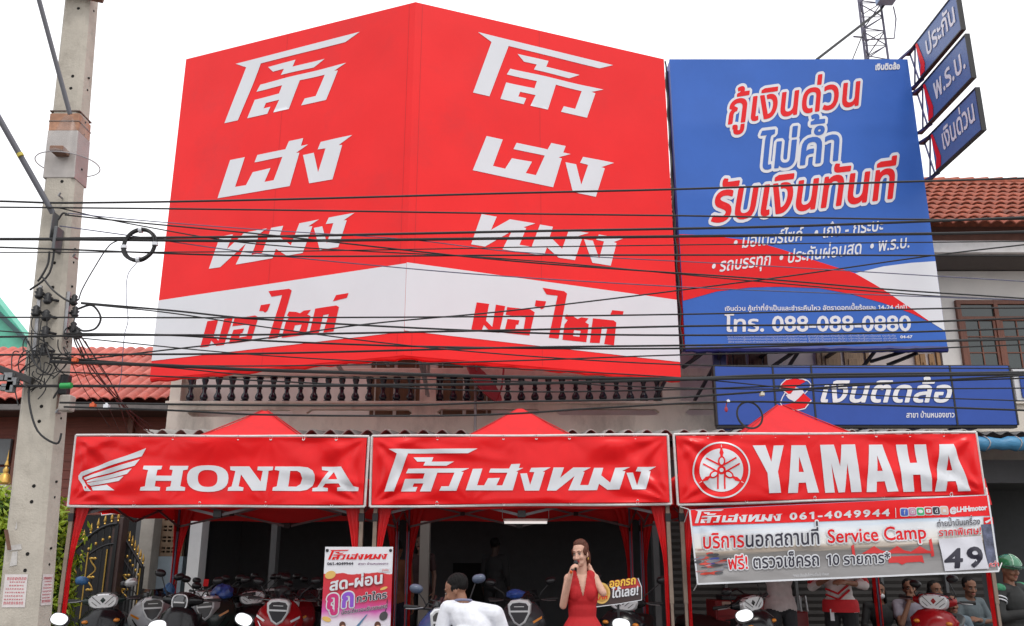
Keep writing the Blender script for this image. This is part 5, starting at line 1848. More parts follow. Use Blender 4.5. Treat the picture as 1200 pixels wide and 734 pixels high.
ppoly(sO, og, [kO([(575 + 43 * math.cos(t), 522 + 54 * math.sin(t)) for t in np.linspace(0, 6.28, 33)[:-1]])], mat('printed_gold_dark', (0.5, 0.27, 0.05), 0.4), h=0.011, name='coin')
ptext(sO, og, '1', (702, 697.5), (708, 696.5), (702, 688.5), REDP, grow=0.06, out=0.1, outm=GOLDP, h=0.013)
ptext(sO, og, 'บาท', (699, 703), (712, 702), (699, 699.5), REDP, grow=0.02, h=0.013)
YEL = mat('printed_yellow', (0.85, 0.52, 0.06), 0.4)
ptext(sO, og, 'ออกรถ', kO([(622, 486)])[0], kO([(795, 462)])[0], kO([(624, 447)])[0], YEL, grow=0.03, out=0.06, outm=mat('printed_dark_red', (0.33, 0.01, 0.02)), h=0.009)
ptext(sO, og, 'ได้เลย!', kO([(638, 552)])[0], kO([(812, 530)])[0], kO([(640, 508)])[0], WHTB, grow=0.03, h=0.012)
mb = MB()
p = at(725, 712, YO)
mb.bar((p.x, YO + 0.03, GZ), (p.x, YO + 0.03, p.z + 0.1), 0.02)
mb.box(p.x - 0.15, p.x + 0.15, YO - 0.1, YO + 0.16, GZ, GZ + 0.02)
mb.build('stand', BLK, og)
# ================================================================== PEOPLE
SK1 = mat('skin_light', (0.60, 0.35, 0.26), 0.5, var=0.06, scale=30, spec=0.4)
SK2 = mat('skin_tan', (0.27, 0.13, 0.08), 0.5, var=0.08, scale=30, spec=0.4)
HAIRK = mat('hair_black', (0.009, 0.008, 0.008), 0.6, spec=0.15, var=0.3, scale=60, bump=0.5, bscale=160, stretch=(1, 1, 0.25))
HAIRB = mat('hair_brown', (0.09, 0.026, 0.012), 0.5, spec=0.3, var=0.4, scale=60, bump=0.5, bscale=160, stretch=(1, 1, 0.25))
LIPS = mat('lips_red', (0.45, 0.04, 0.05), 0.35)
EYEW = mat('eye_white', (0.30, 0.27, 0.25), 0.4)
EYED = mat('eye_dark', (0.012, 0.008, 0.006), 0.2)


def remesh(mb, voxel, smooth=4):
    me = bpy.data.meshes.new('tmp')
    me.from_pydata(mb.v, [], mb.f)
    o = bpy.data.objects.new('tmp', me)
    COL.objects.link(o)
    m = o.modifiers.new('r', 'REMESH')
    m.mode = 'VOXEL'
    m.voxel_size = voxel
    s = o.modifiers.new('s', 'SMOOTH')
    s.factor = 0.5
    s.iterations = smooth
    dg = bpy.context.evaluated_depsgraph_get()
    out = bpy.data.meshes.new_from_object(o.evaluated_get(dg))
    bpy.data.objects.remove(o)
    bpy.data.meshes.remove(me)
    vs = [tuple(v.co) for v in out.vertices]
    fs = [tuple(p.vertices) for p in out.polygons]
    bpy.data.meshes.remove(out)
    r = MB()
    r.add(vs, fs)
    return r


def head_parts(mb, c, M, k=1.0, female=False):
    """skull, jaw, nose, ears, brow ridge around centre c (eye level), facing local -Y"""
    e = lambda p, r: mb.ell(c + M @ (V(p) * k), (r[0] * k, r[1] * k, r[2] * k), M, 16)
    e((0, 0.012, 0.035), (0.074, 0.092, 0.082))
    e((0, -0.012, -0.018), (0.064, 0.076, 0.085))
    j = 0.046 if female else 0.052
    e((0, -0.034, -0.075), (j, 0.048, 0.036))
    e((0, -0.066, -0.096), (0.021, 0.019, 0.016))
    mb.capsule(c + M @ (V((0, -0.083, 0.008)) * k), c + M @ (V((0, -0.103, -0.033)) * k), 0.009 * k, 0.0145 * k, 10)
    for s in (-1, 1):
        e((s * 0.0125, -0.091, -0.036), (0.0095, 0.012, 0.009))
        e((s * 0.072, 0.012, -0.008), (0.011, 0.02, 0.032))
        e((s * 0.034, -0.062, -0.028), (0.024, 0.022, 0.022))
    e((0, -0.072, 0.03), (0.05, 0.015, 0.014))


def face_detail(mb, c, M, k=1.0, lips=1, brow=3, scale_lip=1.0):
    """eyes, brows, lips: small islands on slots 1..3"""
    for s in (-1, 1):
        mb.ell(c + M @ (V((s * 0.031, -0.078, 0.004)) * k), (0.0135 * k, 0.008 * k, 0.0055 * k), M, 12, 1, 8)
        mb.ell(c + M @ (V((s * 0.031, -0.0835, 0.004)) * k), (0.0072 * k, 0.004 * k, 0.0058 * k), M, 10, 2, 6)
        pts = [c + M @ (V((s * x, -0.0835 + 0.1 * abs(x - 0.03) + (0.008 if x > 0.045 else 0), z)) * k) for x, z in ((0.016, 0.0125), (0.03, 0.0155), (0.046, 0.010))]
        mb.tube(pts, [0.0024 * k, 0.003 * k, 0.0018 * k], 6, 2)
        pts = [c + M @ (V((s * x, -0.083 + y, z)) * k) for x, y, z in ((0.013, -0.002, 0.029), (0.03, -0.001, 0.034), (0.05, 0.016, 0.028))]
        mb.tube(pts, [0.003 * k, 0.0042 * k, 0.002 * k], 6, 4)
    sl_ = scale_lip
    mb.ell(c + M @ (V((0, -0.0835, -0.0575)) * k), (0.024 * k, 0.010 * k, 0.0058 * sl_ * k), M, 12, 3, 8)
    mb.ell(c + M @ (V((0, -0.0815, -0.0665)) * k), (0.020 * k, 0.010 * k, 0.0062 * sl_ * k), M, 12, 3, 8)


def hand_parts(mb, w, d, n, curl=0.6, side=1, k=1.0):
    """palm, four unequal bent fingers and a thumb. w wrist, d pointing direction, n palm-facing normal"""
    d, n = V(d).normalized(), V(n)
    n = (n - d * n.dot(d)).normalized()
    s = d.cross(n) * side
    M = Matrix((s, d, n)).transposed()
    mb.ell(V(w) + d * 0.05 * k, (0.040 * k, 0.052 * k, 0.016 * k), M, 12)
    mb.capsule(V(w) - d * 0.01, V(w) + d * 0.03 * k, 0.023 * k, 0.026 * k, 10)
    for i, (off, L) in enumerate(((-0.031, 0.034), (-0.0105, 0.039), (0.0105, 0.036), (0.031, 0.028))):
        p = V(w) + d * (0.088 - 0.004 * abs(i - 1.3)) * k + s * off * k
        dd, a = d.copy(), 0.0
        for q in range(3):
            a += curl * (0.7 if q == 0 else 1.0)
            dd = (d * math.cos(a) + n * math.sin(a)).normalized()
            e = p + dd * L * (1.0, 0.75, 0.6)[q] * k
            mb.capsule(p, e, (0.0095 - 0.001 * q) * k, (0.0088 - 0.001 * q) * k, 8)
            p = e
    p = V(w) + d * 0.03 * k - s * 0.034 * k
    td = (d * 0.6 - s * 0.6 + n * 0.55).normalized()
    e = p + td * 0.038 * k
    mb.capsule(p, e, 0.013 * k, 0.011 * k, 8)
    td = (d * 0.75 + s * 0.1 + n * 0.65).normalized()
    mb.capsule(e, e + td * 0.03 * k, 0.011 * k, 0.009 * k, 8)


STAND = dict(pelvis=(0, 0, .95), chest=(0, 0.0, 1.24), neck=(0, 0.01, 1.40), head=(0, -0.02, 1.56),
             shl=(.165, 0, 1.36), shr=(-.165, 0, 1.36), ell=(.21, .02, 1.09), elr=(-.21, .02, 1.09), wrl=(.22, -.06, .86), wrr=(-.22, -.06, .86),
             hil=(.09, 0, .9), hir=(-.09, 0, .9), knl=(.10, -.02, .5), knr=(-.10, -.02, .5), anl=(.11, .02, .09), anr=(-.11, .02, .09))
SIT = dict(pelvis=(0, 0, .53), chest=(0, -.04, .83), neck=(0, -.05, .99), head=(0, -.09, 1.14),
           shl=(.165, -.04, .95), shr=(-.165, -.04, .95), ell=(.23, -.10, .70), elr=(-.23, -.10, .70), wrl=(.12, -.30, .62), wrr=(-.12, -.30, .62),
           hil=(.09, -.02, .5), hir=(-.09, -.02, .5), knl=(.14, -.43, .5), knr=(-.14, -.43, .5), anl=(.13, -.42, .09), anr=(-.13, -.42, .09))


def person(label, loc, yaw, base, over=None, skin=SK2, top=None, bottom=None, hair=HAIRK, head_rot=(0, 0, 0), sleeve=0.55, hairstyle='short',
           voxel=0.009, k=1.0, group=None, hands=None, female=False, legs=True, hat=None, collar=None, lip=None, mask=None, feet=True):
    J = {a: V(b) for a, b in {**base, **(over or {})}.items()}
    M = Matrix.Rotation(head_rot[2], 3, 'Z') @ Matrix.Rotation(head_rot[0], 3, 'X') @ Matrix.Rotation(head_rot[1], 3, 'Y')
    hc = J['head']
    px_seed = loc[0] * 3.7
    sd = (J['shl'] - J['shr']).normalized()
    body = MB()
    g = 0.0
    w = 0.9 if female else 1.0

    def torso(mb, e):
        """trunk from pelvis to shoulders with inflation e"""
        ax = (J['neck'] - J['chest']).normalized()
        lo = (J['chest'] - J['pelvis']).normalized()
        Mt = lambda z: Matrix((sd, z.cross(sd).normalized(), z)).transposed()
        mb.ell(J['chest'] + ax * 0.0, (.152 * w + e, .105 + e, .17 + e), Mt(ax), 20)
        mb.ell(J['chest'].lerp(J['pelvis'], 0.55), (.125 * w + e, .095 + e, .17 + e), Mt(lo), 20)
        mb.ell(J['pelvis'], (.155 + e, .11 + e, .13 + e), Mt(lo), 20)
        mb.capsule(J['shl'] - sd * 0.02, J['shr'] + sd * 0.02, .052 + e, .052 + e, 12)
        for s in ('l', 'r'):
            mb.capsule(J['neck'] - ax * 0.02, J['sh' + s] + V((0, 0, 0.005)), .04 + e * .6, .045 + e, 10)

    torso(body, 0)
    body.capsule(J['neck'] - V((0, 0, .06)), hc + M @ V((0, 0.02, -0.055)), .056 * w, .048 * w, 12)
    head_parts(body, hc, M, k, female)
    for s in ('l', 'r'):
        sh, el, wr = J['sh' + s], J['el' + s], J['wr' + s]
        body.capsule(sh, el, .047 * w, .038 * w, 12)
        body.capsule(el, wr, .038 * w, .026 * w, 12)
        hd = (hands or {}).get(s)
        if hd:
            hand_parts(body, wr, hd[0], hd[1], hd[2] if len(hd) > 2 else 0.6, 1 if s == 'l' else -1, 0.92 if female else 1.0)
        else:
            hand_parts(body, wr, (wr - el) + V((0, -0.05, 0)), (J['pelvis'] - wr), 0.45, 1 if s == 'l' else -1)
        hi, kn, an = J['hi' + s], J['kn' + s], J['an' + s]
        body.capsule(hi, kn, .082, .055, 12)
        body.capsule(kn, an, .055, .036, 12)
        ft = V((0, -0.16, -0.045))
        body.capsule(an + V((0, 0.03, -0.045)), an + ft, .038, .03, 10)
    rb_ = remesh(body, voxel, 3)
    if lip is None:
        lip = mat('lips_plain', (0.34, 0.11, 0.085), 0.45)
    face_detail(rb_, hc, M, k)
    o = rb_.build('person', [skin, EYEW, EYED, lip, hair], None, smooth=2, local=True, fixn=False)
    o.location = loc
    o.rotation_euler = (0, 0, yaw)
    tag(o, label, 'person', group)

    def cloth(name, mb, m, vx=None, sm=3, cut=None):
        r = remesh(mb, vx or voxel, sm)
        if cut:
            cs = [[sum(r.v[i][a] for i in f) / len(f) for a in range(3)] for f in r.f]
            keep = [i for i, c_ in enumerate(cs) if not cut(V(c_))]
            r.f = [r.f[i] for i in keep]
            r.mi = [0] * len(r.f)
        for i, p in enumerate(r.v):                 # loose folds
            a_ = noise.noise_vector(V((p[0] * 8, p[1] * 8, p[2] * 4.5)) + V((px_seed, 0, 0)))
            b_ = noise.noise_vector(V((p[0] * 17, p[1] * 17, p[2] * 9)) + V((px_seed, 5, 0)))
            w_ = 0.010 if name in ('shirt', 'trousers') else 0.0
            r.v[i] = (p[0] + a_[0] * w_ + b_[0] * w_ * .4, p[1] + a_[1] * w_ + b_[1] * w_ * .4, p[2])
        q = r.build(name, m, o, smooth=2, local=True, fixn=False)
        return q
    if top:
        mb = MB()
        torso(mb, 0.016)
        for s in ('l', 'r'):
            sh, el, wr = J['sh' + s], J['el' + s], J['wr' + s]
            if sleeve <= 1:
                mb.capsule(sh, sh.lerp(el, sleeve), .062 * w, .062 * w, 12)
            else:
                mb.capsule(sh, el, .062 * w, .054 * w, 12)
                mb.capsule(el, el.lerp(wr, sleeve - 1), .054 * w, .044 * w, 12)
        # looser hem, cut off straight
        hz_ = J['pelvis'].z - 0.07
        mb.ell(J['pelvis'] + V((0, 0, -0.06)), (.186, .142, .17), None, 20)
        ng = J['neck']
        cloth('shirt', mb, top, cut=lambda p: (p - ng).length < 0.072 or (p.z > ng.z + 0.03 and abs(p.x - ng.x) < 0.09) or (p.z < hz_ + 0.012 * math.sin(p.x * 30) and abs(p.x) < 0.2))
        if collar:
            cm = MB()
            cm.tube([ng + V((0.066 * math.cos(t), 0.066 * math.sin(t), 0.018 + 0.012 * math.sin(t))) for t in np.linspace(0, 6.28, 21)[:-1]], 0.010, 8, closed=True)
            cm.build('collar', collar, o, smooth=True, local=True)
    if bottom and legs:
        mb = MB()
        mb.ell(J['pelvis'] + V((0, 0, -0.02)), (.165, .12, .12), None, 20)
        for s in ('l', 'r'):
            hi, kn, an = J['hi' + s], J['kn' + s], J['an' + s]
            mb.capsule(hi, kn, .094, .068, 12)
            mb.capsule(kn, an.lerp(kn, 0.1), .068, .055, 12)
        cloth('trousers', mb, bottom)
        mb = MB()
        for s in ('l', 'r'):
            an = J['an' + s]
            mb.capsule(an + V((0, 0.035, -0.045)), an + V((0, -0.17, -0.05)), .045, .038, 10)
        cloth('shoe', mb, BLK)
    if hair and hairstyle != 'none':
        mb = MB()
        e = lambda p, r: mb.ell(hc + M @ (V(p) * k), (r[0] * k, r[1] * k, r[2] * k), M, 18)
        if hairstyle == 'tied':
            e((0, 0.034, 0.052), (0.080, 0.090, 0.080))
        else:
            e((0, 0.028, 0.054), (0.0775, 0.090, 0.076))
        e((0, 0.052, 0.034), (0.0735, 0.058, 0.062))
        if hairstyle == 'long':
            e((0, 0.07, -0.06), (0.085, 0.05, 0.12))
            for s in (-1, 1):
                e((s * 0.07, 0.02, -0.06), (0.022, 0.045, 0.12))
        if hairstyle == 'tied':
            e((0.005, 0.095, 0.03), (0.05, 0.05, 0.055))
            e((0.02, 0.085, -0.06), (0.05, 0.035, 0.075))
            e((0.052, 0.055, -0.03), (0.03, 0.04, 0.07))
            e((0, 0.022, 0.092), (0.068, 0.078, 0.048))
            for s in (-1, 1):
                e((s * 0.068, -0.008, 0.02), (0.014, 0.045, 0.042))
        if hairstyle == 'short':
            for s in (-1, 1):
                e((s * 0.071, 0.012, 0.014), (0.010, 0.03, 0.03))
        r = remesh(mb, 0.005, 1)
        Mi = M.inverted()
        nv = []
        for p in r.v:
            d_ = Mi @ (V(p) - hc)
            u_ = d_.normalized()
            a_ = math.atan2(d_.x, -d_.y + 0.02)
            f_ = 0.0045 * noise.noise(V((a_ * 16, d_.z * 7, 3))) + 0.004 * noise.noise(V((a_ * 5, d_.z * 22, 9)))
            nv.append(tuple(hc + M @ (d_ + u_ * f_)))
        r.v = nv
        r.build('hair', hair, o, smooth=2, local=True, fixn=False)
    if mask:
        mb = MB()
        mb.ell(hc + M @ V((0, -0.05, -0.055)), (0.058, 0.056, 0.045), M, 16)
        mb.build('face_mask', mask, o, smooth=True, local=True)
    return o, J, M


def shirt_stripes(o, J, m, pairs, r=0.006, name='stripe'):
    mb = MB()
    for pts in pairs:
        mb.tube([V(p) for p in pts], r, 6)
    return mb.build(name, m, o, smooth=True, local=True)


def mtl(n_, c, **kw):
    return mat(n_, c, 0.8, var=0.12, scale=14, bump=0.25, bscale=25, **kw)


# ---------------------------------------------------------------- the singer
pS = at(681, 648, 7.75)
kS = (pS.z - GZ) / 1.56
B = {a: V(b) * 1.0 for a, b in STAND.items()}
dz = pS.z - GZ - 1.57
lift = lambda p: V((p[0], p[1], p[2] + (dz if p[2] > 0.8 else dz * p[2] / 0.8)))
sj = {a: lift(b) for a, b in B.items()}
sj['shl'], sj['shr'] = lift((.118, 0, 1.355)), lift((-.118, 0, 1.355))
sj['elr'] = lift((-.175, -.04, 1.15)); sj['wrr'] = lift((-.118, -.175, 1.375))
sj['ell'] = lift((.185, -.06, 1.25)); sj['wrl'] = lift((.085, .015, 1.43))
sj['head'] = lift((-0.01, -0.02, 1.56))
Xs = pS.x
SING = mat('dress_red', (0.44, 0.006, 0.010), 0.75, var=0.08, scale=8, bump=0.15, bscale=30)
so, J, Mh = person('woman in a sleeveless red dress singing into a microphone, hand raised to her neck', (Xs, 7.75, GZ), R(0), sj, skin=SK1, hair=HAIRB, hairstyle='tied',
                   head_rot=(R(6), R(-5), R(-30)), voxel=0.0055, female=True, lip=LIPS, k=0.88,
                   hands={'r': ((0.25, -0.1, 0.95), (0.9, 0.2, -0.1), 0.95), 'l': ((-0.3, 0.45, 0.8), (-0.8, 0.1, 0.1), 0.35)})
# dress: bodice with a deep V neck, then a flared pleated skirt
mb = MB()
zs = dz
mb.ell((0, 0.0, 1.24 + zs), (.150, .117, .175), None, 24)
mb.ell((0, 0.0, 1.12 + zs), (.130, .105, .19), None, 24)
mb.ell((0, 0.0, 0.99 + zs), (.152, .122, .12), None, 24)
for s in (-1, 1):
    mb.ell((s * .058, -.075, 1.245 + zs), (.066, .048, .07), None, 14)
    mb.capsule((s * .078, .0, 1.375 + zs), (s * .088, -.02, 1.25 + zs), .056, .062, 12)
r = remesh(mb, 0.0055, 3)
zn = 1.43 + zs
def vcut(c):
    x, y, z = c
    t = (z - (1.225 + zs)) / (1.42 - 1.225)
    if y < 0.03 and t > 0 and abs(x) < 0.002 + 0.05 * t:
        return True
    if y >= 0.03 and z > 1.38 + zs and abs(x) < 0.055:
        return True
    return abs(x) > 0.138 and z > 1.30 + zs
keep = []
for f in r.f:
    c = [sum(r.v[i][a] for i in f) / len(f) for a in range(3)]
    if not vcut(c):
        keep.append(f)
r.f = keep
r.mi = [0] * len(keep)
r.build('dress', SING, so, smooth=2, local=True, fixn=False)
rows = []
NP = 112
for j in range(18):
    t = j / 17
    z = 1.045 + zs - t * 0.46
    rx_, ry_ = .130 + .21 * t ** 0.8, .106 + .20 * t ** 0.8
    row = []
    for q in range(NP):
        a = 2 * math.pi * q / NP
        pl = 1 + (0.02 + 0.075 * t) * math.sin(a * 14) * min(1, t * 5)
        row.append((rx_ * pl * math.cos(a), ry_ * pl * math.sin(a), z - 0.012 * math.sin(a * 14 + 1) * t))
    rows.append(row)
sk = MB()
sk.loft(rows, cap=False)
sk.build('skirt', SING, so, smooth=True, local=True, fixn=False)
# microphone held at her mouth: a thing of its own
mw = lambda p: V((Xs, 7.75, GZ)) + V(p)
hm = sj['wrr'] + V((0.028, -0.01, 0.068))
tip = sj['head'] + Mh @ V((0, -0.118, -0.062))
mic = MB()
dd = (tip - hm).normalized()
mic.tube([mw(hm - dd * 0.055), mw(tip - dd * 0.03)], [0.0105, 0.0125], 12, 0)
mic.ell(mw(tip), (0.021, 0.021, 0.024), None, 14, 1)
mic.tube([mw(hm - dd * 0.060), mw(hm - dd * 0.048)], [0.0125, 0.0125], 12, 2)
mico = mic.build('microphone', [BLK, mat('mic_mesh_black', (0.03, 0.03, 0.032), 0.35, metal=0.6), mat('mic_orange_ring', (0.7, 0.12, 0.02), 0.4)], smooth=True)
tag(mico, 'black handheld microphone with an orange end ring held by the singing woman', 'microphone')
so.scale = (0.92, 0.94, 1.0)
mico.location = V(mico.location) + V((0.007, 0.010, 0))
ear = MB()
ear.ell(sj['head'] + Mh @ V((0.074, -0.0, -0.045)), (0.006, 0.006, 0.012), None, 8)
ear.build('earring', GOLD, so, smooth=True, local=True)

# ---------------------------------------------------------------- man in white, stooping, seen from behind
pm = at(536, 688, 7.3)
zm_ = pm.z - GZ
mj = dict(STAND)
mj.update(pelvis=(0.03, .16, zm_ - .52), chest=(-0.03, .0, zm_ - .27), neck=(0.04, -.045, zm_ - .125), head=(0.10, -.10, zm_ - 0.03),
          shl=(.165, -.02, zm_ - .165), shr=(-.215, -.0, zm_ - .20), ell=(.225, -.04, zm_ - .43), elr=(-.31, -.06, zm_ - .44), wrl=(.2, -.22, zm_ - .6), wrr=(-.2, -.24, zm_ - .55),
          hil=(.1, .14, zm_ - .55), hir=(-.08, .14, zm_ - .55), knl=(.12, -.12, .45), knr=(-.1, -.12, .45))
SHW = mtl('shirt_white', (0.74, 0.75, 0.80))
mo, J, Mm = person('man in a white shirt bending forward with his back turned, dark cropped hair', (pm.x + 0.085, 7.3, GZ), R(180), mj, skin=SK2, top=SHW, bottom=mtl('trousers_navy', (0.02, 0.022, 0.04)), sleeve=0.75,
                   head_rot=(R(20), R(0), R(75)), collar=mat('collar_trim', (0.2, 0.2, 0.3), 0.8), voxel=0.007)

# ---------------------------------------------------------------- others under the tents
def stand_at(px, Y, zhead):
    return at(px, 690, Y).x, (zhead - GZ) / 1.57
def scaled(base, s):
    return {a: (V(b) * s if True else b) for a, b in base.items()}
DK = lambda nm, c: mtl(nm, c)
def bystander(label, px, Y, base, yaw=0, over=None, dzz=0.0, **kw):
    X = at(px, 690, Y).x
    fl = 0.22 if Y > 13 else GZ
    return person(label, (X, Y, fl), R(yaw), base, over, voxel=0.010, group='people under the tents', **kw)
bystander('woman with long dark hair and a maroon top standing in the dark shop door', 492, 13.6, STAND, -10, top=DK('maroon_top', (0.03, 0.009, 0.010)), bottom=DK('black_cloth', (0.012, 0.012, 0.014)), hairstyle='long', female=True, skin=mat('skin_shade', (0.13, 0.065, 0.045), 0.6))  # darkened skin copy; the shop's shade is put into the colour
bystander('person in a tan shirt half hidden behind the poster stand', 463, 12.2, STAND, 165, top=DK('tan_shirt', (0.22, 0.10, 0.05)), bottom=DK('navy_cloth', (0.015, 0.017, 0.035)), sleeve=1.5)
bystander('person in black clothes standing in the dark behind the man in white', 580, 15.0, STAND, 160, top=DK('black_shirt', (0.010, 0.010, 0.011)), bottom=DK('black_cloth', (0.012, 0.012, 0.014)), sleeve=1.6, dzz=0, skin=mat('skin_deep_shade', (0.045, 0.025, 0.018), 0.7))  # still darker skin; deep indoor shade is put into the colour
zA = lambda y, Y: at(600, y, Y).z - GZ
bystander('person in a white tee shirt with raised arms, head hidden behind the service banner', 913, 10.4, STAND, 5, dict(ell=(.26, -.05, 1.55), wrl=(.2, -.1, 1.8), elr=(-.26, -.05, 1.55), wrr=(-.2, -.1, 1.8)), top=DK('tee_white', (0.5, 0.45, 0.44)), bottom=DK('charcoal_jeans', (0.03, 0.03, 0.034)), sleeve=0.6)
ro, J, Mr = bystander('person in a red and white racing shirt and black trousers, head hidden behind the banner', 983, 10.2, STAND, -25, dict(ell=(.27, -.06, 1.15), wrl=(.1, -.24, 1.18), elr=(-.27, -.06, 1.13), wrr=(-.08, -.25, 1.22)), top=DK('racing_white', (0.6, 0.55, 0.54)), bottom=DK('black_cloth', (0.012, 0.012, 0.014)), sleeve=1.3)
mb = MB()
mb.loft([[(rx1 * math.cos(t), ry1 * math.sin(t), z1) for t in np.linspace(0, 2 * math.pi, 29)[:-1]] for rx1, ry1, z1 in ((.194, .152, .868), (.192, .15, .93), (.186, .144, .98), (.170, .13, 1.0))], cap=False)
for s in (-1, 1):
    mb.capsule((s * .178, 0, 1.345), (s * .262, -.05, 1.17), .064, .06, 10)
    mb.capsule((s * .12, -.02, 1.37), (s * .165, 0, 1.36), .055, .06, 10)
mb.build('red_panel', DK('racing_red', (0.5, 0.012, 0.018)), ro, smooth=True, local=True)
shirt_stripes(ro, J, DK('racing_red', (0.5, 0.012, 0.018)), [[(-.13, -.10, 1.05), (0.0, -.135, 1.0), (.12, -.10, 1.10)], [(-.13, -.10, 1.11), (0.0, -.135, 1.06), (.12, -.10, 1.16)]], 0.012)
mb = MB(); mb.box(-0.1, -0.06, -0.135, -0.125, .78, .9); mb.build('lanyard_card', WHTB, ro, local=True)
def sit(label, px, Y, yaw, py_head, over=None, **kw):
    Y += 1.1
    X = at(px, 690, Y).x
    dzz = at(px, py_head, Y).z - GZ - 1.14
    b = {a: (p[0], p[1], p[2] + (dzz if p[2] > 0.2 else 0)) for a, p in SIT.items()}
    ov = {a: (p[0], p[1], p[2] + dzz) for a, p in (over or {}).items()}
    st = thing('stool', (X, Y + 0.05, GZ), kw.pop('stool'), 'stool', 'stools under the right tent')
    mb = MB(); mb.lathe([(0.01, 0.30 + dzz), (0.17, 0.30 + dzz), (0.18, 0.33 + dzz), (0.18, 0.385 + dzz), (0.15, 0.395 + dzz), (0.01, 0.395 + dzz)], (X, Y + 0.02, GZ), 16); mb.build('seat', BLKP, st, smooth=True)
    for a_ in range(4):
        t = a_ * math.pi / 2 + 0.78
        mb = MB(); mb.tube([(X + 0.13 * math.cos(t), Y + 0.02 + 0.13 * math.sin(t), GZ + 0.31 + dzz), (X + 0.19 * math.cos(t), Y + 0.02 + 0.19 * math.sin(t), GZ)], 0.014, 6); mb.build('leg', BLKP, st)
    kw.setdefault('skin', mat('skin_in_shade', (0.17, 0.085, 0.055), 0.6, spec=0.2))  # darker skin copy for the seated group, tent shade put into the colour
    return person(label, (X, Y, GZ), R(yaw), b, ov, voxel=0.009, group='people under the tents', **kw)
sit('person in black with a white face mask sitting by the shutter', 1029, 11.3, -15, 693, top=DK('black_shirt', (0.010, 0.010, 0.011)), bottom=DK('black_cloth', (0.012, 0.012, 0.014)), sleeve=1.6, mask=mat('mask_white', (0.5, 0.5, 0.52), 0.8), hairstyle='long', female=True, stool='dark round stool under the person with the face mask')
sit('seated man in a white and violet shirt with his hand at his chin', 1064, 10.6, -12, 690, dict(elr=(-.17, -.24, .72), wrr=(-.045, -.20, .98), ell=(.24, -.12, .7), wrl=(.05, -.28, .68)), hands={'r': ((0.2, 0.1, 1), (0.5, 0.8, 0), 0.8)}, top=DK('white_violet_shirt', (0.17, 0.155, 0.19)), bottom=DK('navy_cloth', (0.015, 0.017, 0.035)), stool='dark round stool under the man with his hand at his chin')
sit('seated woman in black leaning in, behind the red motorcycle', 1091, 11.1, 10, 692, top=DK('black_shirt', (0.010, 0.010, 0.011)), bottom=DK('black_cloth', (0.012, 0.012, 0.014)), hairstyle='long', female=True, stool='dark round stool under the woman in black')
sit('child in a pale blue shirt with a dark fringe sitting lowest of the group', 1109, 10.2, -5, 708, top=DK('pale_blue_shirt', (0.11, 0.15, 0.18)), bottom=DK('grey_cloth', (0.1, 0.11, 0.12)), sleeve=1.2, stool='dark round stool under the child in pale blue')
sit('seated man in a grey blue shirt looking down with arms folded', 1131, 10.7, 12, 688, dict(wrr=(.1, -.26, .74), wrl=(-.08, -.26, .76)), head_rot=(R(14), 0, R(-10)), top=DK('grey_blue_shirt', (0.07, 0.09, 0.10)), bottom=DK('grey_cloth', (0.1, 0.11, 0.12)), sleeve=1.7, stool='dark round stool under the man in the grey blue shirt')
# rider with green helmet
pr_ = at(1183, 667, 9.5)
dr = pr_.z - GZ - 1.56
rj = {a: (p[0], p[1], p[2] + (dr if p[2] > 0.8 else 0)) for a, p in STAND.items()}
for a_, p in dict(ell=(.27, -.10, 1.12), wrl=(.11, -.33, 1.17), elr=(-.33, -.04, 1.10), wrr=(-.03, -.34, 1.16), shl=(.185, 0, 1.36), shr=(-.205, 0, 1.35)).items():
    rj[a_] = (p[0], p[1], p[2] + dr)
JK = DK('jacket_black', (0.013, 0.014, 0.014))
go, J, Mg = person('rider in a green helmet and black jacket looking at a phone, at the right edge', (pr_.x - 0.02, 9.5, GZ), R(32), rj, skin=SK2, top=JK, bottom=DK('black_cloth', (0.012, 0.012, 0.014)), sleeve=1.85,
                   head_rot=(R(10), 0, R(-16)), voxel=0.008, group='people under the tents', hands={'l': ((-0.6, -0.7, 0.3), (-0.3, 0.4, 0.9), 0.7), 'r': ((0.7, -0.6, 0.3), (0.3, 0.4, 0.9), 0.7)}, hairstyle='none')
HG = mat('helmet_green', (0.02, 0.17, 0.075), 0.18, spec=0.6, coat=0.6)
hc = V(rj['head'])
mb = MB()
rings = []
for i in range(12):
    t = i / 11 * 1.75
    rings.append([hc + Mg @ V((0.112 * math.sin(t) * math.cos(a), 0.012 + 0.132 * math.sin(t) * math.sin(a), 0.035 + 0.112 * math.cos(t))) for a in np.linspace(0, 2 * math.pi, 29)[:-1]])
rings.append([hc + Mg @ V((0.095 * math.cos(a), 0.012 + 0.112 * math.sin(a), 0.012)) for a in np.linspace(0, 2 * math.pi, 29)[:-1]])
rings[0] = [p for p in rings[0]]
mb.loft(rings)
hel = mb.build('helmet', HG, go, smooth=True, local=True)
mb = MB()
rr = []
for q in (0.0, 1.0):
    rr.append([hc + Mg @ V(((0.10 + 0.012 * q) * math.sin(a), 0.012 - (0.122 + 0.085 * q * math.cos(a)) * math.cos(a), 0.048 - 0.012 * q)) for a in np.linspace(-1.2, 1.2, 17)])
vs = rr[0] + rr[1] + [V(p) + V((0, 0, 0.006)) for p in rr[0]] + [V(p) + V((0, 0, 0.006)) for p in rr[1]]
fs = []
for i in range(16):
    fs += [(i, i + 1, 18 + i, 17 + i), (34 + i, 51 + i, 52 + i, 35 + i), (17 + i, 18 + i, 52 + i, 51 + i)]
mb.add(vs, fs)
mb.build('helmet_peak', mat('peak_black_green', (0.01, 0.045, 0.03), 0.25), go, smooth=True, local=True)
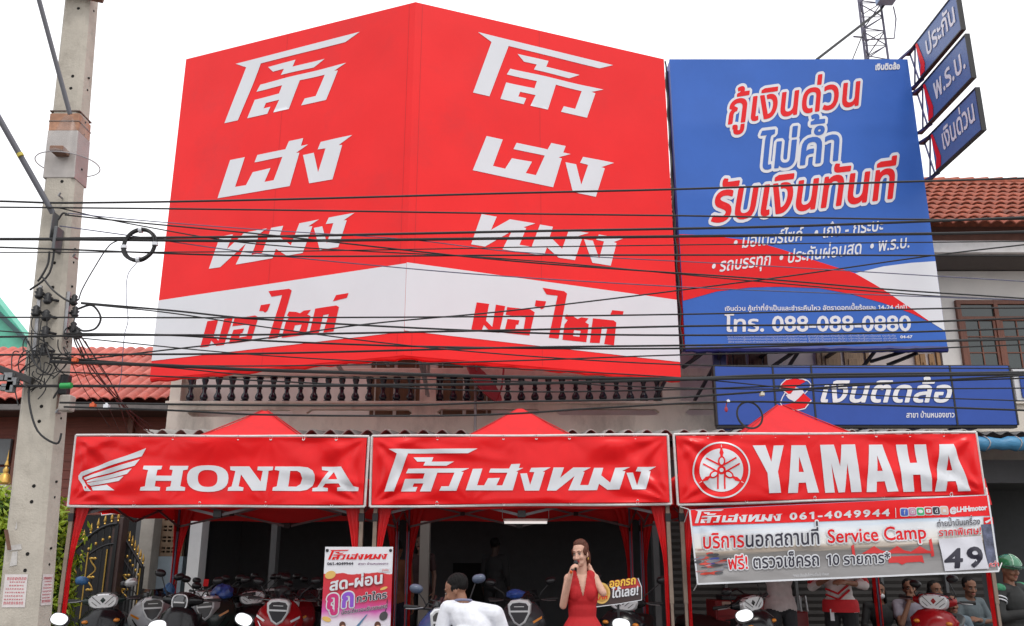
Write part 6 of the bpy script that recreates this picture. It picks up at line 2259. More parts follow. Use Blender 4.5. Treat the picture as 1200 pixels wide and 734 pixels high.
for ang in (-0.5, 0.5):
    mb = MB()
    mb.tube([hc + Mg @ V((0.1135 * math.sin(t) * math.sin(ang), 0.012 - 0.1335 * math.sin(t) * math.cos(ang), 0.035 + 0.1135 * math.cos(t))) for t in np.linspace(0.1, 1.35, 10)], 0.006, 6)
    mb.build('helmet_stripe', mat('helmet_pale_green', (0.35, 0.55, 0.42), 0.25), go, smooth=True, local=True)
mb = MB()
for s, a_ in ((-1, 'r'),):
    sh, el = V(rj['sh' + a_]), V(rj['el' + a_])
    for t in (0.30, 0.42):
        c = sh.lerp(el, t)
        ax = (el - sh).normalized()
        u_ = ax.orthogonal().normalized(); v_ = ax.cross(u_)
        mb.tube([c + u_ * 0.066 * math.cos(q) + v_ * 0.066 * math.sin(q) for q in np.linspace(0, 6.28, 19)[:-1]], 0.007, 6, closed=True)
mb.build('sleeve_stripe', WHTB, go, smooth=True, local=True)
mb = MB()
for s in (-1, 1):
    sh = V(rj['sh' + ('l' if s > 0 else 'r')])
    mb.ell(sh + V((0, 0, 0.022)), (.062, .066, .05), None, 14)
mb.build('shoulder_panel', mat('jacket_green_mesh', (0.03, 0.2, 0.1), 0.7, var=0.4, scale=40), go, smooth=True, local=True)
ph = MB()
mid = (V(rj['wrl']) + V(rj['wrr'])) / 2 + V((0, -0.075, 0.045))
T = Matrix.Translation(V(go.location)) @ Matrix.Rotation(R(32), 4, 'Z')
pm_ = [T @ (mid + V((x, y, z))) for x, y, z in ((-.036, 0, -.03), (.036, 0, -.03), (.036, 0.07, .1), (-.036, 0.07, .1))]
ph.prism(pm_, T.to_3x3() @ V((0, -0.007, 0.004)))
pho = ph.build('mobile_phone', BLKP, bevel=0.002)
tag(pho, 'black mobile phone held by the rider in the green helmet', 'phone')
# ================================================================== SCOOTERS
CHR = mat('chrome', (0.6, 0.6, 0.62), 0.12, metal=1.0)
MIRR = mat('mirror_glass', (0.92, 0.92, 0.93), 0.03, metal=1.0)
RUB = mat('tyre_rubber', (0.016, 0.016, 0.017), 0.7)
ALU = mat('cast_alloy', (0.25, 0.25, 0.26), 0.35, metal=0.8)
LENS = mat('headlight_lens', (0.72, 0.73, 0.75), 0.12, spec=0.9, metal=0.25)
LENSD = mat('dark_lens', (0.05, 0.05, 0.055), 0.06, spec=0.9)
SEATM = mat('seat_vinyl', (0.018, 0.017, 0.017), 0.5)
AMBER = mat('amber_lens', (0.6, 0.2, 0.02), 0.2)
TAIL = mat('tail_lens', (0.4, 0.01, 0.01), 0.15)
def paint(n_, c):
    return mat(n_, c, 0.24, coat=0.12, spec=0.35)


def dring(w, y0, y1, z, n=20, e=2.4, dz=0.0):
    """superellipse ring in a level plane, y0 front (towards -Y), y1 back; dz droops the front"""
    out = []
    for k in range(n):
        t = 2 * math.pi * k / n
        c, s = math.cos(t), math.sin(t)
        x = w * math.copysign(abs(c) ** (2 / e), c)
        q = math.copysign(abs(s) ** (2 / e), s)
        y = (y0 + y1) / 2 + (y1 - y0) / 2 * q
        out.append((x, y, z + dz * max(0, -q)))
    return out


def xring(x, y, z, ry, rz, n=14):
    return [(x, y + ry * math.cos(2 * math.pi * k / n), z + rz * math.sin(2 * math.pi * k / n)) for k in range(n)]


def scooter(label, px, py, Y, yaw, col, col2=None, style='wide', mir=BLKP, mir_glass=True, lean=0.0, facing_cam=True, extra=None, floor=None, group='scooters and motorcycles parked in a row', zoff=0.0, msc=1.0, mspread=1.0, mvar=True):
    msc *= .82 if mvar else 1
    """px: pixel column of the headlight (or of the handlebar); Y: depth of the steering head"""
    X = at(px, py, Y).x
    fl = GZ if floor is None else floor
    g = thing('scooter', (X, Y, fl), label, 'scooter', group)
    vr = random.Random(int(px * 13 + Y * 17))
    g.rotation_euler = (0, lean + (R(vr.uniform(-5, 5)) if mvar else 0), R(yaw + (vr.uniform(-7, 7) if mvar else 0)))
    pc = col
    pd = col2 or BLKP
    b = lambda mb, name, m, par=g, **kw: mb.build(name, m, par, local=True, **kw)
    oy = 0.48                     # local origin under the steering head; everything shifted so that bars sit at y ~ 0
    # wheels
    for yy in (-0.62 + oy, 0.66 + oy):
        mb = MB()
        mb.tube([(0, yy + 0.225 * math.cos(t), 0.27 + 0.225 * math.sin(t)) for t in np.linspace(0, 2 * math.pi, 29)[:-1]], 0.045, 10, closed=True)
        wl_ = b(mb, 'wheel', RUB, smooth=True)
        mb = MB()
        mb.tube([(0, yy + 0.185 * math.cos(t), 0.27 + 0.185 * math.sin(t)) for t in np.linspace(0, 2 * math.pi, 29)[:-1]], 0.016, 8, closed=True)
        for k in range(5):
            t = 2 * math.pi * k / 5
            mb.bar((0, yy, 0.27), (0, yy + 0.18 * math.cos(t), 0.27 + 0.18 * math.sin(t)), 0.03, 0.02)
        mb.lathe([(0.035, -0.05), (0.04, 0), (0.035, 0.05)], (0, yy, 0.27), 12, axis='x')
        b(mb, 'rim', ALU, wl_, smooth=True)
    # fork and front mudguard
    mb = MB()
    for s in (-1, 1):
        mb.tube([(s * 0.075, -0.62 + oy, 0.28), (s * 0.07, -0.50 + oy, 0.72)], [0.022, 0.026], 10)
    mb.tube([(0, -0.50 + oy, 0.70), (0, -0.43 + oy, 1.0)], 0.03, 10)
    b(mb, 'fork', BLKP, smooth=True)
    rows = []
    for t in np.linspace(-0.2, 2.5, 12):
        rows.append([(x, -0.62 + oy - (0.285 - 0.02 * abs(x) / 0.06) * math.cos(t), 0.27 + (0.285 - 0.02 * abs(x) / 0.06) * math.sin(t)) for x in (-0.068, -0.06, -0.03, 0, 0.03, 0.06, 0.068)] +
                    [(x, -0.62 + oy - 0.27 * math.cos(t), 0.27 + 0.27 * math.sin(t)) for x in (0.05, 0, -0.05)])
    mb = MB(); mb.loft(rows)
    b(mb, 'front_mudguard', pc, smooth=True)
    # leg shield and nose
    nose = {'wide': [(.40, .06, -.56, -.44), (.55, .15, -.60, -.40), (.70, .215, -.64, -.36), (.82, .235, -.62, -.35), (.90, .16, -.57, -.37), (.935, .06, -.50, -.40)],
            'round': [(.38, .08, -.55, -.42), (.55, .19, -.57, -.38), (.72, .215, -.58, -.36), (.86, .19, -.56, -.36), (.93, .12, -.53, -.38), (.96, .05, -.48, -.41)],
            'sport': [(.42, .06, -.60, -.42), (.55, .14, -.68, -.38), (.68, .22, -.76, -.34), (.80, .255, -.78, -.32), (.90, .22, -.72, -.32), (.98, .15, -.60, -.34), (1.03, .06, -.50, -.40)]}[style if style in ('wide', 'round', 'sport') else 'sport']
    mb = MB()
    mb.loft([dring(w, y0 + oy - .03, y1 + oy, z, 24, {'wide': 1.6, 'round': 2.3}.get(style, 1.55)) for z, w, y0, y1 in nose])
    b(mb, 'front_fairing', pc, smooth=True)
    # bright trim strips and a dark grille on the nose
    tm = MB()
    fy = {'wide': -.655, 'round': -.60}.get(style, -.79) + oy
    for s in (-1, 1):
        tm.tube([(s * .20, fy + .09, .80), (s * .13, fy + .035, .70), (s * .05, fy + .03, .60)], [.004, .011, .004], 6)
        tm.tube([(s * .215, fy + .13, .74), (s * .16, fy + .06, .64), (s * .09, fy + .06, .55)], [.003, .008, .003], 6)
    b(tm, 'trim_strip', col2 or CHR, smooth=True)
    tm = MB()
    for k in range(4):
        tm.box(-.06 + .008 * k, .06 - .008 * k, fy + .005, fy + .03, .72 - .03 * k, .735 - .03 * k)
    b(tm, 'grille', BLKP)
    # inner panels, floor, body, seat
    mb = MB()
    mb.loft([xring(x, -0.36 + oy, 0.62, 0.05, 0.26) for x in (-0.19, -0.14, 0, 0.14, 0.19)])
    mb.box(-0.13, 0.13, -0.36 + oy, 0.02 + oy, 0.27, 0.31)
    b(mb, 'leg_shield', BLKP, smooth=True)
    mb = MB()
    mb.loft([[(x * w, y, z0 + (z1 - z0) * (0.5 + 0.5 * zz)) for x, zz in ((math.cos(t), math.sin(t)) for t in np.linspace(0, 2 * math.pi, 19)[:-1])] for y, w, z0, z1 in
             ((-0.02 + oy, .10, .32, .60), (.08 + oy, .16, .34, .70), (.35 + oy, .18, .42, .72), (.65 + oy, .15, .52, .74), (.88 + oy, .07, .62, .74))])
    b(mb, 'rear_body', pc, smooth=True)
    mb = MB()
    mb.loft([[(x * w, y, z0 + h * (0.5 + 0.5 * zz)) for x, zz in ((math.copysign(abs(math.cos(t)) ** .8, math.cos(t)), math.copysign(abs(math.sin(t)) ** .8, math.sin(t))) for t in np.linspace(0, 2 * math.pi, 19)[:-1])] for y, w, z0, h in
             ((-0.02 + oy, .07, .68, .05), (.06 + oy, .115, .685, .085), (.30 + oy, .15, .69, .09), (.42 + oy, .15, .70, .12), (.70 + oy, .125, .72, .115), (.84 + oy, .06, .735, .07))])
    b(mb, 'seat', SEATM, smooth=True)
    mb = MB(); mb.ell((0, .90 + oy, .68), (.085, .03, .035)); b(mb, 'tail_light', TAIL, smooth=True)
    mb = MB(); mb.tube([(.12, .1 + oy, .25), (.16, .4 + oy, .24), (.17, .85 + oy, .34)], [.03, .05, .05], 12); b(mb, 'exhaust', BLKP, smooth=True)
    mb = MB(); mb.box(-.11, .11, .12 + oy, .6 + oy, .2, .36); b(mb, 'engine', ALU, bevel=0.03)
    # handlebar and cowl
    hz = 1.0
    mb = MB()
    for s in (-1, 1):
        mb.tube([(0, -.43 + oy, hz - .03), (s * .14, -.42 + oy, hz), (s * .36, -.33 + oy, hz + .015)], .012, 8)
    b(mb, 'handlebar', CHR if style == 'naked' else BLKP, smooth=True)
    for s in (-1, 1):
        mb = MB(); mb.tube([(s * .235, -.385 + oy, hz + .008), (s * .365, -.328 + oy, hz + .015)], [.017, .019], 10); b(mb, 'grip', RUB, smooth=True)
        mb = MB(); mb.tube([(s * .20, -.42 + oy, hz + .01), (s * .27, -.44 + oy, hz), (s * .35, -.39 + oy, hz)], .006, 6); b(mb, 'brake_lever', ALU, smooth=True)
    if style in ('wide', 'round'):
        mb = MB()
        mb.loft([[(x, -.43 + oy + .075 * r * math.cos(t) - 0.03 * (1 - abs(x) / .2), hz + .005 + .07 * r * math.sin(t)) for t in np.linspace(0, 2 * math.pi, 17)[:-1]] for x, r in ((-.21, .35), (-.17, .62), (-.10, .92), (0, 1.05), (.10, .92), (.17, .62), (.21, .35))])
        b(mb, 'handle_cowl', pd, smooth=True)
        mb = MB(); mb.loft([[(x, -.40 + oy + .05 * r * math.cos(t), hz + .055 + .03 * r * math.sin(t)) for t in np.linspace(0, 2 * math.pi, 13)[:-1]] for x, r in ((-.1, .4), (-.06, .9), (0, 1), (.06, .9), (.1, .4))]); b(mb, 'instrument_panel', BLKP, smooth=True)
    else:
        mb = MB(); mb.loft([dring(w, y0 + oy, y1 + oy, z, 16) for z, w, y0, y1 in ((.96, .10, -.50, -.38), (1.02, .13, -.52, -.36), (1.06, .11, -.50, -.37), (1.075, .06, -.47, -.39))]); b(mb, 'instrument_panel', BLKP, smooth=True)
    # headlights by style
    if style == 'wide':
        mb = MB(); mb.loft([[(cx_ * sx * (1.08 + .16 * sn), y, hz - .005 + sz * sn - 0.012 * (cx_ ** 2)) for cx_, sn in ((math.copysign(abs(math.cos(t)) ** .7, math.cos(t)), math.copysign(abs(math.sin(t)) ** .8, math.sin(t))) for t in np.linspace(0, 2 * math.pi, 25)[:-1])] for y, sx, sz in ((-.46 + oy, .135, .078), (-.515 + oy, .130, .074), (-.532 + oy, .118, .064))]); hl = b(mb, 'headlight', LENS, smooth=True)
        mb = MB()
        for s in (-1, 1):
            mb.bar((s * .105, -.535 + oy, hz + .045), (s * .02, -.536 + oy, hz - .035), .005, .006)
            mb.bar((s * .13, -.528 + oy, hz + .012), (s * .055, -.535 + oy, hz - .05), .004, .006)
        b(mb, 'lamp_facet', LENSD, hl)
        for s in (-1, 1):
            mb = MB(); mb.ell((s * .15, -.60 + oy, .80), (.035, .03, .02)); b(mb, 'indicator', AMBER, smooth=True)
    elif style == 'round':
        mb = MB(); mb.lathe([(.03, .08), (.085, .07), (.098, .02), (.098, -.02), (.088, -.03)], (0, -.50 + oy, .985), 28, axis='y'); hl = b(mb, 'headlight', BLKP, smooth=True)
        mb = MB(); mb.tube([(.078 * math.copysign(abs(math.cos(t)) ** .75, math.cos(t)), -.535 + oy, .985 + .078 * math.copysign(abs(math.sin(t)) ** .75, math.sin(t))) for t in np.linspace(0, 2 * math.pi, 33)[:-1]], .008, 8, closed=True); b(mb, 'light_ring', LENS, hl, smooth=True)
        mb = MB(); mb.lathe([(.001, -.045), (.04, -.042), (.07, -.035), (.075, -.02)], (0, -.50 + oy, .985), 24, axis='y'); b(mb, 'lens', LENSD, hl, smooth=True)
        mb = MB(); mb.box(-.055, .055, -.556 + oy, -.546 + oy, .978, .992); b(mb, 'light_bar', LENS, hl)
    elif style in ('sport', 'naked'):
        mb = MB()
        sh_ = [(-.082, .06), (-.06, .085), (0, .092), (.06, .085), (.082, .06), (.075, .0), (.04, -.06), (0, -.085), (-.04, -.06), (-.075, .0)]
        yf = -.805 + oy
        mb.loft([[(x * s_ * 1.3, y, .89 + z * s_ * 1.35) for x, z in sh_] for y, s_ in ((yf + .12, 1.15), (yf, 1.1), (yf - .012, 1.0))])
        hl = b(mb, 'headlight', LENS, smooth=False, bevel=0.006)
        mb = MB()
        mb.loft([[(x * s_ * 1.3, y, .89 + z * s_ * 1.35) for x, z in sh_] for y, s_ in ((yf - .008, .90), (yf - .018, .84))])
        b(mb, 'lens', LENSD, hl)
        mb = MB(); mb.box(-.088, .088, yf - .023, yf - .012, .905, .922); mb.box(-.05, .05, yf - .023, yf - .012, .955, .962); b(mb, 'light_bar', LENS, hl)
        for s in (-1, 1):
            mb = MB(); mb.loft([[(s * (.13 + .09 * a_), yf + .06 + .05 * a_, .80 + .05 * a_ + q) for q in (-.012, .012)] + [(s * (.13 + .09 * a_), yf + .075 + .05 * a_, .80 + .05 * a_)] for a_ in (0, .5, 1)]); b(mb, 'running_light', LENS if col2 is None else AMBER)
        # windscreen
        mb = MB()
        rows = []
        for j in range(7):
            t = j / 6
            rows.append([(x * (.17 - .05 * t), yf + .10 + .17 * t + 2.2 * x * x * .25, .93 + .17 * t) for x in np.linspace(-1, 1, 9)] + [(x * (.17 - .05 * t), yf + .106 + .17 * t + 2.2 * x * x * .25, .93 + .17 * t) for x in np.linspace(1, -1, 9)])
        mb.loft(rows)
        b(mb, 'windscreen', mat('smoked_screen', (0.02, 0.02, 0.024), 0.08, spec=0.8), smooth=True)
    if style == 'naked':
        mb = MB(); mb.ell((0, -.15 + oy, .86), (.15, .24, .12)); b(mb, 'fuel_tank', pc, smooth=True)
    # brake hoses and throttle cables looping from the bars into the nose
    mb = MB()
    for s, k_ in ((-1, .0), (1, .0), (1, .03), (-1, .03)):
        mb.tube([(s * .19, -.42 + oy, hz + .005), (s * (.16 - k_), -.50 + oy - k_, hz + .05 + k_), (s * (.09 - k_), -.53 + oy, hz + .03 + k_), (s * .05, -.48 + oy, hz - .03)], .005, 6)
    b(mb, 'cable', RUB, smooth=True)
    # mirrors
    mq = random.Random(int(px * 7 + Y * 31))
    mm = mir if isinstance(mir, (list, tuple)) else (mir, mir)
    for s, m_ in zip((-1, 1), mm):
        bx, by, bz = s * .17, -.41 + oy, hz + .02
        tx, tz = s * (.31 + (mq.uniform(-.05, .03) if mvar else 0)) * mspread, hz + .20 + (mq.uniform(-.05, .07) if mvar else 0)
        mb = MB(); mb.tube([(bx, by, bz), (bx + s * .03, by - .01, bz + .06), (tx - s * .03, by - .01, tz - .04)], [.007, .006, .006], 8)
        mr = b(mb, 'mirror_stem', BLKP, smooth=True)
        mb = MB()
        hw, hh = .072 * msc, .047 * msc
        tilt = Matrix.Rotation(R(16 + 6 * mq.random()), 3, 'X') @ Matrix.Rotation(s * R(-10), 3, 'Y')
        ctr = V((tx, by, tz))
        sup_ = [(math.copysign(abs(math.cos(t)) ** .85, math.cos(t)), math.copysign(abs(math.sin(t)) ** .85, math.sin(t))) for t in np.linspace(0, 2 * math.pi, 25)[:-1]]
        mb.loft([[ctr + tilt @ V((a_ * hw * k_, y, c_ * hh * k_)) for a_, c_ in sup_] for y, k_ in ((.012, .98), (.0, 1.0), (-.018, .9), (-.032, .6), (-.038, .2))])
        hd = b(mb, 'mirror', m_, mr, smooth=True)
        if mir_glass:
            mb = MB()
            mb.loft([[ctr + tilt @ V((a_ * hw * k_, y, c_ * hh * k_)) for a_, c_ in sup_] for y, k_ in ((.013, .9), (.0145, .88))])
            hd2 = b(mb, 'mirror_glass', MIRR, mr)
    if extra:
        extra(g, b, oy, hz)
    return g


BKP = paint('paint_black', (0.010, 0.010, 0.012))
RDP = paint('paint_red', (0.32, 0.008, 0.012))
DRP = paint('paint_dark_red', (0.14, 0.006, 0.010))
WHP = paint('paint_silver', (0.36, 0.36, 0.38))
GRP = paint('paint_grey', (0.045, 0.045, 0.05))
BLP = paint('paint_blue', (0.03, 0.055, 0.16))
DGP = paint('paint_dark_green', (0.018, 0.03, 0.026))
CLB = mat('blue_wrap', (0.03, 0.11, 0.26), 0.45, var=0.3, scale=20)
CLS = mat('silver_wrap', (0.5, 0.5, 0.5), 0.3, metal=0.4)


def crumple(c, r, m, name, seed):
    """a crumpled plastic cover"""
    def f(g, b, oy, hz):
        mb = MB()
        rows = []
        q = random.Random(seed)
        for i in range(9):
            t = math.pi * (i + 0.02) / 8.04 - math.pi / 2
            rows.append([(c[0] + r[0] * math.cos(t) * math.cos(a) * q.uniform(.75, 1.15), c[1] + oy + r[1] * math.cos(t) * math.sin(a) * q.uniform(.8, 1.1), c[2] + r[2] * math.sin(t) * q.uniform(.9, 1.1)) for a in np.linspace(0, 6.28, 15)[:-1]])
        mb.loft(rows)
        b(mb, name, m)
    return f


def both(*fs):
    def f(g, b, oy, hz):
        for q in fs:
            q(g, b, oy, hz)
    return f


def tagcard(x, z, m):
    def f(g, b, oy, hz):
        mb = MB(); mb.box(x - .03, x + .03, -.52 + oy, -.515 + oy, z - .04, z + .04); b(mb, 'price_tag', m)
    return f


scooter('black scooter with a wide white headlight, a blue wrapped mirror and a silver wrapped mirror', 127, 716, 9.85, 10, BKP, DGP, 'wide', mir=(CLB, CLS), mspread=.75, msc=1.15)
scooter('white and silver sport scooter with a blue cover on its handlebar', 183, 705, 10.4, 22, WHP, BKP, 'sport', extra=crumple((.16, -.44, 1.08), (.06, .05, .08), CLB, 'blue_cover', 4))
scooter('black retro scooter with a square-ringed round headlight', 207, 718, 9.8, 6, BKP, BKP, 'round', mspread=1.05)
scooter('grey scooter with a red price tag on its screen', 236, 700, 10.9, 0, GRP, CHR, 'wide', extra=tagcard(-.03, 1.16, REDP))
scooter('dark green scooter with a crumpled blue plastic cover over its front', 266, 700, 10.7, -8, DGP, BKP, 'sport', extra=crumple((.03, -.5, 1.05), (.13, .10, .10), mat('blue_plastic_sheet', (0.03, 0.07, 0.28), 0.3, var=0.5, scale=16), 'plastic_cover', 9))
scooter('red motorcycle with a shield shaped headlight and a fuel tank', 325, 708, 9.9, 4, RDP, None, 'naked', extra=crumple((0, -.5, 1.09), (.09, .05, .06), BLKP, 'gauge_cluster', 2))
scooter('dark red and white sport scooter right of the red motorcycle', 345, 700, 10.3, -16, DRP, WHP, 'sport')
for k_, (px, py, Y, yw, c_, st, lb) in enumerate(((292, 690, 11.7, 8, BKP, 'wide', 'black scooter in the dark back row, leftmost inside the shop front'), (318, 690, 11.9, -4, DRP, 'wide', 'dark red scooter in the back row behind the red motorcycle'),
                                   (360, 690, 11.5, -10, BKP, 'round', 'black round-lamp scooter in the back row beside the poster'), (381, 690, 12.2, 5, GRP, 'wide', 'grey scooter in the back row, mostly hidden by the poster'), (246, 690, 12.0, -6, BKP, 'sport', 'black sport scooter in the dark behind the red price tag'), (305, 690, 10.9, 12, BKP, 'wide', 'black scooter squeezed in just left of the red motorcycle'), (366, 690, 10.6, -12, BKP, 'wide', 'black scooter close to the left edge of the poster'))):
    scooter(lb, px, py, Y, yw, c_, BKP, st, floor=0.12, msc=.95)
scooter('blue scooter with a shield badge just beside the man in white', 522, 706, 7.95, 4, BLP, BLP, 'sport', mir=mat('slate_mirror_shell', (0.07, 0.09, 0.14), 0.3))
scooter('grey sport scooter with a shield headlight and a blue wrapped screen, behind the singing woman', 613, 706, 9.7, 0, GRP, BKP, 'sport', extra=crumple((-.06, -.56, 1.07), (.10, .07, .05), mat('blue_plastic_sheet', (0.04, 0.10, 0.42)), 'plastic_cover', 12))
scooter('black scooter with a white headlight below the offer sign', 722, 716, 9.5, -14, BKP, BKP, 'wide', mspread=1.1)
scooter('black scooter leaning under the service banner with a chrome headlight', 896, 712, 9.7, 30, BKP, BKP, 'wide', lean=R(-6), mspread=.8)
scooter('bright red scooter with a pointed chrome headlight in front of the seated people', 1085, 704, 9.7, -34, RDP, RDP, 'wide', lean=R(5), mspread=.6)
# nearest row, facing away from the camera: only their mirrors reach into the picture
NG = 'scooters in the nearest row facing the tents'
def near(label, pxa, pya, pxb, pyb, Y, col):
    a, b_ = at(pxa, pya, Y), at(pxb, pyb, Y)
    mid = (a + b_) / 2
    half = (b_ - a).length / 2
    ang = math.atan2(b_.z - a.z, b_.x - a.x)
    g = scooter(label, (pxa + pxb) / 2, (pya + pyb) / 2, Y, 180, col, BKP, 'wide', mir=BKP, floor=mid.z - 1.2, group=NG, lean=ang, mspread=half / .31, msc=.72, mvar=False)
    g.location.z = mid.z - 1.2
    g.location.x = mid.x + 1.2 * math.sin(ang)
    return g
near('scooter nearest the camera on the left, only its two white mirrors in view', 78, 725, 191, 733, 5.0, BKP)
near('scooter nearest the camera with one bright mirror before the red motorcycle', 291, 721, 402, 744, 5.0, BKP)
near('scooter nearest the camera whose mirrors show before the singer and under the service banner', 726, 731, 868, 721, 5.0, WHP)

# tool cabinet and box under the right tent
tc = thing('tool_cabinet', (at(862, 715, 10.4).x, 10.4, GZ), 'dark red tool cabinet with pale label standing below the service banner', 'cabinet')
a, b = at(838, 704, 10.4), at(899, 704, 10.4)
MB().box(a.x, b.x, 10.4, 10.9, GZ, a.z).build('body', mat('cabinet_red', (0.20, 0.012, 0.014), 0.4, var=0.15), tc, bevel=0.012)
for k in range(4):
    mb = MB(); z = a.z - 0.16 * (k + 1); mb.box(a.x + .02, b.x - .02, 10.388, 10.398, z, z + 0.14); d_ = mb.build('drawer', mat('cabinet_red_front', (0.24, 0.014, 0.016), 0.35), tc, bevel=0.004)
    mb = MB(); mb.box(a.x + .1, b.x - .1, 10.372, 10.386, z + .105, z + .12); mb.build('handle', BLKP, d_)
mb = MB(); p = at(856, 709, 10.37); mb.box(p.x - .09, p.x + .09, 10.38, 10.386, p.z - .04, p.z + .035); mb.build('label_plate', mat('label_brown_white', (0.4, 0.28, 0.22), 0.6), tc)
mb = MB(); mb.box(a.x + .1, b.x - .25, 10.5, 10.8, a.z + .002, a.z + .05); mb.tube([(a.x + .12, 10.55, a.z + .05), (a.x + .3, 10.6, a.z + .12), (a.x + .45, 10.65, a.z + .03)], .012, 8)
o = mb.build('tool_tray', BLKP, bevel=.006); tag(o, 'black tool tray lying on top of the red tool cabinet', 'tray')
bx_ = thing('crate', (at(939, 722, 10.6).x, 10.6, GZ), 'red crate with bent grey carrying handles between the white tee shirt and the racing shirt', 'crate')
a, b = at(930, 717, 10.6), at(947, 717, 10.6)
MB().box(a.x, b.x, 10.6, 10.9, GZ, a.z).build('body', mat('cabinet_red', (0.20, 0.012, 0.014)), bx_, bevel=0.012)
for dx in (.03, .1):
    mb = MB(); mb.tube([(a.x + dx, 10.65, a.z), (a.x + dx + .005, 10.65, a.z + .16), (a.x + dx + .06, 10.65, a.z + .17), (a.x + dx + .075, 10.65, a.z)], .012, 8); mb.build('handle', STEEL, bx_, smooth=True)
# ================================================================== POLE, CABLES
POLEM = mat('pole_concrete', (0.46, 0.42, 0.36), 0.9, var=0.12, scale=5, bump=0.35, bscale=70, dirt=((0.2, 0.17, 0.14), 0.55, 4.0))
YPL = 6.5
pb, pt = at(28, 734, YPL), at(96, 0, YPL)
sl_ = (pt - pb) / (pt.z - pb.z)
base = pb - sl_ * pb.z
top = pb + sl_ * (9.5 - pb.z)
pole = thing('power_pole', (base.x, YPL, 0), 'tall tapering concrete power pole with bolt holes at the left edge', 'pole')
def psec(z):
    t = z / 9.5
    return (base + sl_ * z, 0.148 - 0.064 * t, 0.125 - 0.05 * t)     # centre, half width, half depth
mb = MB()
rows = []
for z in np.linspace(0, 9.5, 40):
    c, hw, hd = psec(z)
    ch = 0.028
    # a groove down each side face as on cast poles
    rows.append([(c.x + x, YPL + y, z) for x, y in ((-hw + ch, -hd), (hw - ch, -hd), (hw, -hd + ch), (hw, hd - ch), (hw - ch, hd), (-hw + ch, hd), (-hw, hd - ch), (-hw, -hd + ch))])
mb.loft(rows)
mb.build('shaft', POLEM, pole)
hl = MB()
q = random.Random(3)
z = 0.5
while z < 7.2:
    c, hw, hd = psec(z)
    for dz_ in (0, 0.11):
        hl.lathe([(0.001, -hd - 0.002), (0.013, -hd - 0.002), (0.013, -hd + 0.01)], (c.x + 0.25 * hw, YPL, z + dz_), 10, axis='y')
    for dz_ in (0.04, 0.15):
        hl.lathe([(0.001, hw + 0.002), (0.009, hw + 0.002), (0.009, hw - 0.01)], (c.x, YPL, z + dz_), 8, axis='x')
    z += 0.30 + 0.45 * q.random()
hl.build('bolt_hole', mat('hole_black', (0.008, 0.007, 0.006), 0.95), pole)
# crossarm at the top
CX = mat('crossarm_brown', (0.20, 0.11, 0.075), 0.8, var=0.25, scale=6)
mb = MB(); zc_ = at(100, 6, YPL).z
cc = psec(zc_)
mb.bar((cc[0].x - 0.28, YPL - 0.22, zc_ + 0.10), (cc[0].x + 0.24, YPL - 0.12, zc_ + 0.02), 0.11, 0.12)
mb.build('crossarm', CX, pole, bevel=0.01)
# rust coloured band, grey sheet and ledge
z0, z1 = at(80, 160, YPL).z, at(80, 140, YPL).z
def collar_(za, zb, e, m, name, sides=True):
    a, hw, hd = psec(za); b, hw2, hd2 = psec(zb)
    mb = MB(); mb.loft([[(a.x + x * (hw + e), YPL + y * (hd + e), za) for x, y in ((-1, -1), (1, -1), (1, 1), (-1, 1))], [(b.x + x * (hw2 + e), YPL + y * (hd2 + e), zb) for x, y in ((-1, -1), (1, -1), (1, 1), (-1, 1))]])
    return mb.build(name, m, pole, bevel=0.006)
collar_(z0, z1, 0.004, mat('rusty_band', (0.42, 0.22, 0.14), 0.8, var=0.3, scale=9), 'rusty_band')
for y_ in (138, 150):
    zz = at(80, y_, YPL).z
    collar_(zz, zz + 0.012, 0.009, mat('band_steel', (0.2, 0.16, 0.14), 0.6, metal=0.5), 'steel_band')
collar_(at(80, 215, YPL).z, at(80, 160, YPL).z, 0.006, mat('grey_sheet_metal', (0.40, 0.37, 0.35), 0.5, metal=0.4, var=0.15), 'sheet_wrap')
p = at(71, 179, YPL - 0.14)
mb = MB(); mb.box(p.x - 0.05, p.x + 0.055, YPL - 0.22, YPL - 0.1, p.z - 0.02, p.z + 0.025); mb.build('ledge_bracket', CX, pole, bevel=0.008)
# clear plastic climbing guard
mb = MB()
cA = psec(at(80, 135, YPL).z)
zA_, zB_ = at(80, 140, YPL).z, at(80, 193, YPL).z
prof_ = [(0.10, zA_), (0.115, zA_ - 0.06), (0.135, zA_ - 0.15), (0.18, zA_ - 0.25), (0.235, zB_)]
rows = [[(psec(zB_)[0].x + 0.01 + r * math.cos(t), YPL + r * math.sin(t), z) for t in np.linspace(0, 2 * math.pi, 37)[:-1]] for r, z in prof_]
mb.loft(rows, cap=False)
CLR = bpy.data.materials.new('clear_film')
CLR.use_nodes = True
n_, l_ = CLR.node_tree.nodes, CLR.node_tree.links
tr_ = n_.new('ShaderNodeBsdfTransparent')
ms_ = n_.new('ShaderNodeMixShader')
ms_.inputs[0].default_value = 0.16
n_['Principled BSDF'].inputs['Base Color'].default_value = (0.45, 0.43, 0.43, 1)
n_['Principled BSDF'].inputs['Roughness'].default_value = 0.2
l_.new(tr_.outputs[0], ms_.inputs[1]); l_.new(n_['Principled BSDF'].outputs[0], ms_.inputs[2]); l_.new(ms_.outputs[0], n_['Material Output'].inputs[0])
gd = mb.build('climbing_guard', CLR, pole, smooth=True, fixn=False)
mb = MB(); mb.tube([(psec(zB_)[0].x + 0.01 + 0.235 * math.cos(t), YPL + 0.235 * math.sin(t), zB_) for t in np.linspace(0, 2 * math.pi, 49)[:-1]], 0.004, 6, closed=True)
mb.build('guard_rim', mat('guard_rim_grey', (0.3, 0.28, 0.29), 0.5), gd)
